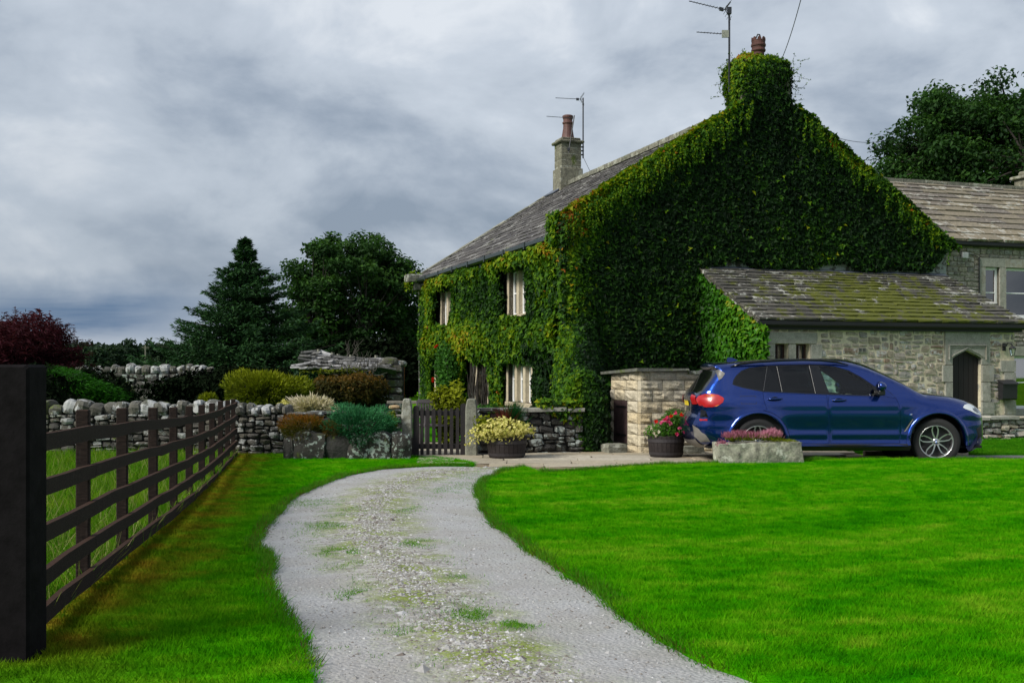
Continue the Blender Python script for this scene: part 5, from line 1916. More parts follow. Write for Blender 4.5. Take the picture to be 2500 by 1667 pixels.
def rose_leaves():
    rg = np.random.default_rng(460)
    n = 3600
    P = rg.normal(size=(n, 3)); P /= np.linalg.norm(P, axis=1, keepdims=True)
    P = P * (rg.random((n, 1)) ** .4) * np.array((.35, .75, 1.05)) * (1 + .2 * wob(P * 2, 1, 3, 2))[:, None] + np.array((0, 0, 1.25))
    leafmesh('foliage', P, rg.normal(size=(n, 3)) + np.array((-.5, -.4, .5)), rg.uniform(.06, .11, n), M['green_leaf'], rose, tone=rg.uniform(.0, .5, n), rng=rg)
    for (a, b, c) in ((-.42, -.35, 2.20), (-.44, -.27, 2.16), (-.42, .15, 1.2), (-.40, .22, 1.12)):
        k = 14
        d = rg.normal(size=(k, 3)); d /= np.linalg.norm(d, axis=1, keepdims=True)
        leafmesh('bloom', np.array((a, b, c)) + d * .012, d, .05, M['red_bloom'], rose, tone=rg.random(k), rng=rg, aspect=1.1)
    mb = MB()
    for k in range(5):
        p = np.array((0.1, rg.normal() * .2, 0)); pts = [p]
        for j in range(6): p = p + np.array((-.04, rg.normal() * .12, .3)); pts.append(p)
        mb.tube(pts, .012, 4)
    mb.build('stem', M['bark'], rose)


rose_leaves()
# golden hop-like clump beside the gatepost inside the garden
# ================================================================ walls and garden things
rgw = np.random.default_rng(500)


def dry_wall(name, A, B, h, thick, meshes, cope, label, base_mat=None, wr=(.14, .38), hr=(.07, .17), seed=1, copef=None, flat_cope=False, limit=300, jam=True):
    """dry stone wall from A to B (front face on the line), stones as parts"""
    A = np.array(A, float); B = np.array(B, float); d = B - A; L = np.linalg.norm(d); d /= L
    rg = np.random.default_rng(seed)
    root = empty(name, (A[0], A[1], float(G0(A[0], A[1])) - .04), math.atan2(d[1], d[0]), label, 'wall')
    fr = Frame((0, 0, 0), (1, 0, 0), (0, -1, 0))
    mb = MB(); mb.box(fr, .03, L - .03, -thick + .05, -.07, -.05, h - .02)
    mb.build('core', M['wall_joint'], root)
    rects = pack(L, h, wr, hr, rg)
    lay(root, fr, rects, meshes, .20, .014, rg, out=.0, jit=.03, tilt=.09, limit=limit - 60, key=lambda r: -r[1] * .3, material=meshes[0].materials[0])
    a = 0
    cs = SB['cope']
    while a < L:
        if flat_cope:
            w_ = rg.uniform(.35, .75); hh = rg.uniform(.05, .08); a1 = min(a + w_, L)
            if a1 - a > .08:
                inst('cope_stone', meshes[rg.integers(len(meshes))] if rg.random() < .4 else SB['dressed'][rg.integers(6)] if cope == 'dressed' else cs[rg.integers(8)], root, fr((a + a1) / 2, -thick / 2 + .02, h + hh / 2), (rg.normal() * .02, rg.normal() * .015, rg.normal() * .02), (a1 - a - .01, thick + .08, hh))
            a += w_
        else:
            hh = rg.uniform(.17, .27) * (copef(a / L) if copef else 1); w_ = rg.uniform(.12, .30) * (copef(a / L) if copef else 1)
            inst('cope_stone', cs[rg.integers(8)], root, fr(a + w_ / 2, -thick / 2 + rg.normal() * .03, h + hh * .42), (rg.normal() * .1, rg.normal() * .12, rg.normal() * .12), (w_ * 1.02, thick * .95, hh * 1.12))
            a += w_ * .97
    return root


dry_wall('field_wall', (-9.6, 19.62), (-4.05, 19.55), .76, .5, SB['field'], 'rough', 'dry stone wall with rounded whitish cope stones behind the timber fence', seed=501, copef=lambda t: .98 if t < .82 else .8, wr=(.12, .30), hr=(.06, .13))
dry_wall('garden_wall', (-4.03, 19.53), (-1.98, 19.40), .74, .42, SB['dark'], 'rough', 'low dark mossy garden wall with flat top stones left of the picket gate', seed=502, wr=(.16, .40), hr=(.08, .16), flat_cope=True)
dry_wall('garden_wall', (-.56, 19.42), (1.30, 19.98), .80, .38, SB['dark'], 'dressed', 'low stone wall with flat coping between the gatepost and the ivy', seed=503, wr=(.12, .30), hr=(.07, .15), flat_cope=True)
rwp = gp(2385, 1080)
dry_wall('terrace_wall', (rwp[0] - 1.3, rwp[1] - .25), (rwp[0] + 3.4, rwp[1] + 1.1), .50, .4, SB['lean'], 'dressed', 'low pale stone retaining wall in front of the cottage door at the right edge', seed=504, wr=(.16, .42), hr=(.07, .14), flat_cope=True)
dry_wall('far_garden_wall', (-16.5, 34), (-9.3, 34), 1.42, .5, SB['dark'], 'rough', 'distant dark dry stone wall with white cope stones below the far woods', seed=505, wr=(.25, .55), hr=(.14, .24), copef=lambda t: 1.15)
# end quoin of the low wall
inst('quoin', SB['dressed'][1], bpy.data.objects['garden_wall.001'], (1.86, -.0, .18), (0, 0, .1), (.26, .35, .36))
inst('quoin', SB['dressed'][2], bpy.data.objects['garden_wall.001'], (1.78, .02, .48), (0, 0, .1), (.2, .3, .2))


# gateposts and gate ---------------------------------------------------------
def gatepost(x, y, w_, h, label, rot=0.0):
    e = []
    z0 = float(G0(x, y)) - .05
    prof = [(-w_ / 2, 0), (w_ / 2, 0), (w_ / 2 * .97, h * .80), (w_ / 2 * .90, h * .88), (w_ * .34, h * .985), (w_ * .2, h), (-w_ * .2, h), (-w_ * .34, h * .985), (-w_ / 2 * .90, h * .88), (-w_ / 2 * .97, h * .80)]
    mb = MB(); P = []; F = []
    n = len(prof)
    for b, k in ((-.10, .80), (-.075, 1), (.075, 1), (.10, .80)):
        for (a, c) in prof: P.append((a * (k if True else 1), b, c * (1 if k == 1 else .992)))
    F.append(tuple(range(n))); F.append(tuple(range(3 * n, 4 * n))[::-1])
    for r in range(3):
        for i in range(n): F.append((r * n + i, (r + 1) * n + i, (r + 1) * n + (i + 1) % n, r * n + (i + 1) % n))
    mb.add(P, F)
    o = mb.build('gatepost', M['gatepost'])
    o.location = (x, y, z0); o.rotation_euler = (0, 0, rot)
    return tag(o, label, 'gatepost', 'stone gateposts either side of the picket gate')


GY_ = 19.3
gatepost((994 - 1250) / 2700 * GY_, GY_, .185, 1.06, 'grey stone gatepost with rounded top left of the picket gate, beside the juniper')
gatepost((1151 - 1250) / 2700 * GY_, GY_, .215, 1.06, 'grey stone gatepost with chamfered top right of the picket gate, beside the barrel')
gx0, gx1 = (1008 - 1250) / 2700 * GY_, (1139 - 1250) / 2700 * GY_
gate = empty('picket_gate', (gx0, GY_, float(G0(0, GY_)) + .03), 0, 'dark wooden picket gate standing closed between two stone gateposts', 'gate')
fr = Frame((0, 0, 0), (1, 0, 0), (0, -1, 0)); GWd = gx1 - gx0
npk = 9
for i in range(npk):
    end = i in (0, npk - 1)
    pw = .10 if end else .058
    a = .005 + i * (GWd - .11) / (npk - 1) + (0 if end else .022)
    hh = .86 if not end else (.86 if i == 0 else .90)
    if not end: hh = .80 + .03 * abs(i - 4) / 4
    poly = [(a, .0), (a + pw, .0), (a + pw, hh - pw * .45), (a + pw * .82, hh - pw * .12), (a + pw * .5, hh), (a + pw * .18, hh - pw * .12), (a, hh - pw * .45)]
    mb = MB(); mb.extrude(fr, poly, -.012 if not end else -.03, .012 if not end else .03); mb.build('picket' if not end else 'stile', M['dark_wood'], gate)
for (z0, z1) in ((.10, .19), (.68, .77)):
    mb = MB(); mb.box(fr, .05, GWd - .05, -.045, -.0125, z0, z1, .004); mb.build('rail', M['dark_wood'], gate)

# timber post and rail fence ----------------------------------------------------
fence = empty('timber_fence', (fy(5.4), 5.4, 0), 0, 'dark brown five rail timber fence running from the near left post to the stone wall', 'fence')
FD = np.array((-.18, 1.0, 0)); FDl = FD / np.linalg.norm(FD)
o0 = np.array((fy(5.4), 5.4, 0))
pz = [6.68, 8.05, 9.6, 11.0, 12.4, 13.8, 15.2, 16.6, 18.0, 19.25]


def fh(y, base=False):
    """height of the ground along the fence"""
    return float(G0(0, y)) + .02


for y in pz:
    g = fh(y) - .12
    fr = Frame(np.array((fy(y) - .042, y, g)) - o0, FDl, (FDl[1], -FDl[0], 0))
    top = np.interp(y, [5.4, 8, 12, 19.3], [1.28, 1.22, 1.08, .975]) - g
    wv = rgw.normal() * .004
    mb = MB(); mb.box(fr, -.036, .036, -.035, .040, 0, top + wv, .006); mb.build('post', M['fence'], fence)
# rails: heights of the top edge at each station
ys = [5.15] + pz
tops = {}
for k in range(5):
    near = [1.185, .957, .735, .522, .335][k]
    far_ = [.92, .695, .475, .26, .06][k]
    tops[k] = lambda y, a=near, b=far_: b + (a - b) * (1 - ss((y - 5.3) / 11.0) ) if False else b + (a - b) * float(1 - ss((y - 3.4) / 12.5)) / float(1 - ss((5.3 - 3.4) / 12.5))
rid = 0
for k in range(5):
    i = 0
    while i < len(ys) - 1:
        step = 2 if (i or k % 2 == 0) else 1
        j = min(i + step, len(ys) - 1)
        pts = []
        for t in np.linspace(0, 1, 5):
            y = ys[i] + (ys[j] - ys[i]) * t
            pts.append((y, tops[k](y) + .004 * math.sin(y * 2.3 + k * 1.7) + .004 * math.sin(y * 5 + k)))
        pts[0] = (pts[0][0] + .004, pts[0][1]); pts[-1] = (pts[-1][0] - .004, pts[-1][1])
        V = []; F = []
        hh, tt = .082 + rgw.normal() * .003, .036
        for (y, z) in pts:
            for (b, dz) in ((.0, 0), (tt, 0), (tt, -hh), (0, -hh)):
                V.append(np.array((fy(y) + b + .002, y, z + dz)) - o0)
        for q in range(len(pts) - 1):
            for c in range(4):
                F.append((q * 4 + c, q * 4 + (c + 1) % 4, (q + 1) * 4 + (c + 1) % 4, (q + 1) * 4 + c))
        F.append((0, 3, 2, 1)); n4 = (len(pts) - 1) * 4; F.append((n4, n4 + 1, n4 + 2, n4 + 3))
        mk('rail', V, F, M['fence'], fence)
        i = j
mb = MB(); g = fh(4.9) - .22
frp = Frame((0, 0, 0), (1, 0, 0), (0, -1, 0))
mb.box(frp, -.30, 0.0, -.20, -.0, 0, 1.55, .012)
o = mb.build('gate_post', M['dark_post']); o.location = ((116 - 1250) / 2700 * 5.10, 4.90, g)
tag(o, 'massive dark timber post very close at the left edge', 'post')

# stone bin store ------------------------------------------------------------------
BX = np.array((2.29, 19.72, float(G0(0, 19.7)) - .01))
box = empty('bin_store', tuple(BX), HROT, 'small square sandstone bin store with slab coping and a narrow dark plank door', 'bin store')
FBr = Frame((0, 0, 0), (1, 0, 0), (0, -1, 0))          # right face
FBl = Frame((0, 0, 0), (0, 1, 0), (-1, 0, 0))          # left face (a runs away from the corner)
LB, LR = 1.32, 1.22
mb = MB()
mb.box(WF, .08, LR + .4, .08, .18, 0, 1.44); mb.box(WF, .08, .18, .08, .62, 0, 1.44); mb.box(WF, .08, .18, 1.18, LB, 0, 1.44); mb.box(WF, .08, LR, LB - .1, LB, 0, 1.44); mb.box(WF, .08, .18, .62, 1.18, 1.14, 1.44)
mb.build('core', M['mortar'], box)
rows = [.155, .20, .20, .195, .205, .195, .18, .165]
z = 0
dv0, dv1 = .58, 1.20
rgb_ = np.random.default_rng(520)
for r, hh in enumerate(rows):
    # right face
    a = 0.003; ex = LR + (.38 if r < 6 else .0 if r == 7 else .36)
    first = True
    while a < ex - .02:
        w_ = rgb_.uniform(.34, .56) if not (first and r % 2) else rgb_.uniform(.16, .24)
        a1 = min(a + w_, ex)
        if ex - a1 < .12: a1 = ex
        inst('block', SB['ashlar'][rgb_.integers(10)], box, FBr((a + a1) / 2, -.07, z + hh / 2), FBr.euler(), (a1 - a - .006, .13, hh - .007))
        a = a1; first = False
    for (s0, s1) in ((.0, dv0), (dv1, LB)):
        if r in (6, 7): s0, s1 = (.0, LB) if s0 == 0 else (0, 0)
        if r == 5: s0, s1 = (0.0, LB) if s0 == 0 else (0, 0)
        a = s0 + (.135 if s0 == 0 else 0)
        while a < s1 - .02:
            w_ = rgb_.uniform(.32, .6); a1 = min(a + w_, s1)
            if s1 - a1 < .14: a1 = s1
            inst('block', SB['ashlar'][rgb_.integers(10)], box, FBl((a + a1) / 2, -.07, z + hh / 2), FBl.euler(), (a1 - a - .006, .13, hh - .007))
            a = a1
    z += hh
mb = MB()
for k in range(5):
    a0 = dv0 + .01 + k * (dv1 - dv0 - .02) / 5
    mb.box(FBl, a0 + .002, a0 + (dv1 - dv0 - .02) / 5 - .002, -.04, -.005, .17, .95)
M['bin_door'] = plain('bin_door', (.085, .050, .050), .75, .3, 14, .4)
dr = mb.build('door', M['bin_door'], box)
for zz in (.30, .82):
    mb = MB(); mb.box(FBl, dv0 + .04, dv1 - .12, -.004, .004, zz, zz + .035); mb.build('hinge_strap', M['iron'], dr)
# coping slabs, falling to the back
for (x0, x1, y0, y1, za, zb) in ((-.10, .92, -.09, LB + .25, 1.545, 1.47), (.925, LR + .55, -.06, LB + .2, 1.50, 1.44)):
    V = []
    for (x, y) in ((x0, y0), (x1, y0), (x1, y1), (x0, y1)):
        zt = za if y == y0 else zb
        V += [(x, y, zt - .045), (x, y, zt)]
    V = np.array(V) + rgb_.normal(size=(8, 3)) * .006
    F = [(0, 2, 4, 6)[::-1], (1, 3, 5, 7), (0, 2, 3, 1), (2, 4, 5, 3), (4, 6, 7, 5), (6, 0, 1, 7)]
    mk('coping_slab', V, F, M['coping'], box)
s1 = HW(0, 0)
st = inst('stepping_block', block_mesh('stepping_block', 531, M['gatepost'], .12, .03, 3), None, ((1500 - 1250) / 2700 * 19.75, 19.95, .065), (0, 0, HROT), (.37, .42, .17))
tag(st, 'single grey stone block on the paving below the bin store door', 'stone')
st = inst('stone_block', block_mesh('stone_block', 532, M['gatepost'], .14, .03, 3), None, ((1692 - 1250) / 2700 * 19.55, 19.72, .05), (0, 0, .1), (.42, .30, .15))
tag(st, 'low grey stone slab lying between the flower barrel and the car', 'stone')


# barrels --------------------------------------------------------------------------
def barrel(px, Y, R, H, label):
    x = (px - 1250) / 2700 * Y
    root = empty('barrel_planter', (x, Y, float(G0(0, Y)) + .012), 0, label, 'planter', 'half barrel planters')
    mb = MB(); k = 26
    lv = [(0, .86), (.3, .94), (.6, .985), (1.0, 1.0)]
    for j in range(k):
        a0, a1 = 2 * PI * j / k, 2 * PI * (j + .93) / k
        V = []; F = []
        for (t, s) in lv:
            for (r, a) in ((R * s, a0), (R * s, a1), (R * s - .025, a1), (R * s - .025, a0)):
                V.append((r * math.cos(a), r * math.sin(a), t * H + (.006 * (j % 3) if t == 1 else 0)))
        for q in range(3):
            for c in range(4): F.append((q * 4 + c, q * 4 + (c + 1) % 4, q * 4 + 4 + (c + 1) % 4, q * 4 + 4 + c))
        F.append((12, 13, 14, 15)); F.append((3, 2, 1, 0))
        mb.add(V, F)
    mb.lathe([(R * .8, .01), (R * .95, H * .97)], k=24)
    mb.build('barrel', M['barrel_wood'], root)
    for (z, hh) in ((.14, .05), (.72, .055)):
        s = np.interp(z, [0, .3, .6, 1], [.86, .94, .985, 1]); s2 = np.interp(z + hh / H, [0, .3, .6, 1], [.86, .94, .985, 1])
        mb = MB(); mb.lathe([(R * s + .004, z * H), (R * s + .009, z * H), (R * s2 + .009, z * H + hh), (R * s2 + .004, z * H + hh)], k=30, caps=False)
        mb.build('hoop', M['hoop'], root)
    mb = MB(); mb.lathe([(R * .93, H * .88), (.001, H * .93)], k=20); mb.build('soil', M['soil'], root)
    return root, x, Y, H


M['barrel_wood'] = plain('barrel_wood', (.014, .009, .009), .75, .45, 22, .5)
M['hoop'] = plain('hoop', (.028, .024, .027), .6, .3, 14)
rgp = np.random.default_rng(540)


def balls(rg, n, cen, rx, ry, rz, lump=.25, seed=1, shell=.5, up=False):
    P = rg.normal(size=(n, 3))
    if up: P[:, 2] = np.abs(P[:, 2])
    P /= np.linalg.norm(P, axis=1, keepdims=True)
    N = P.copy()
    lum = 1 + lump * 1.25 * wob(P * 1.6, 1.3, 4, seed) + .10 * wob(P * 6, 1.0, 2, seed + 3)
    r = (shell + (1 - shell) * rg.random(n) ** .6) * lum
    return np.array(cen) + P * r[:, None] * np.array((rx, ry, rz)), N, r


def straps(parent, name, base, n, L, spreadk, material, rg, w_=.03, up=1.0):
    P = np.array(base) + rg.normal(size=(n, 3)) * np.array((.03, .03, .0))
    tip = np.column_stack([rg.normal(size=(n, 2)) * spreadk, np.full(n, up)])
    leafmesh(name, P, np.cross(tip, rg.normal(size=(n, 3))), rg.uniform(.6, 1.1, n) * L, material, parent, tipdir=tip / np.linalg.norm(tip, axis=1, keepdims=True), aspect=w_, tone=rg.random(n), rng=rg, shape=3)


r_, x, Y, H = barrel(1237, 18.75, .335, .36, 'dark half barrel of pale yellow foliage and red spiky leaves beside the gatepost')
pl = empty('yellow_planting', (x, Y, H), 0, 'pale yellow variegated foliage with red and green spiky leaves in the barrel by the gate', 'plant')
n = 1500
P, N, r = balls(rgp, n, (-.05, -.14, .13), .50, .34, .19, .55, 3, .4)
P[:, 2] -= .08 * np.abs(P[:, 0] / .5) ** 2
leafmesh('yellow_leaves', P, N + rgp.normal(size=(n, 3)) * .6 + np.array((0, 0, .4)), rgp.uniform(.035, .075, n), M['pale_yellow'], pl, tone=rgp.uniform(.35, 1, n), rng=rgp, aspect=.8)
n = 110
P, N, r = balls(rgp, n, (-.40, -.12, .20), .14, .10, .20, .6, 5, .2)
leafmesh('yellow_green_leaves', P, N + rgp.normal(size=(n, 3)) * .5, rgp.uniform(.06, .10, n), M['golden'], pl, tone=rgp.uniform(.4, 1, n), rng=rgp, aspect=.9)
straps(pl, 'red_leaves', (-.02, 0, .12), 170, .46, .40, M['red_strap'], rgp, .035)
straps(pl, 'green_leaves', (.12, .10, .26), 420, .38, .35, M['green_strap'], rgp, .03)
straps(pl, 'dark_leaves', (.18, .12, .10), 220, .40, .40, M['green_strap'], rgp, .03)
r_, x, Y, H = barrel(1626, 18.95, .31, .375, 'dark half barrel of pink and red flowers in front of the bin store')
pl = empty('flower_planting', (x, Y, H), 0, 'pink and red flowers with feathery green foliage in the barrel by the bin store', 'plant')
n = 2600
P, N, r = balls(rgp, n, (.12, -.02, .18), .25, .25, .26, .35, 4, .3)
P2, N2, r = balls(rgp, 700, (-.16, -.05, .05), .20, .22, .14, .3, 6, .3)
leafmesh('green_leaves', np.vstack([P, P2]), np.vstack([N, N2]) + rgp.normal(size=(n + 700, 3)) * .7, rgp.uniform(.025, .06, n + 700), M['green_leaf'], pl, tone=np.r_[rgp.uniform(.3, .95, n), rgp.uniform(.5, 1, 700)], rng=rgp, aspect=.45)
Pb = [(-.20, -.22, .23), (-.09, -.27, .25), (-.02, -.27, .30), (.0, -.28, .22), (.05, -.26, .33), (.04, -.28, .20), (.12, -.27, .38), (.0, -.25, .27), (.25, -.27, .10), (.20, -.27, .12), (.14, -.29, .02), (-.05, -.29, .26), (.24, -.20, .35), (-.12, -.25, .22), (.28, -.2, .14)]
for i, c in enumerate(Pb):
    k = 9
    d = rgp.normal(size=(k, 3)) * .6 + np.array((0, -.8, .3)); d /= np.linalg.norm(d, axis=1, keepdims=True)
    leafmesh('flower', np.array(c) + d * .004, d, .042, M['pink_bloom'] if i % 4 else M['red_bloom'], pl, tone=np.full(k, rgp.uniform(.2, .9)), rng=rgp, aspect=1.1)
Pw = [(-.27, -.2, .10), (-.24, -.24, .04), (-.16, -.26, .06), (-.20, -.25, .0)]
for c in Pw:
    k = 7; d = rgp.normal(size=(k, 3)) * .6 + np.array((0, -.8, .3))
    leafmesh('flower', np.array(c), d, .035, M['cream_bloom'], pl, tone=np.ones(k), rng=rgp, aspect=1.1)

# trough ------------------------------------------------------------------------------
tx0, tx1 = (1746 - 1250) / 2700 * 16.75, (1953 - 1250) / 2700 * 16.75
tw = tx1 - tx0; th_ = .36; td = .52
tro = empty('stone_trough', ((tx0 + tx1) / 2, 16.75, .035), .05, 'rough lichened stone trough standing on the lawn edge in front of the blue car', 'trough')
rgt = np.random.default_rng(550)
nx_, ny_, nz_ = 22, 9, 8
me_ = bpy.data.meshes.new('tmp')
bm_seed = block_mesh('trough_body', 551, M['trough_stone'], .10, .0, 18)
co = np.empty(len(bm_seed.vertices) * 3); bm_seed.vertices.foreach_get('co', co); co = co.reshape(-1, 3)
wx = co * np.array((tw, td, th_))
# hollow the top
topm = (co[:, 2] > .44) & (np.abs(co[:, 0]) < .40) & (np.abs(co[:, 1]) < .33)
wx[topm, 2] -= .07
wx += np.stack([wob(wx * 3 + k * 5, 1.9, 4, k) for k in range(3)], 1) * np.array((.03, .03, .024))
wx[:, 2] += th_ / 2 + .02 * wx[:, 0]
bm_seed.vertices.foreach_set('co', wx.ravel().astype(np.float32)); bm_seed.update()
o = inst('trough_body', bm_seed, tro, (0, 0, 0))
pl = empty('heather', (tro.location[0] - .05, 16.75, .035 + th_), 0, 'pink heather with green and mossy cushions growing in the stone trough', 'heather')
n = 1500
x = rgt.uniform(-.42, .38, n); y = rgt.normal(size=n) * .10
z = .02 + rgt.random(n) * .09 * np.clip(1.2 - ((x + .0) / .45) ** 2, .1, 1)
leafmesh('green_foliage', np.column_stack([x, y, z]), rgt.normal(size=(n, 3)), rgt.uniform(.03, .06, n), M['golden'], pl, tone=np.full(n, .35) + rgt.normal(size=n) * .2, rng=rgt, aspect=.2, shape=3, tipdir=np.column_stack([rgt.normal(size=(n, 2)) * .5, np.ones(n)]))
n = 2600
x = rgt.uniform(-.46, .40, n); y = rgt.normal(size=n) * .10
hmax = .11 + .07 * np.exp(-((x - .28) / .14) ** 2) + .035 * np.exp(-((x + .2) / .2) ** 2)
z = hmax * rgt.uniform(.45, 1.0, n)
tip = np.column_stack([rgt.normal(size=n) * .3 + x * .6, rgt.normal(size=n) * .3, np.ones(n)])
leafmesh('pink_spikes', np.column_stack([x, y, z]), np.cross(tip, rgt.normal(size=(n, 3))), rgt.uniform(.03, .065, n), M['heather_pink'], pl, tone=np.clip(.35 + .5 * (x > .05) + rgt.normal(size=n) * .25, 0, 1), rng=rgt, aspect=.16, shape=3, tipdir=tip)
n = 220
P = np.column_stack([rgt.normal(-.52, .04, n), rgt.normal(-.17, .03, n), rgt.normal(-.01, .03, n)])
leafmesh('pink_trailing', P, rgt.normal(size=(n, 3)), .025, M['heather_pink'], pl, tone=np.full(n, .6), rng=rgt, aspect=.7, kind='stuff')
n = 1400
x = rgt.uniform(.20, .62, n); y = rgt.normal(size=n) * .12; z = .01 + .05 * rgt.random(n) * np.clip(1 - (x - .2) / .5, .2, 1)
leafmesh('moss', np.column_stack([x, y, z]), rgt.normal(size=(n, 3)), rgt.uniform(.015, .03, n), M['golden'], pl, tone=np.full(n, .55), rng=rgt, aspect=.3, shape=3, tipdir=np.column_stack([rgt.normal(size=(n, 2)) * .6, np.ones(n)]))

# raised bed with boulders -----------------------------------------------------------
def rocky(me, amp=.07, fr_=2.0, seed=0):
    co = np.empty(len(me.vertices) * 3); me.vertices.foreach_get('co', co); co = co.reshape(-1, 3)
    co += np.stack([wob(co * fr_ + k * 7 + seed * 3, 1.5, 4, k + seed) for k in range(3)], 1) * amp
    me.vertices.foreach_set('co', co.ravel().astype(np.float32)); me.update()
    return me


bed = empty('raised_bed', ((850 - 1250) / 2700 * 18.6, 18.6, 0), 0, 'low planting bed edged with dark lichened boulders in front of the garden wall', 'flower bed')
bx = lambda px: (px - 850) / 2700 * 18.6
bms = [rocky(block_mesh('edging_stone', 560 + i, M['boulder'], .55, .0, 9), .11, 1.6, i) for i in range(6)]
for i, (p0, p1, yt) in enumerate([(696, 722, 1072), (716, 800, 1058), (795, 858, 1062), (852, 905, 1068), (900, 958, 1062), (952, 1003, 1058)]):
    h = 1.5 - (yt - 900) * 18.5 / 2700 + .06
    inst('edging_stone', bms[i], bed, ((bx(p0) + bx(p1)) / 2, rgt.normal() * .03, h / 2 - .05), (0, 0, rgt.normal() * .05), ((bx(p1) - bx(p0)) * 1.04, .34, h * 1.08))
mb = MB(); mb.box(WF, bx(712), bx(998), .08, .9, 0, .30); mb.build('soil', M['soil'], bed)
bs_ = inst('boulder', block_mesh('boulder', 570, M['boulder_pale'], .9, .04, 4), None, ((962 - 1250) / 2700 * 19.55, 19.6, .82), (0, 0, .1), (.19, .16, .075))
tag(bs_, 'smooth tan rounded stone lying on the wall top beside the left gatepost', 'stone')


def bush(name, label, cat, px, Y, ptop, pbot, halfpx, n, size, material, seed, lump=.3, depth=None, shape=4, aspect=.6, tonef=None, spiky=0, shell=.45, zb=None, up=0.3, stems=4, down=0.0):
    """shrub whose outline fills px +- halfpx and ptop..pbot at distance Y"""
    rg = np.random.default_rng(seed)
    x = (px - 1250) / 2700 * Y; zt = CAMH - (ptop - 900) * Y / 2700; zb_ = (CAMH - (pbot - 900) * Y / 2700) if zb is None else zb
    rx = halfpx / 2700 * Y; rz = (zt - zb_) / 2
    ground = float(G0(x, Y))
    root = empty(name, (x, Y, ground), 0, label, cat)
    P, N, r = balls(rg, n, (0, 0, (zt + zb_) / 2 - ground), rx, depth or rx * .8, rz, lump, seed, shell)
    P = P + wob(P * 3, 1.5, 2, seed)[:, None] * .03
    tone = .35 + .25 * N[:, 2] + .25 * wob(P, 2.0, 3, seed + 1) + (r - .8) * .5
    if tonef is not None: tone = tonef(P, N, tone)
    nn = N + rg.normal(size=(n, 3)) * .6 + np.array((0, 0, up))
    td_ = None
    if spiky: td_ = N * spiky + rg.normal(size=(n, 3)) * .5 + np.array((0, 0, .4)); nn = np.cross(td_, rg.normal(size=(n, 3)))
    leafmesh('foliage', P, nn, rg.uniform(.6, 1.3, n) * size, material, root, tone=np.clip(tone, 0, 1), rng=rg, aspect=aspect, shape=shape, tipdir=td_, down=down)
    mb = MB()
    for k in range(stems):
        e = np.array((rg.normal() * rx * .4, rg.normal() * rx * .3, (zt + zb_) / 2 - ground + rz * .3))
        mb.tube([(rg.normal() * .04, rg.normal() * .04, -.05), e * .5 + rg.normal(size=3) * .05, e], [.03, .02, .008], 5)
    mb.build('stem', M['bark'], root)
    return root


bush('juniper', 'mounded blue green juniper spilling over the bed left of the picket gate', 'shrub', 880, 18.75, 992, 1092, 92, 15000, .055, M['juniper'], 601, .42, depth=.45, shape=3, aspect=.22, spiky=1.0,
     tonef=lambda P, N, t: t + .25 * wob(P * 3, 1.5, 3, 9))
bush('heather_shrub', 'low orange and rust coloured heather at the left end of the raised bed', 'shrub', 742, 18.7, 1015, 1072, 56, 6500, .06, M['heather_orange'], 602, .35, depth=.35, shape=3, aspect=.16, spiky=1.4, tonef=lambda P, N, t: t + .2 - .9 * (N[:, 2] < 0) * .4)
bush('rust_shrub', 'small reddish sprigs between the orange heather and the juniper', 'shrub', 812, 18.6, 1028, 1068, 24, 1500, .05, M['bronze'], 612, .35, depth=.25, shape=3, aspect=.16, spiky=1.4, tonef=lambda P, N, t: t + .4)
bush('golden_sprig', 'small upright yellow green sprig against the wall near the left gatepost', 'shrub', 959, 19.1, 1004, 1048, 12, 700, .05, M['golden'], 603, .3, depth=.12)
bush('golden_shrub', 'rounded golden green shrub behind the low wall under the dark conifer', 'shrub', 648, 23.5, 903, 1010, 100, 17000, .085, M['golden'], 604, .34, depth=.7, shape=3, aspect=.35, spiky=1.1, tonef=lambda P, N, t: t - .05)
bush('golden_tuft', 'small golden sprig peeping over the wall left of the golden shrub', 'shrub', 512, 21.5, 958, 1005, 22, 1400, .07, M['golden'], 605, .35, shape=3, aspect=.35, spiky=1.1)
bush('bronze_shrub', 'dark bronze and orange tinted shrub in front of the ruined wall', 'shrub', 848, 24.5, 912, 1010, 92, 16000, .075, M['bronze'], 606, .36, depth=.8, tonef=lambda P, N, t: t + .25 * (wob(P, 2.6, 3, 44) > .3) + .25 * (N[:, 2] > .6) - .05)
bush('cream_flowers', 'creamy white feathery flower heads rising above the dark garden wall', 'flowers', 762, 20.4, 972, 1018, 50, 1700, .10, M['cream_bloom'], 607, .55, depth=.3, shape=4, aspect=.22, spiky=1.9, shell=.5)
bush('yellow_flowers', 'small pale yellow flower clump left of the cream flowers', 'flowers', 694, 20.3, 977, 1010, 13, 500, .05, M['pale_yellow'], 608, .3, depth=.15)
bush('low_juniper', 'small dark blue green shrub just behind the wall right of the cream flowers', 'shrub', 838, 20.8, 984, 1010, 24, 1500, .05, M['juniper'], 609, .3, depth=.2, shape=3, aspect=.2, spiky=1, tonef=lambda P, N, t: t - .1)
bush('red_maple', 'purple red leaved maple at the left edge above the stone wall', 'tree', 40, 24, 782, 1000, 128, 26000, .14, M['maple'], 610, .36, depth=1.2, shape=4, aspect=.2, spiky=0, shell=.35, up=.9, tonef=lambda P, N, t: t + .1 * N[:, 2], down=.1)
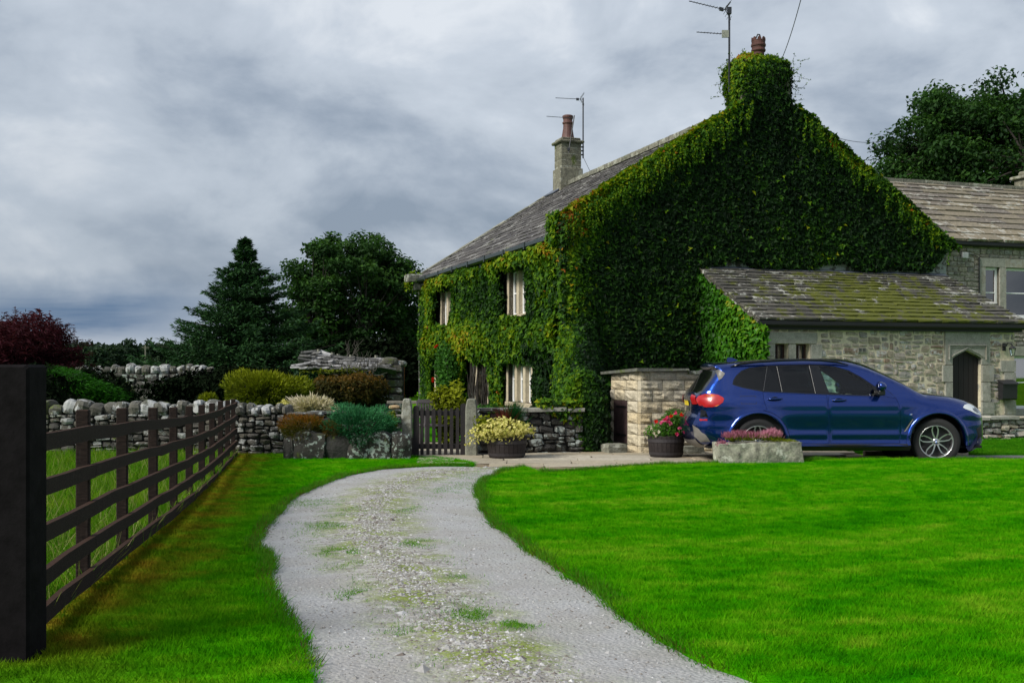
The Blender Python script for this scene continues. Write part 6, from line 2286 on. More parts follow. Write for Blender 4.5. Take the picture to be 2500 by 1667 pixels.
def maple_sprays():
    rg = np.random.default_rng(611)
    root = bpy.data.objects['red_maple']
    mb = MB(); Ps = []; Td = []
    for k in range(150):
        a = rg.uniform(-.3, 1.25) if k % 3 else rg.uniform(1.2, 2.6)
        rr_ = 1.0 + .12 * rg.normal()
        p = np.array((math.cos(a) * 1.05 * rr_, rg.normal() * .5, 1.35 + math.sin(a) * .95 * rr_))
        d = np.array((math.cos(a) * 1.1, rg.normal() * .3, math.sin(a) * .6 + .05)); d /= np.linalg.norm(d)
        pts = [p]
        for j in range(7):
            d = d + rg.normal(size=3) * .12; d[2] -= .02; d /= np.linalg.norm(d)
            p = p + d * .055; pts.append(p)
            for _ in range(6): Ps.append(p + rg.normal(size=3) * .018); Td.append(d)
        mb.tube(pts, .006, 3, False)
    tag(mb.build('branch', M['bark'], root), kind='stuff')
    P = np.array(Ps)
    leafmesh('spray_leaves', P, rg.normal(size=P.shape) * .5 + np.array((0, 0, 1)), rg.uniform(.06, .11, len(P)), M['maple'], root, tipdir=np.array(Td) + rg.normal(size=P.shape) * .6, tone=rg.uniform(.3, 1, len(P)), rng=rg, aspect=.22)


maple_sprays()
bush('dark_hedge', 'near black shrubbery in shade below the red maple', 'shrub', 60, 22.3, 900, 1050, 130, 9000, .13, M['shaded_leaf'], 613, .2, depth=.8)  # added for the darkness under the maple, shade painted in its leaves


def layered(name, label, px0, px1, Y, ptop, pbot, seed):
    """spreading conifer with flat arching sprays"""
    rg = np.random.default_rng(seed)
    xc = ((px0 + px1) / 2 - 1250) / 2700 * Y
    root = empty(name, (xc, Y, float(G0(0, Y))), 0, label, 'shrub')
    Ps = []; Td = []; Tn = []
    for (pa, pb, ya, yb) in ((120, 262, 890, 938), (225, 318, 925, 962), (180, 330, 935, 985), (130, 250, 925, 975), (200, 330, 955, 1005), (110, 230, 960, 1010)):
        n = 2400
        t = rg.random(n)
        x = ((pa + (pb - pa) * t) - 1250) / 2700 * Y - xc
        z = CAMH - ((ya + (yb - ya) * t ** 1.8) - 900) * Y / 2700
        y = rg.uniform(-.6, .6, n)
        z = z - .10 * (y / .6) ** 2 + .04 * wob(np.column_stack([x, y, 0 * x]), 2.5, 3, seed) - rg.random(n) * .14
        Ps.append(np.column_stack([x, y, z - float(G0(0, Y))])); Td.append(np.column_stack([np.full(n, .8), y * .5, .15 - t * .6])); Tn.append(.75 - 2.6 * (rg.random(n) * .14) - .1 * t)
    P = np.vstack(Ps); td_ = np.vstack(Td)
    leafmesh('foliage', P, rg.normal(size=P.shape) * .35 + np.array((0, 0, 1)), rg.uniform(.06, .12, len(P)), M['green_conifer'], root, tipdir=td_ + rg.normal(size=P.shape) * .4, tone=np.clip(np.concatenate(Tn), 0, 1), rng=rg, aspect=.18, shape=3)
    mb = MB(); mb.tube([(-.3, 0, -.05), (-.3, 0, .8), (.2, 0, 1.0)], [.08, .06, .02], 6); mb.build('stem', M['bark'], root)
    # inner growth, its shade painted in with near black leaves
    P, N, r = balls(rg, 5000, (-.1, .25, .75), .95, .6, .70, .25, seed)
    leafmesh('inner_foliage', P, N + rg.normal(size=P.shape) * .6, rg.uniform(.08, .14, len(P)), M['shaded_leaf'], root, tone=rg.random(len(P)), rng=rg)


layered('spreading_conifer', 'low spreading bright green conifer between the red maple and the wall', 120, 330, 22.6, 890, 1000, 620)

# old outbuilding ruin behind the garden ---------------------------------------------------
RY = 28.0
ruin = empty('ruined_outbuilding', ((860 - 1250) / 2700 * RY, RY, 0), 0, 'tumbledown stone outbuilding with slumped pale roof slabs and a rubble pier', 'outbuilding')
rx_ = lambda px: (px - 860) / 2700 * RY
hz = lambda py: CAMH - (py - 900) * RY / 2700
mb = MB(); mb.box(WF, rx_(735), rx_(975), .1, .6, -.05, hz(905)); mb.box(WF, rx_(735), rx_(900), .6, 2.4, -.05, hz(905)); mb.build('core', M['wall_joint'], ruin)
fr = Frame((rx_(735), 0, 0), (1, 0, 0), (0, -1, 0))
rects = pack(rx_(982) - rx_(735), hz(890), (.22, .55), (.10, .22), np.random.default_rng(630))
rects = [r for r in rects if r[0] > 1.6 or r[1] > .9]
lay(ruin, fr, rects, SB['field'], .3, .02, np.random.default_rng(631), tilt=.10, jit=.05, limit=200, material=M['field_stone'])
inst('cap_stone', SB['cope'][2], ruin, (rx_(950), .2, hz(884)), (0, 0, .2), (.42, .4, .24)); inst('cap_stone', SB['cope'][3], ruin, (rx_(975), .3, hz(888)), (0, 0, -.2), (.3, .35, .16))
inst('cap_stone', SB['cope'][5], ruin, (rx_(930), .2, hz(890)), (0, 0, .5), (.25, .3, .1))
rgr = np.random.default_rng(632)
sl_ = [block_mesh('roof_slab', 640 + i, M['ruin_slate'] if 'ruin_slate' in M else M['cope_stone'], .06, .06, 2, .5) for i in range(5)]
for i in range(5):
    for j in range(11):
        px = 742 + j * 20 + rgr.uniform(-5, 5)
        zt = hz(np.interp(px, [740, 790, 850, 950], [866, 876, 884, 884])); zb2 = hz(905)
        t = i / 4
        inst('roof_slab', sl_[rgr.integers(5)], ruin, (rx_(px), -.15 + t * .9, zb2 + (zt - zb2) * t + .02), (rgr.uniform(-.1, .1) - .35, rgr.normal() * .10, rgr.normal() * .15), (rgr.uniform(.3, .5), .40, .05))
for (pa, ya, pb, yb, w_) in ((768, 857, 800, 868, .055), (797, 868, 842, 879, .05), (848, 877, 912, 877, .05), (914, 877, 935, 878, .06)):
    mb = MB(); mb.tube([(rx_(pa), .8, hz(ya)), ((rx_(pa) + rx_(pb)) / 2, .78, (hz(ya) + hz(yb)) / 2 - .01), (rx_(pb), .8, hz(yb))], w_, 8)
    mb.build('ridge_log', M['log'], ruin)
for (px, py) in ((764, 858), (799, 866), (813, 870), (908, 873), (845, 872)):
    mb = MB(); mb.tube([(rx_(px), .75, hz(py) - .15), (rx_(px) + .02, .75, hz(py) + .07)], .05, 6); mb.build('peg', M['gatepost'], ruin)
ivr = empty('ivy_growth', tuple(ruin.location), 0, 'dark ivy hanging over the left wall of the ruined outbuilding', 'ivy')
n = 9000
P = np.column_stack([rgr.uniform(rx_(728), rx_(925), n), -.18 - .12 * rgr.random(n), rgr.uniform(.4, hz(903), n)])
P[:, 1] += .08 * wob(P, 1.5, 3, 3)
leafmesh('foliage', P, rgr.normal(size=(n, 3)) * .5 + np.array((0, -1, .3)), rgr.uniform(.07, .13, n), M['conifer'], ivr, tone=.35 + .25 * wob(P, 1.2, 3, 5), rng=rgr, down=.6)
n = 1600
P = np.column_stack([rgr.uniform(rx_(738), rx_(900), n), -.25 + .1 * rgr.normal(size=n), hz(905) + .03 * rgr.normal(size=n)])
P = P[wob(P, 1.0, 3, 8) > -.1]
leafmesh('moss', P, rgr.normal(size=P.shape) * .5 + np.array((0, -.5, 1)), .07, M['golden'], ivr, tone=np.full(len(P), .25), rng=rgr)
M['dull_twig'] = plain('dull_twig', (.06, .055, .045), .9)
tw_ = empty('bare_twigs', tuple(ruin.location), 0, 'tangle of bare pale twigs over the ruined outbuilding beside its rubble pier', 'branches')
mb = MB()
for k in range(60):
    p = np.array((rgr.uniform(rx_(835), rx_(925)), -.3 + rgr.normal() * .1, hz(rgr.uniform(905, 935)))); d = np.array((rgr.normal() * .8, rgr.normal() * .3, rgr.uniform(-.3, 1)))
    pts = [p]
    for j in range(6): d = d + rgr.normal(size=3) * .35; p = p + d / np.linalg.norm(d) * .10; pts.append(p)
    mb.tube(pts, [.012, .011, .010, .009, .007, .006, .004], 4, False)
for k in range(9):
    p = np.array((rgr.uniform(rx_(835), rx_(862)), .9, hz(rgr.uniform(880, 890)))); pts = [p]
    for j in range(7): p = p + np.array((rgr.normal() * .05, 0, .08)); pts.append(p)
    mb.tube(pts, [.012, .011, .010, .009, .008, .007, .005, .004], 4, False)
tag(mb.build('twigs', M['dull_twig'], tw_), kind='stuff')
# rusty gate and dark post
rgate = empty('rusty_gate', ((960 - 1250) / 2700 * 29.2, 29.2, 0), 0, 'rusty iron garden gate standing behind the rubble pier', 'gate')
mb = MB(); z1 = CAMH - (878 - 900) * 29.2 / 2700
for k in range(4): mb.tube([(-.12 + k * .135, 0, .2), (-.12 + k * .135, 0, z1 - .1 * (k % 2))], .018, 5)
mb.tube([(-.12, 0, z1 - .15), (.30, 0, z1 - .12)], .016, 5); mb.tube([(-.12, 0, .5), (.30, 0, .5)], .02, 5); mb.tube([(-.12, 0, 1.1), (.30, 0, 1.1)], .02, 5)
for k in range(6): mb.tube([(.1 + k * .035, 0, 1.1), (.1 + k * .035, 0, z1 - .12)], .008, 4)
mb.build('bars', M['rust'], rgate)
mb = MB(); mb.tube([(0, 0, -.1), (0, 0, CAMH - (880 - 900) * 29 / 2700)], .045, 7)
o = mb.build('iron_post', M['iron']); o.location = ((983 - 1250) / 2700 * 29, 29, 0); tag(o, 'thin dark post at the right end of the ruined pier', 'post')
# garden bench and chair behind the gate
gbn = empty('garden_bench', ((1010 - 1250) / 2700 * 22.8, 22.8, 0), .05, 'weathered pale timber rail bench behind the left gatepost', 'bench')
for (z0, z1, nm) in ((.50, .56, 'seat'), (.78, .84, 'backrest')):
    mb = MB(); mb.box(WF, -.55, .68, -.02 if nm == 'backrest' else -.4, .02, z0 + .0, z1, .008); mb.build(nm, M['log_bench'] if 'log_bench' in M else M['pale_twig'], gbn)
for xx in (-.5, .62):
    mb = MB(); mb.box(WF, xx - .04, xx + .04, -.05, .05, -.02, .50); mb.build('leg', M['pale_twig'], gbn)
chair = empty('garden_chair', ((1055 - 1250) / 2700 * 21.6, 21.6, .0), .35, 'grey slatted wooden garden chair seen over the picket gate', 'chair')
M['grey_wood'] = plain('grey_wood', (.085, .075, .08), .85, .3)
def lean_box(mb, a0, a1, z0, z1, t=.012):
    for_ = Frame((0, 0, .42), (1, 0, 0), None, (0, .22, .97)); mb.box(for_, a0, a1, -t, t, z0, z1)
mb = MB(); lean_box(mb, -.26, .26, .42, .49, .016); mb.build('top_rail', M['grey_wood'], chair)
for k in range(9):
    mb = MB(); lean_box(mb, -.235 + k * .055, -.205 + k * .055, .0, .415, .008); mb.build('slat', M['grey_wood'], chair)
mb = MB(); lean_box(mb, -.29, -.255, -.45, .47); lean_box(mb, .255, .29, -.45, .47); mb.build('back_legs', M['grey_wood'], chair)
mb = MB(); mb.box(WF, -.27, .27, -.45, .0, .40, .43); mb.box(WF, -.27, -.23, -.45, -.41, 0, .62); mb.box(WF, .23, .27, -.45, -.41, 0, .62); mb.box(WF, -.28, -.22, -.47, .05, .62, .65); mb.box(WF, .22, .28, -.47, .05, .62, .65); mb.build('seat', M['grey_wood'], chair)
bush('golden_climber', 'bright yellow green climber inside the garden just above the picket gate', 'shrub', 1100, 21.6, 945, 1080, 44, 6500, .085, M['golden'], 640, .6, depth=.4, tonef=lambda P, N, t: t - .1)
bush('garden_shrub', 'dark green shrub between the pale window jamb and the golden climber', 'shrub', 1180, 25.0, 985, 1065, 40, 2600, .09, M['green_leaf'], 641, .35, depth=.4, tonef=lambda P, N, t: t - .3)
# ================================================================ trees
def broadleaf(name, label, X, Y, h, rx, rz, zc, nclus, nleaf, size, material, seed, ry=None, clr=.75, group=None, tone0=.35, gap=0.0, squash=.62, limbs=9):
    rg = np.random.default_rng(seed)
    g = float(G0(X, Y)) - .05
    root = empty(name, (X, Y, g), 0, label, 'tree', group)
    ry = ry or rx
    C = rg.normal(size=(nclus, 3)); C /= np.linalg.norm(C, axis=1, keepdims=True)
    lum = 1 + .20 * wob(C * 1.5, 1.3, 3, seed)
    r = (.25 + .75 * rg.random(nclus) ** .45) * lum
    C = C * r[:, None] * np.array((rx - clr * .5, ry - clr * .5, rz - clr * .4)); C[:, 2] += zc
    C = C[C[:, 2] > zc - rz * .96]
    m = len(C)
    per = rg.multinomial(nleaf, np.full(m, 1 / m))
    P = []; Nn = []; Tt = []
    for c, k in zip(C, per):
        q = rg.normal(size=(k, 3)); q /= np.linalg.norm(q, axis=1, keepdims=True) + 1e-9
        q *= (rg.random((k, 1)) ** .5)
        s = clr * rg.uniform(.65, 1.3)
        P.append(c + q * np.array((s, s, s * squash)))
        Nn.append(q * .6 + np.array((0, 0, .7)))
        out = np.linalg.norm((c - (0, 0, zc)) / (rx, ry, rz))
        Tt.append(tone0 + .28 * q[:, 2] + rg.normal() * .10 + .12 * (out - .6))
    P = np.vstack(P); Nn = np.vstack(Nn) + rg.normal(size=P.shape) * .55; Tt = np.concatenate(Tt)
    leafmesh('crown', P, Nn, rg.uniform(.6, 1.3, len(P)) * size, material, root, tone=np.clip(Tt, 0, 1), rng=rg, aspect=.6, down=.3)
    mb = MB()
    th = .035 * h + .05
    top = np.array((rg.normal() * .2, rg.normal() * .2, zc))
    mb.tube([(0, 0, 0), (th * .2, 0, .25 * (zc - rz)), top * np.array((.6, .6, .5)), top], [th * 1.25, th, th * .75, th * .45], 8)
    mb.build('trunk', M['bark'], root)
    lb = MB(); A = []
    idx = rg.choice(m, min(limbs, m), replace=False)
    for i in idx:
        s0 = np.array((0, 0, zc * rg.uniform(.35, .85))); e = C[i]
        mid_ = s0 * .45 + e * .55 + np.array((0, 0, -.12 * np.linalg.norm(e - s0)))
        lb.tube([s0, mid_, e], [th * .30, th * .16, th * .06], 5, False)
        A += [mid_, (mid_ + e) / 2, e]
    A = np.array(A)
    for i in range(m):
        d = np.linalg.norm(A - C[i], axis=1); a = A[np.argmin(d)]
        lb.tube([a, (a + C[i]) / 2 + rg.normal(size=3) * .08, C[i]], [th * .11, th * .08, th * .03], 4, False)
    lb.build('branches', M['bark'], root)
    return root


Y = 56.0
X = (858 - 1250) / 2700 * Y
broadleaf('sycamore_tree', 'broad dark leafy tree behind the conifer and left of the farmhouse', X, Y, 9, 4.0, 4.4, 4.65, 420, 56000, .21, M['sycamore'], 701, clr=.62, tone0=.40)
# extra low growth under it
bush('hedge_growth', 'dark undergrowth at the foot of the broad tree', 'hedge', 905, 50, 835, 985, 150, 9000, .28, M['shaded_leaf'], 702, .3, depth=1.5)
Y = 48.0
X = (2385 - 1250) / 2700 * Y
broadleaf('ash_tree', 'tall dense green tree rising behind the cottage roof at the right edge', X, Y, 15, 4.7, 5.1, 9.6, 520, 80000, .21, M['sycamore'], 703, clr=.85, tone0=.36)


def conifer(name, label, X, Y, h, rbase, seed, material, nb=15, tiers=34):
    rg = np.random.default_rng(seed)
    root = empty(name, (X, Y, float(G0(X, Y))), 0, label, 'tree')
    P = []; Td = []; Nn = []; Tn = []
    mb = MB()
    for i in range(tiers):
        t = (i / (tiers - 1))
        z = .35 + (h - .35) * (t ** .92)
        rr = rbase * (1 - t) ** 1.0 + .05
        if i % 3 == 1: rr *= .82
        rr *= 1 - .35 * np.exp(-((t - .60) / .035) ** 2) - .45 * np.exp(-((t - .89) / .03) ** 2)
        k = max(5, int(nb * (1 - t * .55)))
        for b in range(k):
            a = 2 * PI * (b + rg.uniform(-.35, .35)) / k + i * 1.1
            L = rr * rg.uniform(.70, 1.12)
            if L < .12: L = .12
            n = int(70 + 420 * (L / rbase))
            u = rg.random(n) ** .75
            side = rg.normal(size=n) * .25 * L ** .6 * (1 - u * .65)
            dr = np.array((math.cos(a), math.sin(a), 0)); sd_ = np.array((-dr[1], dr[0], 0))
            rise = -.20 * L * u + .26 * L * u ** 3 + (.25 * L * u if t > .85 else 0)
            q = dr * (u * L)[:, None] + sd_ * side[:, None] + np.array((0, 0, 1.0)) * (z + rise + rg.normal(size=n) * .02 - rg.random(n) * .09)[:, None]
            P.append(q); Td.append(dr + sd_ * np.sign(side)[:, None] * .7 + np.array((0, 0, .28)) + 0 * q)
            Tn.append(.25 + .45 * u + rg.normal(size=n) * .1)
            mb.tube([(0, 0, z), dr * L * .5 + np.array((0, 0, z - .07 * L)), dr * L * .95 + np.array((0, 0, z + .04 * L))], [.03 * (1.1 - t), .02 * (1.1 - t), .006], 3, False)
    P = np.vstack(P); Td = np.vstack(Td)
    n = len(P)
    leafmesh('crown', P, rg.normal(size=P.shape) * .5 + np.array((0, 0, 1.)), rg.uniform(.10, .22, n), material, root, tipdir=Td, tone=np.clip(np.concatenate(Tn), 0, 1), rng=rg, aspect=.30, shape=4, fold=.05)
    # leader
    P2 = np.column_stack([rg.normal(size=260) * .04, rg.normal(size=260) * .04, rg.uniform(h - .7, h + .12, 260)])
    leafmesh('leader', P2, rg.normal(size=P2.shape), .12, material, root, tipdir=np.tile((0, 0, 1.), (260, 1)) + rg.normal(size=P2.shape) * .8, tone=np.full(260, .4), rng=rg, aspect=.3)
    mb.build('branches', M['bark'], root)
    tb = MB(); tb.tube([(0, 0, -.05), (0, 0, h * .5), (0, 0, h)], [.16, .09, .02], 7); tb.build('trunk', M['bark'], root)
    return root


Y = 38.0
conifer('conifer_tree', 'dark conifer with tiered drooping boughs and a pointed top behind the wall', (598 - 1250) / 2700 * Y, Y, CAMH + (900 - 588) * Y / 2700, 4.3, 711, M['conifer'], nb=19, tiers=27)

# far woods ---------------------------------------------------------------------
FARL = 'separate rounded crowns of the distant wood on the skyline at the left'
names = ['small far tree at the left end of the distant wood', 'rounded far tree in the distant wood', 'dome shaped far tree standing proud in the distant wood', 'narrow far tree beside the gap in the distant wood', 'large far tree left of the utility pole', 'large far tree behind the utility pole', 'far tree at the right end of the wood next to the conifer', 'low far tree touching the conifer']
for i, (px, pt, hw_, Y) in enumerate([(168, 858, 22, 150), (205, 852, 24, 155), (238, 846, 26, 150), (280, 848, 20, 160), (312, 836, 34, 165), (378, 832, 34, 160), (415, 838, 28, 168), (450, 842, 34, 170)]):
    X = (px - 1250) / 2700 * Y; h = CAMH + (900 - pt) * Y / 2700 + .3; r = hw_ / 2700 * Y * 1.15
    broadleaf('far_tree', names[i], X, Y, h, r, h * .55, h * .50, 60, 3600, .55, M['farwood'], 720 + i, clr=r * .36, group='distant woodland trees on the skyline', tone0=.4 + .04 * (i % 3), limbs=4)


def wood_mass():
    rg = np.random.default_rng(735)
    n = 26000
    X = rg.uniform(-115, -20, n); Y = 182 + rg.normal(size=n) * 3
    top = 4.4 + 1.3 * wob(np.column_stack([X, X * 0, X * 0]), .10, 3, 3) + .6 * wob(np.column_stack([X, X * 0, X * 0]), .6, 2, 4)
    Z = rg.random(n) ** .6 * top + .6
    P = np.column_stack([X, Y, Z])
    o = leafmesh('distant_wood', P, rg.normal(size=P.shape) + np.array((0, -1, .6)), rg.uniform(.5, 1.0, n), M['farwood'], None, tone=np.clip(.35 + .3 * wob(P, .25, 3, 5), 0, 1), rng=rg)
    tag(o, 'continuous band of far woodland low on the horizon', 'woodland', kind='stuff')
    n = 22000
    X = rg.uniform(25, 150, n); Y = 180 + rg.normal(size=n) * 3
    P = np.column_stack([X, Y, rg.random(n) ** .6 * (6 + 2 * wob(np.column_stack([X, X * 0, X * 0]), .1, 3, 6))])
    o = leafmesh('distant_wood', P, rg.normal(size=P.shape) + np.array((0, -1, .6)), rg.uniform(.5, 1.0, n), M['farwood'], None, tone=np.clip(.35 + .3 * wob(P, .25, 3, 5), 0, 1), rng=rg)
    tag(o, 'continuous band of far woodland beyond the houses', 'woodland', kind='stuff')


wood_mass()
mb = MB(); Yp = 120
mb.tube([(0, 0, 0), (0, 0, CAMH + (900 - 842) * Yp / 2700)], [.09, .06], 6); zt = CAMH + (900 - 845) * Yp / 2700
mb.box(WF, -.4, .4, -.03, .03, zt - .16, zt - .11)
o = mb.build('utility_pole', M['pale_twig']); o.location = ((355 - 1250) / 2700 * Yp, Yp, 0); tag(o, 'wooden utility pole in front of the far trees on the left', 'utility pole')
# garden back wall foliage: dark shrubs at the foot of the conifer
bush('shade_shrub', 'near black growth in the shade under the conifer boughs', 'shrub', 560, 33.5, 900, 1010, 190, 9000, .16, M['shaded_leaf'], 741, .25, depth=1.0)
bush('shade_shrub', 'dark growth between the golden shrub and the ruined wall', 'shrub', 760, 30.5, 890, 1010, 60, 4000, .14, M['shaded_leaf'], 742, .25, depth=.6)
bush('garden_hedge', 'dark hedge closing the gap between the ruined pier and the farmhouse corner', 'hedge', 1010, 62, 790, 962, 95, 8000, .3, M['shaded_leaf'], 743, .2, depth=1.5)
# ================================================================ the car
CARY = 18.47; CARX = 5.31
car = empty('blue_suv', (CARX, CARY, -.028), 0, 'dark blue five door family car parked in front of the stone extension', 'car')


def tr(zx, zy, w_=.92):
    Z = CARY - w_
    px = 1660 + zx / 3.0154; py = 860 + zy / 3.0154
    return ((px - 1250) / 2700 * Z - 5.235, CAMH - (py - 900) * Z / 2700 + .028)


WR = .370                      # wheel radius
WXF, WXR, WZ = 1.435, -1.435, WR
ARCH = .452


def W0(x):
    x = np.asarray(x, float)
    r = .945 - .20 * np.clip((-1.72 - x) / .70, 0, 1) ** 2.2 - .30 * np.clip((x - 1.62) / .78, 0, 1) ** 2.4
    return r


ZB = [0.0, .24, .30, .345, .40, .47, .55, .66, .78, .90, .955, 1.00, 1.04, 1.10, 1.16, 1.35, 1.52, 1.66]
WB = [-.07, -.035, -.012, -.010, -.036, -.012, -.028, -.018, -.006, -.010, -.004, -.016, -.030, -.052, -.085, -.165, -.235, -.315]


def Wf(x, z):
    x = np.asarray(x, float); z = np.asarray(z, float)
    b = np.interp(z, ZB, WB)
    # smooth the interpolation a little
    b = (b + np.interp(z + .025, ZB, WB) + np.interp(z - .025, ZB, WB)) / 3
    # crease feature only in the middle
    k = 1 - .6 * ss((np.abs(x) - 1.0) / .9) * (z < .66)
    b = b * np.where(z < .66, k, 1)
    nose = ss((x - .9) / 1.2) * ss((z - .80) / .25) * .10
    flare = 0
    for wx in (WXF, WXR):
        d = np.hypot(x - wx, z - WZ)
        flare = flare + .030 * np.exp(-np.clip(d - ARCH, 0, 9) / .075) * (z > .2)
    return W0(x) + b - nose + flare


# centre-line silhouette: bottom rear -> over the roof -> front bottom
SIL = [(-2.18, .30), (-2.30, .34), (-2.385, .46), (-2.41, .60), (-2.37, .72), (-2.325, .82), (-2.33, .96), (-2.355, 1.06), (-2.31, 1.115), (-2.18, 1.27), (-2.02, 1.50), (-2.07, 1.575), (-1.90, 1.600), (-1.55, 1.630), (-1.10, 1.655), (-.60, 1.662), (-.15, 1.655), (.12, 1.625), (.40, 1.535), (.75, 1.375),
       (1.02, 1.235), (1.22, 1.125), (1.45, 1.095), (1.75, 1.060), (2.00, 1.00), (2.18, .92), (2.275, .82), (2.31, .70), (2.325, .55), (2.315, .42), (2.27, .30), (2.12, .235)]
silp = np.array(catmull(SIL, 5))
nS = len(silp)


def sil_dist(P):
    P = np.asarray(P, float); d = np.full(len(P), 9.0)
    for a, b in zip(silp[:-1], silp[1:]):
        ab = b - a; t = np.clip(((P - a) @ ab) / (ab @ ab + 1e-12), 0, 1)
        d = np.minimum(d, np.linalg.norm(P - (a + t[:, None] * ab), axis=1))
    return d


def rad_at(x, z):
    return np.where(z > 1.12, .075, .11) + .09 * ss((np.abs(x) - 1.75) / .4) * (z < 1.1)


def lift(P, off=0.0):
    """2-D (x,z) side point -> half width"""
    P = np.asarray(P, float)
    x, z = P[:, 0], P[:, 1]
    w_ = Wf(x, z)
    d = sil_dist(P); R = rad_at(x, z)
    t = np.clip(1 - d / R, 0, 1)
    return w_ - R * (1 - np.sqrt(1 - np.minimum(t, .995) ** 2)) * .9 + off


def side_panel(name, outer, holes, material, parent, off=0.0, grid=.045, both=True, edge=.0, smooth=True, sides=(-1, 1)):
    """panel(s) following the flank; returned per side"""
    V2, TR = cdt(outer, holes, grid)
    w_ = lift(V2, off)
    res = []
    for s in sides:
        V = np.column_stack([V2[:, 0], s * w_, V2[:, 1]])
        F = [t if s < 0 else t[::-1] for t in TR]
        if edge:
            V = list(V); F = list(F)
            for L in [outer] + list(holes):
                L = np.array(L, float); n = len(L); b = len(V); wl = lift(L, off)
                for k in range(n): V.append((L[k, 0], s * wl[k], L[k, 1]))
                for k in range(n): V.append((L[k, 0], s * (wl[k] - edge), L[k, 1]))
                for k in range(n): F.append((b + k, b + (k + 1) % n, b + n + (k + 1) % n, b + n + k))
        res.append(mk(name, V, F, material, parent, smooth))
    return res


def arc(cx_, cz_, r, a0, a1, n):
    return [(cx_ + r * math.cos(a), cz_ + r * math.sin(a)) for a in np.linspace(a0, a1, n)]


def shrink(poly, g):
    """offset a closed polygon inwards by g"""
    P = np.array(poly, float)
    ar = .5 * np.sum(P[:, 0] * np.roll(P[:, 1], -1) - np.roll(P[:, 0], -1) * P[:, 1])
    s = 1 if ar > 0 else -1
    out = []
    n = len(P)
    for i in range(n):
        a, b, c = P[i - 1], P[i], P[(i + 1) % n]
        d1 = (b - a) / (np.linalg.norm(b - a) + 1e-9); d2 = (c - b) / (np.linalg.norm(c - b) + 1e-9)
        n1 = np.array((-d1[1], d1[0])) * s; n2 = np.array((-d2[1], d2[0])) * s
        m_ = n1 + n2; m_ /= np.linalg.norm(m_) + 1e-9
        k = g / max(m_ @ n1, .5)
        out.append(b + m_ * k)
    return [tuple(p) for p in out]


sillz = .305
a_s = math.asin((sillz - WZ) / ARCH)
frontarch = arc(WXF, WZ, ARCH, PI - a_s, a_s, 30)          # rear edge over the top to the front edge
reararch = arc(WXR, WZ, ARCH, PI - a_s, a_s, 30)
# daylight opening
gw = .80
DLO = [tr(345, 236, .86), tr(352, 205, .84), tr(372, 172, .80), tr(412, 134, .76), tr(470, 112, .72), tr(590, 99, .70), tr(700, 93, .69), tr(910, 88, .69), tr(1000, 92, .69), tr(1100, 103, .70), tr(1200, 132, .72), tr(1290, 180, .76), tr(1385, 245, .80), tr(1462, 302, .84), tr(1462, 316, .86), tr(1390, 323, .87), tr(1050, 311, .87), tr(760, 298, .87), tr(560, 289, .87), tr(420, 262, .87), tr(360, 243, .87)]
DLOs = DLO
# outer side silhouette (closed with arches)
side = [tuple(p) for p in silp] + [(1.95, .215)] + [(WXF + ARCH * math.cos(a_s), sillz - .03)] + [p for p in frontarch[::-1]] + [(-.0, sillz)] + [p for p in reararch[::-1]] + [(-2.0, .285)]
# doors
fd = [tr(1052, 326, .88), tr(1200, 330, .88), tr(1400, 334, .88), tr(1500, 330, .88), tr(1545, 335, .88), tr(1568, 380), tr(1580, 430), tr(1582, 520), tr(1580, 600), tr(1575, 640), (tr(1575, 655)[0], .345), (tr(1060, 655)[0], .345), tr(1056, 520), tr(1052, 420), tr(1045, 370)]
rdoor = [tr(565, 292, .88), tr(800, 303, .88), tr(1036, 313, .88), tr(1036, 326, .88), tr(1040, 370), tr(1044, 420), tr(1048, 520), (tr(1052, 655)[0], .345)]
arc_pts = [p for p in arc(WXR, WZ, ARCH + .055, .02, 1.42, 12)]
rdoor = rdoor + [(WXR + ARCH + .07, .345)] + arc_pts + [tr(590, 415), tr(570, 360, .9)]
fdo = [tr(1052, 314, .88)] + [tr(1390, 327, .88), tr(1465, 322, .88)] + fd[3:]
body_holes = [DLO, shrink(fdo, -.000), shrink(rdoor, -.000)]
for o in side_panel('body_side', side, body_holes, M['paint'], car, 0.0, .045, edge=.02): pass
for n_, poly in (('front_door', fdo), ('rear_door', rdoor)):
    for o in side_panel(n_, shrink(poly, .0045), [], M['paint'], car, 0.0, .04, edge=.018):
        s = -1 if o.data.vertices[0].co.y < 0 else 1
        c = tr(1130, 352, .93) if n_ == 'front_door' else tr(655, 342, .93)
        hb = MB()
        y0 = float(lift(np.array([c]))[0])
        pts = []
        for t in np.linspace(-1, 1, 9):
            pts.append((c[0] + t * .115, s * (y0 + .004 + .034 * (1 - t ** 4)), c[1] + .004 * t))
        hb.tube(pts, [.010, .014, .016, .017, .017, .017, .016, .014, .010], 8)
        hb.build('handle', M['paint'], o, smooth=True)
        cp = MB(); cp.lathe([(.0, 0), (.05, .0), (.052, .002)], k=14, axis='y'); co2 = cp.build('handle_cup', M['gloss_black'], o); co2.scale = (1.2, 1, .55)
        co2.location = (c[0], s * (y0 + .003), c[1] + .004)

# dark liner just inside the flanks (seen in the shut lines)
lin = [(-2.2, .36), (-2.25, .9), (-2.0, 1.12), (-1.0, 1.12), (1.2, 1.05), (2.0, .93), (2.2, .75), (2.2, .3), (1.93, .3)] + [p for p in arc(WXF, WZ, ARCH + .02, a_s, PI - a_s, 20)] + [(0, .3)] + [p for p in arc(WXR, WZ, ARCH + .02, a_s, PI - a_s, 20)]
side_panel('liner', lin, [], M['interior'], car, -.05, .12, smooth=False)
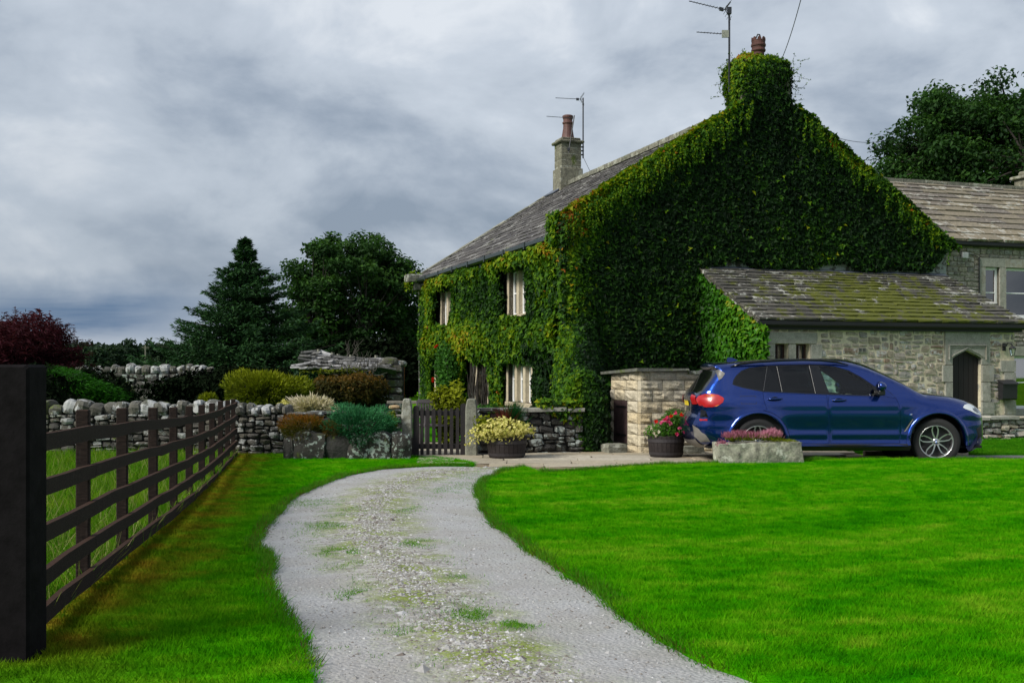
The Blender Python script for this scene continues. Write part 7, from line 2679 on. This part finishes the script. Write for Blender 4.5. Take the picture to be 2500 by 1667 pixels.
# glazing ------------------------------------------------------------------
gq = [tr(357, 234, .86), tr(365, 205, .84), tr(383, 176, .80), tr(420, 142, .76), tr(472, 122, .72), tr(592, 109, .70), tr(566, 280, .86), tr(425, 255, .87)]
gf = [tr(606, 108, .70), tr(664, 105, .69), tr(702, 290, .87), tr(578, 284, .87)]
gr_ = [tr(676, 104, .69), tr(906, 98, .69), tr(950, 301, .87), tr(714, 292, .87)]
gfd = [tr(982, 102, .69), tr(1050, 106, .69), tr(1110, 116, .70), tr(1205, 145, .72), tr(1290, 194, .76), tr(1372, 252, .80), tr(1384, 270, .82), tr(1386, 315, .87), tr(1058, 305, .87)]
side_panel('window_trim', shrink(DLO, -.004), [gq, gf, gr_, gfd], M['gloss_black'], car, -.008, .05, edge=.012)
side_panel('quarter_window', gq, [], M['glass_dark'], car, -.014, .06)
side_panel('rear_window_vent', gf, [], M['glass_dark'], car, -.014, .06)
side_panel('rear_door_window', gr_, [], M['glass_dark'], car, -.014, .06)
side_panel('front_door_window', gfd, [], M['glass_front'], car, -.014, .06)
M['bar'] = plain('bar', (.06, .06, .065), .4)
# bright divider lines between the panes
for (a, b) in (((599, 106, .70), (571, 284, .87)), ((670, 104, .69), (708, 292, .87)), ((910, 98, .69), (953, 302, .87))):
    for s in (-1, 1):
        pa, pb2 = tr(*a), tr(*b); pts = []
        for t in np.linspace(0, 1, 6):
            p = (pa[0] * (1 - t) + pb2[0] * t, pa[1] * (1 - t) + pb2[1] * t); pts.append((p[0], s * float(lift(np.array([p]), .0)[0]), p[1]))
        mb = MB(); mb.tube(pts, .0035, 4); mb.build('window_bar', M['bar'], car)


# wrap-over surfaces ---------------------------------------------------------
def crown_c(x, z):
    c = .035
    if z < 1.05 and x < -1.9: return .07
    if x < -1.9: return .05
    if .1 < x < 1.22: return .10
    if x >= 1.22 and z > .9: return .045
    if x > 2.1: return .12
    return c


nrmS = np.gradient(silp, axis=0); nrmS /= np.linalg.norm(nrmS, axis=1, keepdims=True); nrmS = np.column_stack([-nrmS[:, 1], nrmS[:, 0]])
crv = np.array([crown_c(*p) for p in silp]); crv = np.convolve(np.pad(crv, 6, mode='edge'), np.ones(13) / 13, 'valid')
hwS = lift(silp)
KT = 17


def wrap_band(name, i0, i1, material, parent, t0=-1.0, t1=1.0, off=0.0, kt=KT):
    V = []; F = []
    ts = np.linspace(t0, t1, kt)
    for i in range(i0, i1 + 1):
        for t in ts:
            c = crv[i] * (1 - abs(t) ** 2.2) + off
            p = silp[i] + nrmS[i] * c
            V.append((p[0], hwS[i] * t, p[1]))
    m_ = i1 - i0 + 1
    F = [(i * kt + k, (i + 1) * kt + k, (i + 1) * kt + k + 1, i * kt + k + 1) for i in range(m_ - 1) for k in range(kt - 1)]
    return mk(name, V, F, material, parent, True)


def si(k): return k * 5


wrap_band('rear_bumper', 0, si(4), M['paint'], car)
wrap_band('tailgate', si(4), si(8), M['paint'], car)
wrap_band('rear_screen', si(8), si(10), M['gloss_black'], car)
wrap_band('rear_spoiler', si(10), si(12), M['paint'], car)
wrap_band('roof', si(12), si(17), M['paint'], car)
wrap_band('windscreen', si(17), si(21), M['glass_front'], car, -.93, .93, .0)
wrap_band('screen_pillar', si(17), si(21), M['paint'], car, -1, -.93, .0, 3); wrap_band('screen_pillar', si(17), si(21), M['paint'], car, .93, 1, .0, 3)
wrap_band('bonnet', si(21), si(25) + 2, M['paint'], car)
wrap_band('front_bumper', si(25) + 2, nS - 1, M['paint'], car)
wrap_band('grille', si(26), si(28) - 1, M['trim'], car, -.52, .52, .012)
wrap_band('grille_surround', si(26) - 1, si(26), M['chrome'], car, -.54, .54, .016); wrap_band('grille_surround', si(28) - 1, si(28), M['chrome'], car, -.54, .54, .016)
wrap_band('lower_grille', si(29), si(30), M['trim'], car, -.6, .6, .012)
wrap_band('number_plate', si(6) - 1, si(7) - 2, M['yellow_plate'], car, -.30, .30, .010)
wrap_band('light_strip', si(6), si(7) + 2, M['redlens'], car, -.99, -.62, .012, 7); wrap_band('light_strip', si(6), si(7) + 2, M['redlens'], car, .62, .99, .012, 7)
wrap_band('bumper_insert', 2, si(1) + 3, M['greytrim'], car, -.97, .97, .012)
mb = MB(); mb.box(WF, -2.2, 2.2, -.80, .80, .26, .30); mb.box(WF, -.95, .95, -.86, .86, .235, .30); mb.build('underbody', M['trim'], car)
# sills
for s in (-1, 1):
    mb = MB(); V = []; F = []
    xs = np.linspace(WXR + ARCH - .01, WXF - ARCH + .01, 12)
    prof = [(.338, .003), (.325, .012), (.300, .008), (.255, -.012), (.225, -.05), (.22, -.12)]
    for x in xs:
        for z, o_ in prof: V.append((x, s * (float(Wf(x, .33)) + o_ - .006), z))
    k = len(prof)
    F = [(i * k + j, i * k + j + 1, (i + 1) * k + j + 1, (i + 1) * k + j) for i in range(len(xs) - 1) for j in range(k - 1)]
    mk('sill', V, F, M['trim'], car, True)
    # wheel arch lips
    for wx in (WXF, WXR):
        V = []; F = []; n_ = 36; angs = np.linspace(-.12, PI + .12, n_)
        prof2 = [(ARCH + .052, .000), (ARCH + .046, .010), (ARCH + .015, .013), (ARCH - .004, .008), (ARCH - .008, -.02), (ARCH - .004, -.10)]
        for a in angs:
            for r, o_ in prof2:
                p = (wx + r * math.cos(a), WZ + r * math.sin(a))
                pr_ = (wx + max(r, ARCH + .002) * math.cos(a), WZ + max(r, ARCH + .002) * math.sin(a))
                V.append((p[0], s * (float(lift(np.array([pr_]))[0]) + o_), p[1]))
        k = len(prof2)
        F = [(i * k + j, i * k + j + 1, (i + 1) * k + j + 1, (i + 1) * k + j) for i in range(n_ - 1) for j in range(k - 1)]
        mk('arch_trim', V, F, M['paint'], car, True)
        # well
        mb = MB(); V = []; F = []
        for a in np.linspace(-.15, PI + .15, 20):
            for y in (.90, .45): V.append((wx + (ARCH + .015) * math.cos(a), s * y, WZ + (ARCH + .015) * math.sin(a)))
        F = [(2 * i, 2 * i + 1, 2 * i + 3, 2 * i + 2) for i in range(19)]
        b = len(V)
        V += [(wx + (ARCH + .02) * math.cos(a), s * .46, WZ + (ARCH + .02) * math.sin(a)) for a in np.linspace(0, 2 * PI, 20, endpoint=False)]
        F.append(tuple(range(b, b + 20)))
        mk('wheel_well', V, F, M['black'], car)

# lamps -----------------------------------------------------------------------
TL = [tr(92, 346, .86), tr(112, 322, .88), tr(150, 306, .89), tr(196, 304, .90), tr(240, 312, .91), tr(270, 328, .92), tr(280, 341, .92), tr(268, 368, .92), tr(240, 388, .92), tr(196, 402, .91), tr(150, 404, .90), tr(112, 392, .88), tr(96, 372, .86)]
for o in side_panel('tail_lamp', TL, [], M['redlens'], car, .012, .03, edge=.03):
    s = -1 if o.data.vertices[0].co.y < 0 else 1
    for poly, mt in (([tr(150, 318, .9), tr(186, 310, .9), tr(214, 318, .9), tr(190, 326, .9)], 'amber'), ([tr(205, 398, .9), tr(225, 388, .9), tr(240, 384, .9), tr(226, 395, .9)], 'amber'), ([tr(100, 352, .88), tr(180, 345, .9), tr(262, 350, .91), tr(180, 353, .9)], 'pinklens')):
        M.setdefault('pinklens', plain('pinklens', (.60, .12, .12), .15, .1, Coat_Weight=1.0))
        side_panel('lamp_element', poly, [], M[mt], o, .0145, .03, sides=(s,))
HLm = [tr(2040, 404, .84), tr(2062, 386, .84), tr(2100, 379, .82), tr(2140, 384, .80), tr(2175, 400, .77), tr(2192, 425, .73), tr(2196, 455, .73), tr(2170, 462, .76), tr(2135, 452, .79), tr(2095, 430, .82), tr(2052, 414, .84)]
for o in side_panel('headlamp', HLm, [], M['lens'], car, .006, .025, edge=.02):
    s = -1 if o.data.vertices[0].co.y < 0 else 1
    side_panel('lamp_element', [tr(2120, 412, .82), tr(2150, 402, .80), tr(2178, 420, .77), tr(2180, 450, .77), tr(2150, 444, .80), tr(2124, 430, .82)], [], M['lens_dark'], o, .0085, .03, sides=(s,))
side_panel('fog_trim', [tr(2150, 655, .8), tr(2205, 640, .72), tr(2205, 650, .72), tr(2150, 664, .8)], [], M['chrome'], car, .008, .03)
side_panel('bumper_vent', [tr(2140, 560, .80), tr(2185, 520, .76), tr(2195, 620, .74), tr(2150, 645, .8)], [], M['trim'], car, .003, .03)
side_panel('reflector', [tr(108, 491, .86), tr(158, 490, .88), tr(160, 503, .88), tr(110, 505, .86)], [], M['redlens'], car, .006, .03)
side_panel('bumper_corner', [tr(60, 535, .82), tr(95, 560, .84), tr(150, 610, .88), tr(185, 660, .9), tr(120, 664, .86), tr(75, 620, .84)], [], M['greytrim'], car, .006, .03)
side_panel('bumper_grille', [tr(120, 420, .86), tr(150, 430, .88), tr(165, 480, .88), tr(112, 482, .86), tr(118, 450, .86)], [], M['gloss_black'], car, .003, .03)
# fuel flap outline, wing vent and badge
fq = [tr(398, 321), tr(515, 321), tr(516, 378), tr(402, 378)]
side_panel('fuel_flap', fq, [shrink(fq, .006)], M['interior'], car, .0008, .03, sides=(-1,))
side_panel('wing_vent', [tr(1606, 580), tr(1650, 508), tr(1672, 492), tr(1662, 510), tr(1618, 578)], [], M['gloss_black'], car, .004, .03)
side_panel('wing_vent_bar', [tr(1604, 585), tr(1612, 575), tr(1668, 490), tr(1674, 492), tr(1620, 580)], [], M['greytrim'], car, .006, .03)
bdg = side_panel('wing_badge', [tr(1647, 452), tr(1667, 452), tr(1664, 460), tr(1645, 460)], [], M['chrome'], car, .005, .03)
side_panel('badge_stripe', [tr(1647, 452), tr(1653, 452), tr(1650, 460), tr(1645, 460)], [], M['emblem_blue'], bdg[0], .0065, .03, sides=(-1,))
# panel gap of the wing
pts = [tr(1468, 268, .84), tr(1510, 300, .86), tr(1545, 338, .88)]
for s in (-1, 1):
    mb = MB(); mb.tube([(p[0], s * (float(lift(np.array([p]))[0]) - .001), p[1]) for p in pts], .0035, 4); mb.build('wing_gap', M['interior'], car)
# roof rails, fin, spoiler wing, mirrors
for s in (-1, 1):
    pts = []
    for zx, zy in ((330, 112), (400, 92), (520, 76), (700, 65), (860, 61), (1000, 64), (1110, 76), (1200, 98)):
        p = tr(zx, zy, .70); pts.append((p[0], s * .685, p[1] + .012))
    mb = MB(); mb.tube(pts, [.008, .018, .02, .02, .02, .02, .018, .008], 8); mb.build('roof_rail', M['gloss_black'], car, smooth=True)
    p = tr(1430, 262, 1.05)
    fr = Frame((p[0], s * 1.02, p[1]), (1, 0, 0), (0, -1, 0))
    mb = MB(); V = []; F = []
    nU, nV = 10, 14
    for i in range(nU + 1):
        u = PI * i / nU
        for j in range(nV):
            v_ = 2 * PI * j / nV
            sx = .085 * (abs(math.sin(u)) ** .6) * math.cos(v_) * (1.2 if math.cos(v_) > 0 else .55)
            sz = .082 * (abs(math.sin(u)) ** .6) * math.sin(v_)
            V.append((p[0] + sx, s * (1.03 + .115 * -math.cos(u) * 1.0), p[1] + .02 + sz))
    F = [(i * nV + j, i * nV + (j + 1) % nV, (i + 1) * nV + (j + 1) % nV, (i + 1) * nV + j) for i in range(nU) for j in range(nV)]
    mo = mk('door_mirror', V, F, M['paint'], car, True)
    mb = MB(); mb.box(WF, p[0] - .03, p[0] + .07, *sorted((s * .86, s * 1.10)), p[1] - .115, p[1] - .03, .012); mb.tube([(p[0] + .03, s * .82, p[1] - .13), (p[0] + .03, s * .98, p[1] - .09)], .03, 6); mb.build('mirror_arm', M['trim'], mo)
mb = MB(); p0 = tr(440, 82, .0)
fr = Frame((-1.62, 0, 1.63), (1, 0, 0), (0, -1, 0))
mb.extrude(fr, [(-.13, -.02), (.13, .0), (.05, .05), (-.03, .085), (-.10, .085)], -.02, .02); mb.build('roof_fin', M['paint'], car)
side_panel('spoiler_side', [tr(215, 130, .66), tr(248, 128, .66), tr(285, 155, .70), tr(262, 190, .74), (tr(240, 205, .76))], [], M['greytrim'], car, .006, .04)

# wheels ------------------------------------------------------------------------
def wheel(x, y, s, steer, name='wheel'):
    root = mk(name, np.zeros((0, 3)), [], None, car)
    mb = MB(); prof = [(.250, -.105), (.268, -.118), (.315, -.122), (.350, -.112), (.366, -.090), (.370, -.05), (.370, .05), (.366, .090), (.350, .112), (.315, .122), (.268, .118), (.250, .105)]
    mb.lathe(prof, k=48, axis='y', caps=False)
    tyre = mb.build('tyre', M['rubber'], root, smooth=False)
    mb = MB(); mb.lathe([(.256, -.100), (.262, -.112), (.256, -.116), (.246, -.110), (.240, -.08), (.235, .09)], k=48, axis='y', caps=False); rim = mb.build('rim', M['alloy'], root, smooth=True)
    mb = MB(); mb.lathe([(.236, .0), (.0, .02)], k=32, axis='y'); mb.build('rim_back', M['black'], root)
    mb = MB(); mb.lathe([(.155, .01), (.155, -.01), (.0, -.01)], k=28, axis='y'); mb.build('brake_disc', M['alloy_dark'], root)
    mbS = MB(); mbD = MB()
    for k in range(5):
        for j, sg in enumerate((-1, 1)):
            a = 2 * PI * k / 5 + PI / 2
            # double spoke with a kink near the rim
            pts = [(.045, sg * .010), (.12, sg * .022), (.185, sg * .040), (.205, sg * .058), (.244, sg * .072)]
            wd = [.012, .009, .010, .013, .011]
            V = []; F = []
            for (r, t), w_ in zip(pts, wd):
                for (dt, yy) in ((-w_, -.088), (w_, -.088), (w_, -.055), (-w_, -.055)):
                    rr = r; tt = t * 1.9 + dt
                    yy2 = yy - .012 * (r / .25) + .018 * (r < .06) * 0
                    V.append((rr * math.cos(a) - tt * math.sin(a), yy2, rr * math.sin(a) + tt * math.cos(a)))
            for q in range(len(pts) - 1):
                for c in range(4): F.append((q * 4 + c, q * 4 + (c + 1) % 4, q * 4 + 4 + (c + 1) % 4, q * 4 + 4 + c))
            F.append((0, 3, 2, 1))
            if (j): mbS.add(V, F)
            else: mbS.add(V, F)
        mbD = MB()
    mbS.build('spokes', M['alloy'], root)
    mb = MB(); mb.lathe([(.06, -.05), (.055, -.085), (.035, -.094), (.0, -.094)], k=20, axis='y'); hub = mb.build('hub', M['alloy'], root, smooth=True)
    mb = MB(); mb.lathe([(.031, -.0935), (.031, -.097), (.0, -.097)], k=24, axis='y'); mb.build('hub_cap', M['trim'], root)
    for q in range(4):
        V = [(0, -.0985, 0)] + [(.021 * math.cos(q * PI / 2 + a), -.0985, .021 * math.sin(q * PI / 2 + a)) for a in np.linspace(0, PI / 2, 7)]
        mk('emblem', V, [(0, i, i + 1) for i in range(1, 7)], M['emblem_blue'] if q % 2 else M['emblem_white'], root)
    mb = MB()
    for k in range(64):
        a = 2 * PI * k / 64
        fr = Frame((.369 * math.cos(a), 0, .369 * math.sin(a)), (-math.sin(a), 0, math.cos(a)), (0, 1, 0), (math.cos(a), 0, math.sin(a)))
        for y0 in (-.085, -.03, .035): mb.box(fr, -.010, .010, y0, y0 + .045, 0, .004)
    mb.build('tread', M['rubber'], root)
    root.location = (x, y, WR)
    root.rotation_euler = (0, rgt.uniform(0, 1.2), (PI if s > 0 else 0) + steer)
    return root


wheel(WXF, -.825, -1, -rad(13)); wheel(WXR, -.825, -1, 0); wheel(WXF, .825, 1, -rad(13)); wheel(WXR, .825, 1, 0)

# interior ----------------------------------------------------------------------
def seat(x, y, back=.78):
    mb = MB()
    fr = Frame((x, y, 0), (1, 0, 0), (0, -1, 0))
    mb.extrude(fr, [(-.28, .50), (.26, .48), (.28, .62), (.0, .66), (-.20, .64), (-.32, 1.16), (-.40, 1.24), (-.48, 1.22), (-.42, .70), (-.38, .52)], -.25, .25)
    mb.extrude(fr, [(-.42, 1.27), (-.34, 1.27), (-.35, 1.44), (-.40, 1.46), (-.46, 1.43)], -.13, .13)
    mb.tube([(x - .40, y - .06, 1.2), (x - .40, y - .06, 1.30)], .008, 5); mb.tube([(x - .40, y + .06, 1.2), (x - .40, y + .06, 1.30)], .008, 5)
    return mb.build('seat', M['seat'], car)


seat(.05, -.40); seat(.05, .40)
mb = MB(); fr = Frame((-.95, 0, 0), (1, 0, 0), (0, -1, 0)); mb.extrude(fr, [(-.25, .50), (.26, .48), (.28, .60), (-.12, .64), (-.30, 1.20), (-.40, 1.20), (-.34, .60)], -.66, .66)
for y in (-.42, 0, .42): mb.extrude(Frame((-.95, y, 0), (1, 0, 0), (0, -1, 0)), [(-.40, 1.20), (-.31, 1.20), (-.33, 1.34), (-.41, 1.34)], -.12, .12)
mb.build('rear_bench', M['seat'], car)
mb = MB(); mb.extrude(Frame((0, 0, 0), (1, 0, 0), (0, -1, 0)), [(.72, .60), (1.20, .60), (1.22, 1.04), (1.0, 1.10), (.80, 1.06), (.72, .95)], -.80, .80); mb.extrude(Frame((.78, -.40, 0), (1, 0, 0), (0, -1, 0)), [(-.02, 1.04), (.12, 1.06), (.06, 1.13), (-.02, 1.12)], -.18, .18)
mb.build('dashboard', M['interior'], car)
mb = MB(); ct = np.array((.63, -.40, .98)); ax_ = np.array((-.90, 0, .42)); ax_ /= np.linalg.norm(ax_); e1 = np.array((0, 1.0, 0)); e2 = np.cross(ax_, e1)
ringp = [ct + .185 * (math.cos(a) * e1 + math.sin(a) * e2) for a in np.linspace(0, 2 * PI, 25)]
mb.tube(ringp, .017, 7, False)
for a in (0, PI, -PI / 2): mb.tube([ct, ct + .18 * (math.cos(a) * e1 + math.sin(a) * e2)], .016, 5)
mb.tube([ct, ct - ax_ * .2], .04, 6)
mb.build('steering_wheel', M['greytrim'], car)
mb = MB(); mb.lathe([(.0, .02), (.05, .015), (.06, -.02)], (0, 0, 0), 10); hubw = mb.build('wheel_boss', M['alloy_dark'], car); hubw.location = tuple(ct)
mb = MB(); mb.box(WF, -2.1, 1.1, -.84, -.83, .5, 1.02); mb.box(WF, -2.1, 1.1, .83, .84, .5, 1.02); mb.box(WF, -2.1, 1.1, -.82, .82, .40, .44); mb.box(WF, 1.15, 1.2, -.8, .8, .3, 1.0); mb.build('cabin_trim', M['interior'], car)
mb = MB(); mb.box(WF, .42, .47, -.12, .12, 1.40, 1.46, .01); mb.build('rear_view_mirror', M['interior'], car)
wiper = MB(); wiper.tube([(1.20, -.5, 1.165), (1.05, -.1, 1.26)], .007, 4); wiper.tube([(1.20, .1, 1.165), (1.06, .45, 1.25)], .007, 4); wiper.build('wiper', M['trim'], car)
car.rotation_euler = (0, 0, rad(1.2))
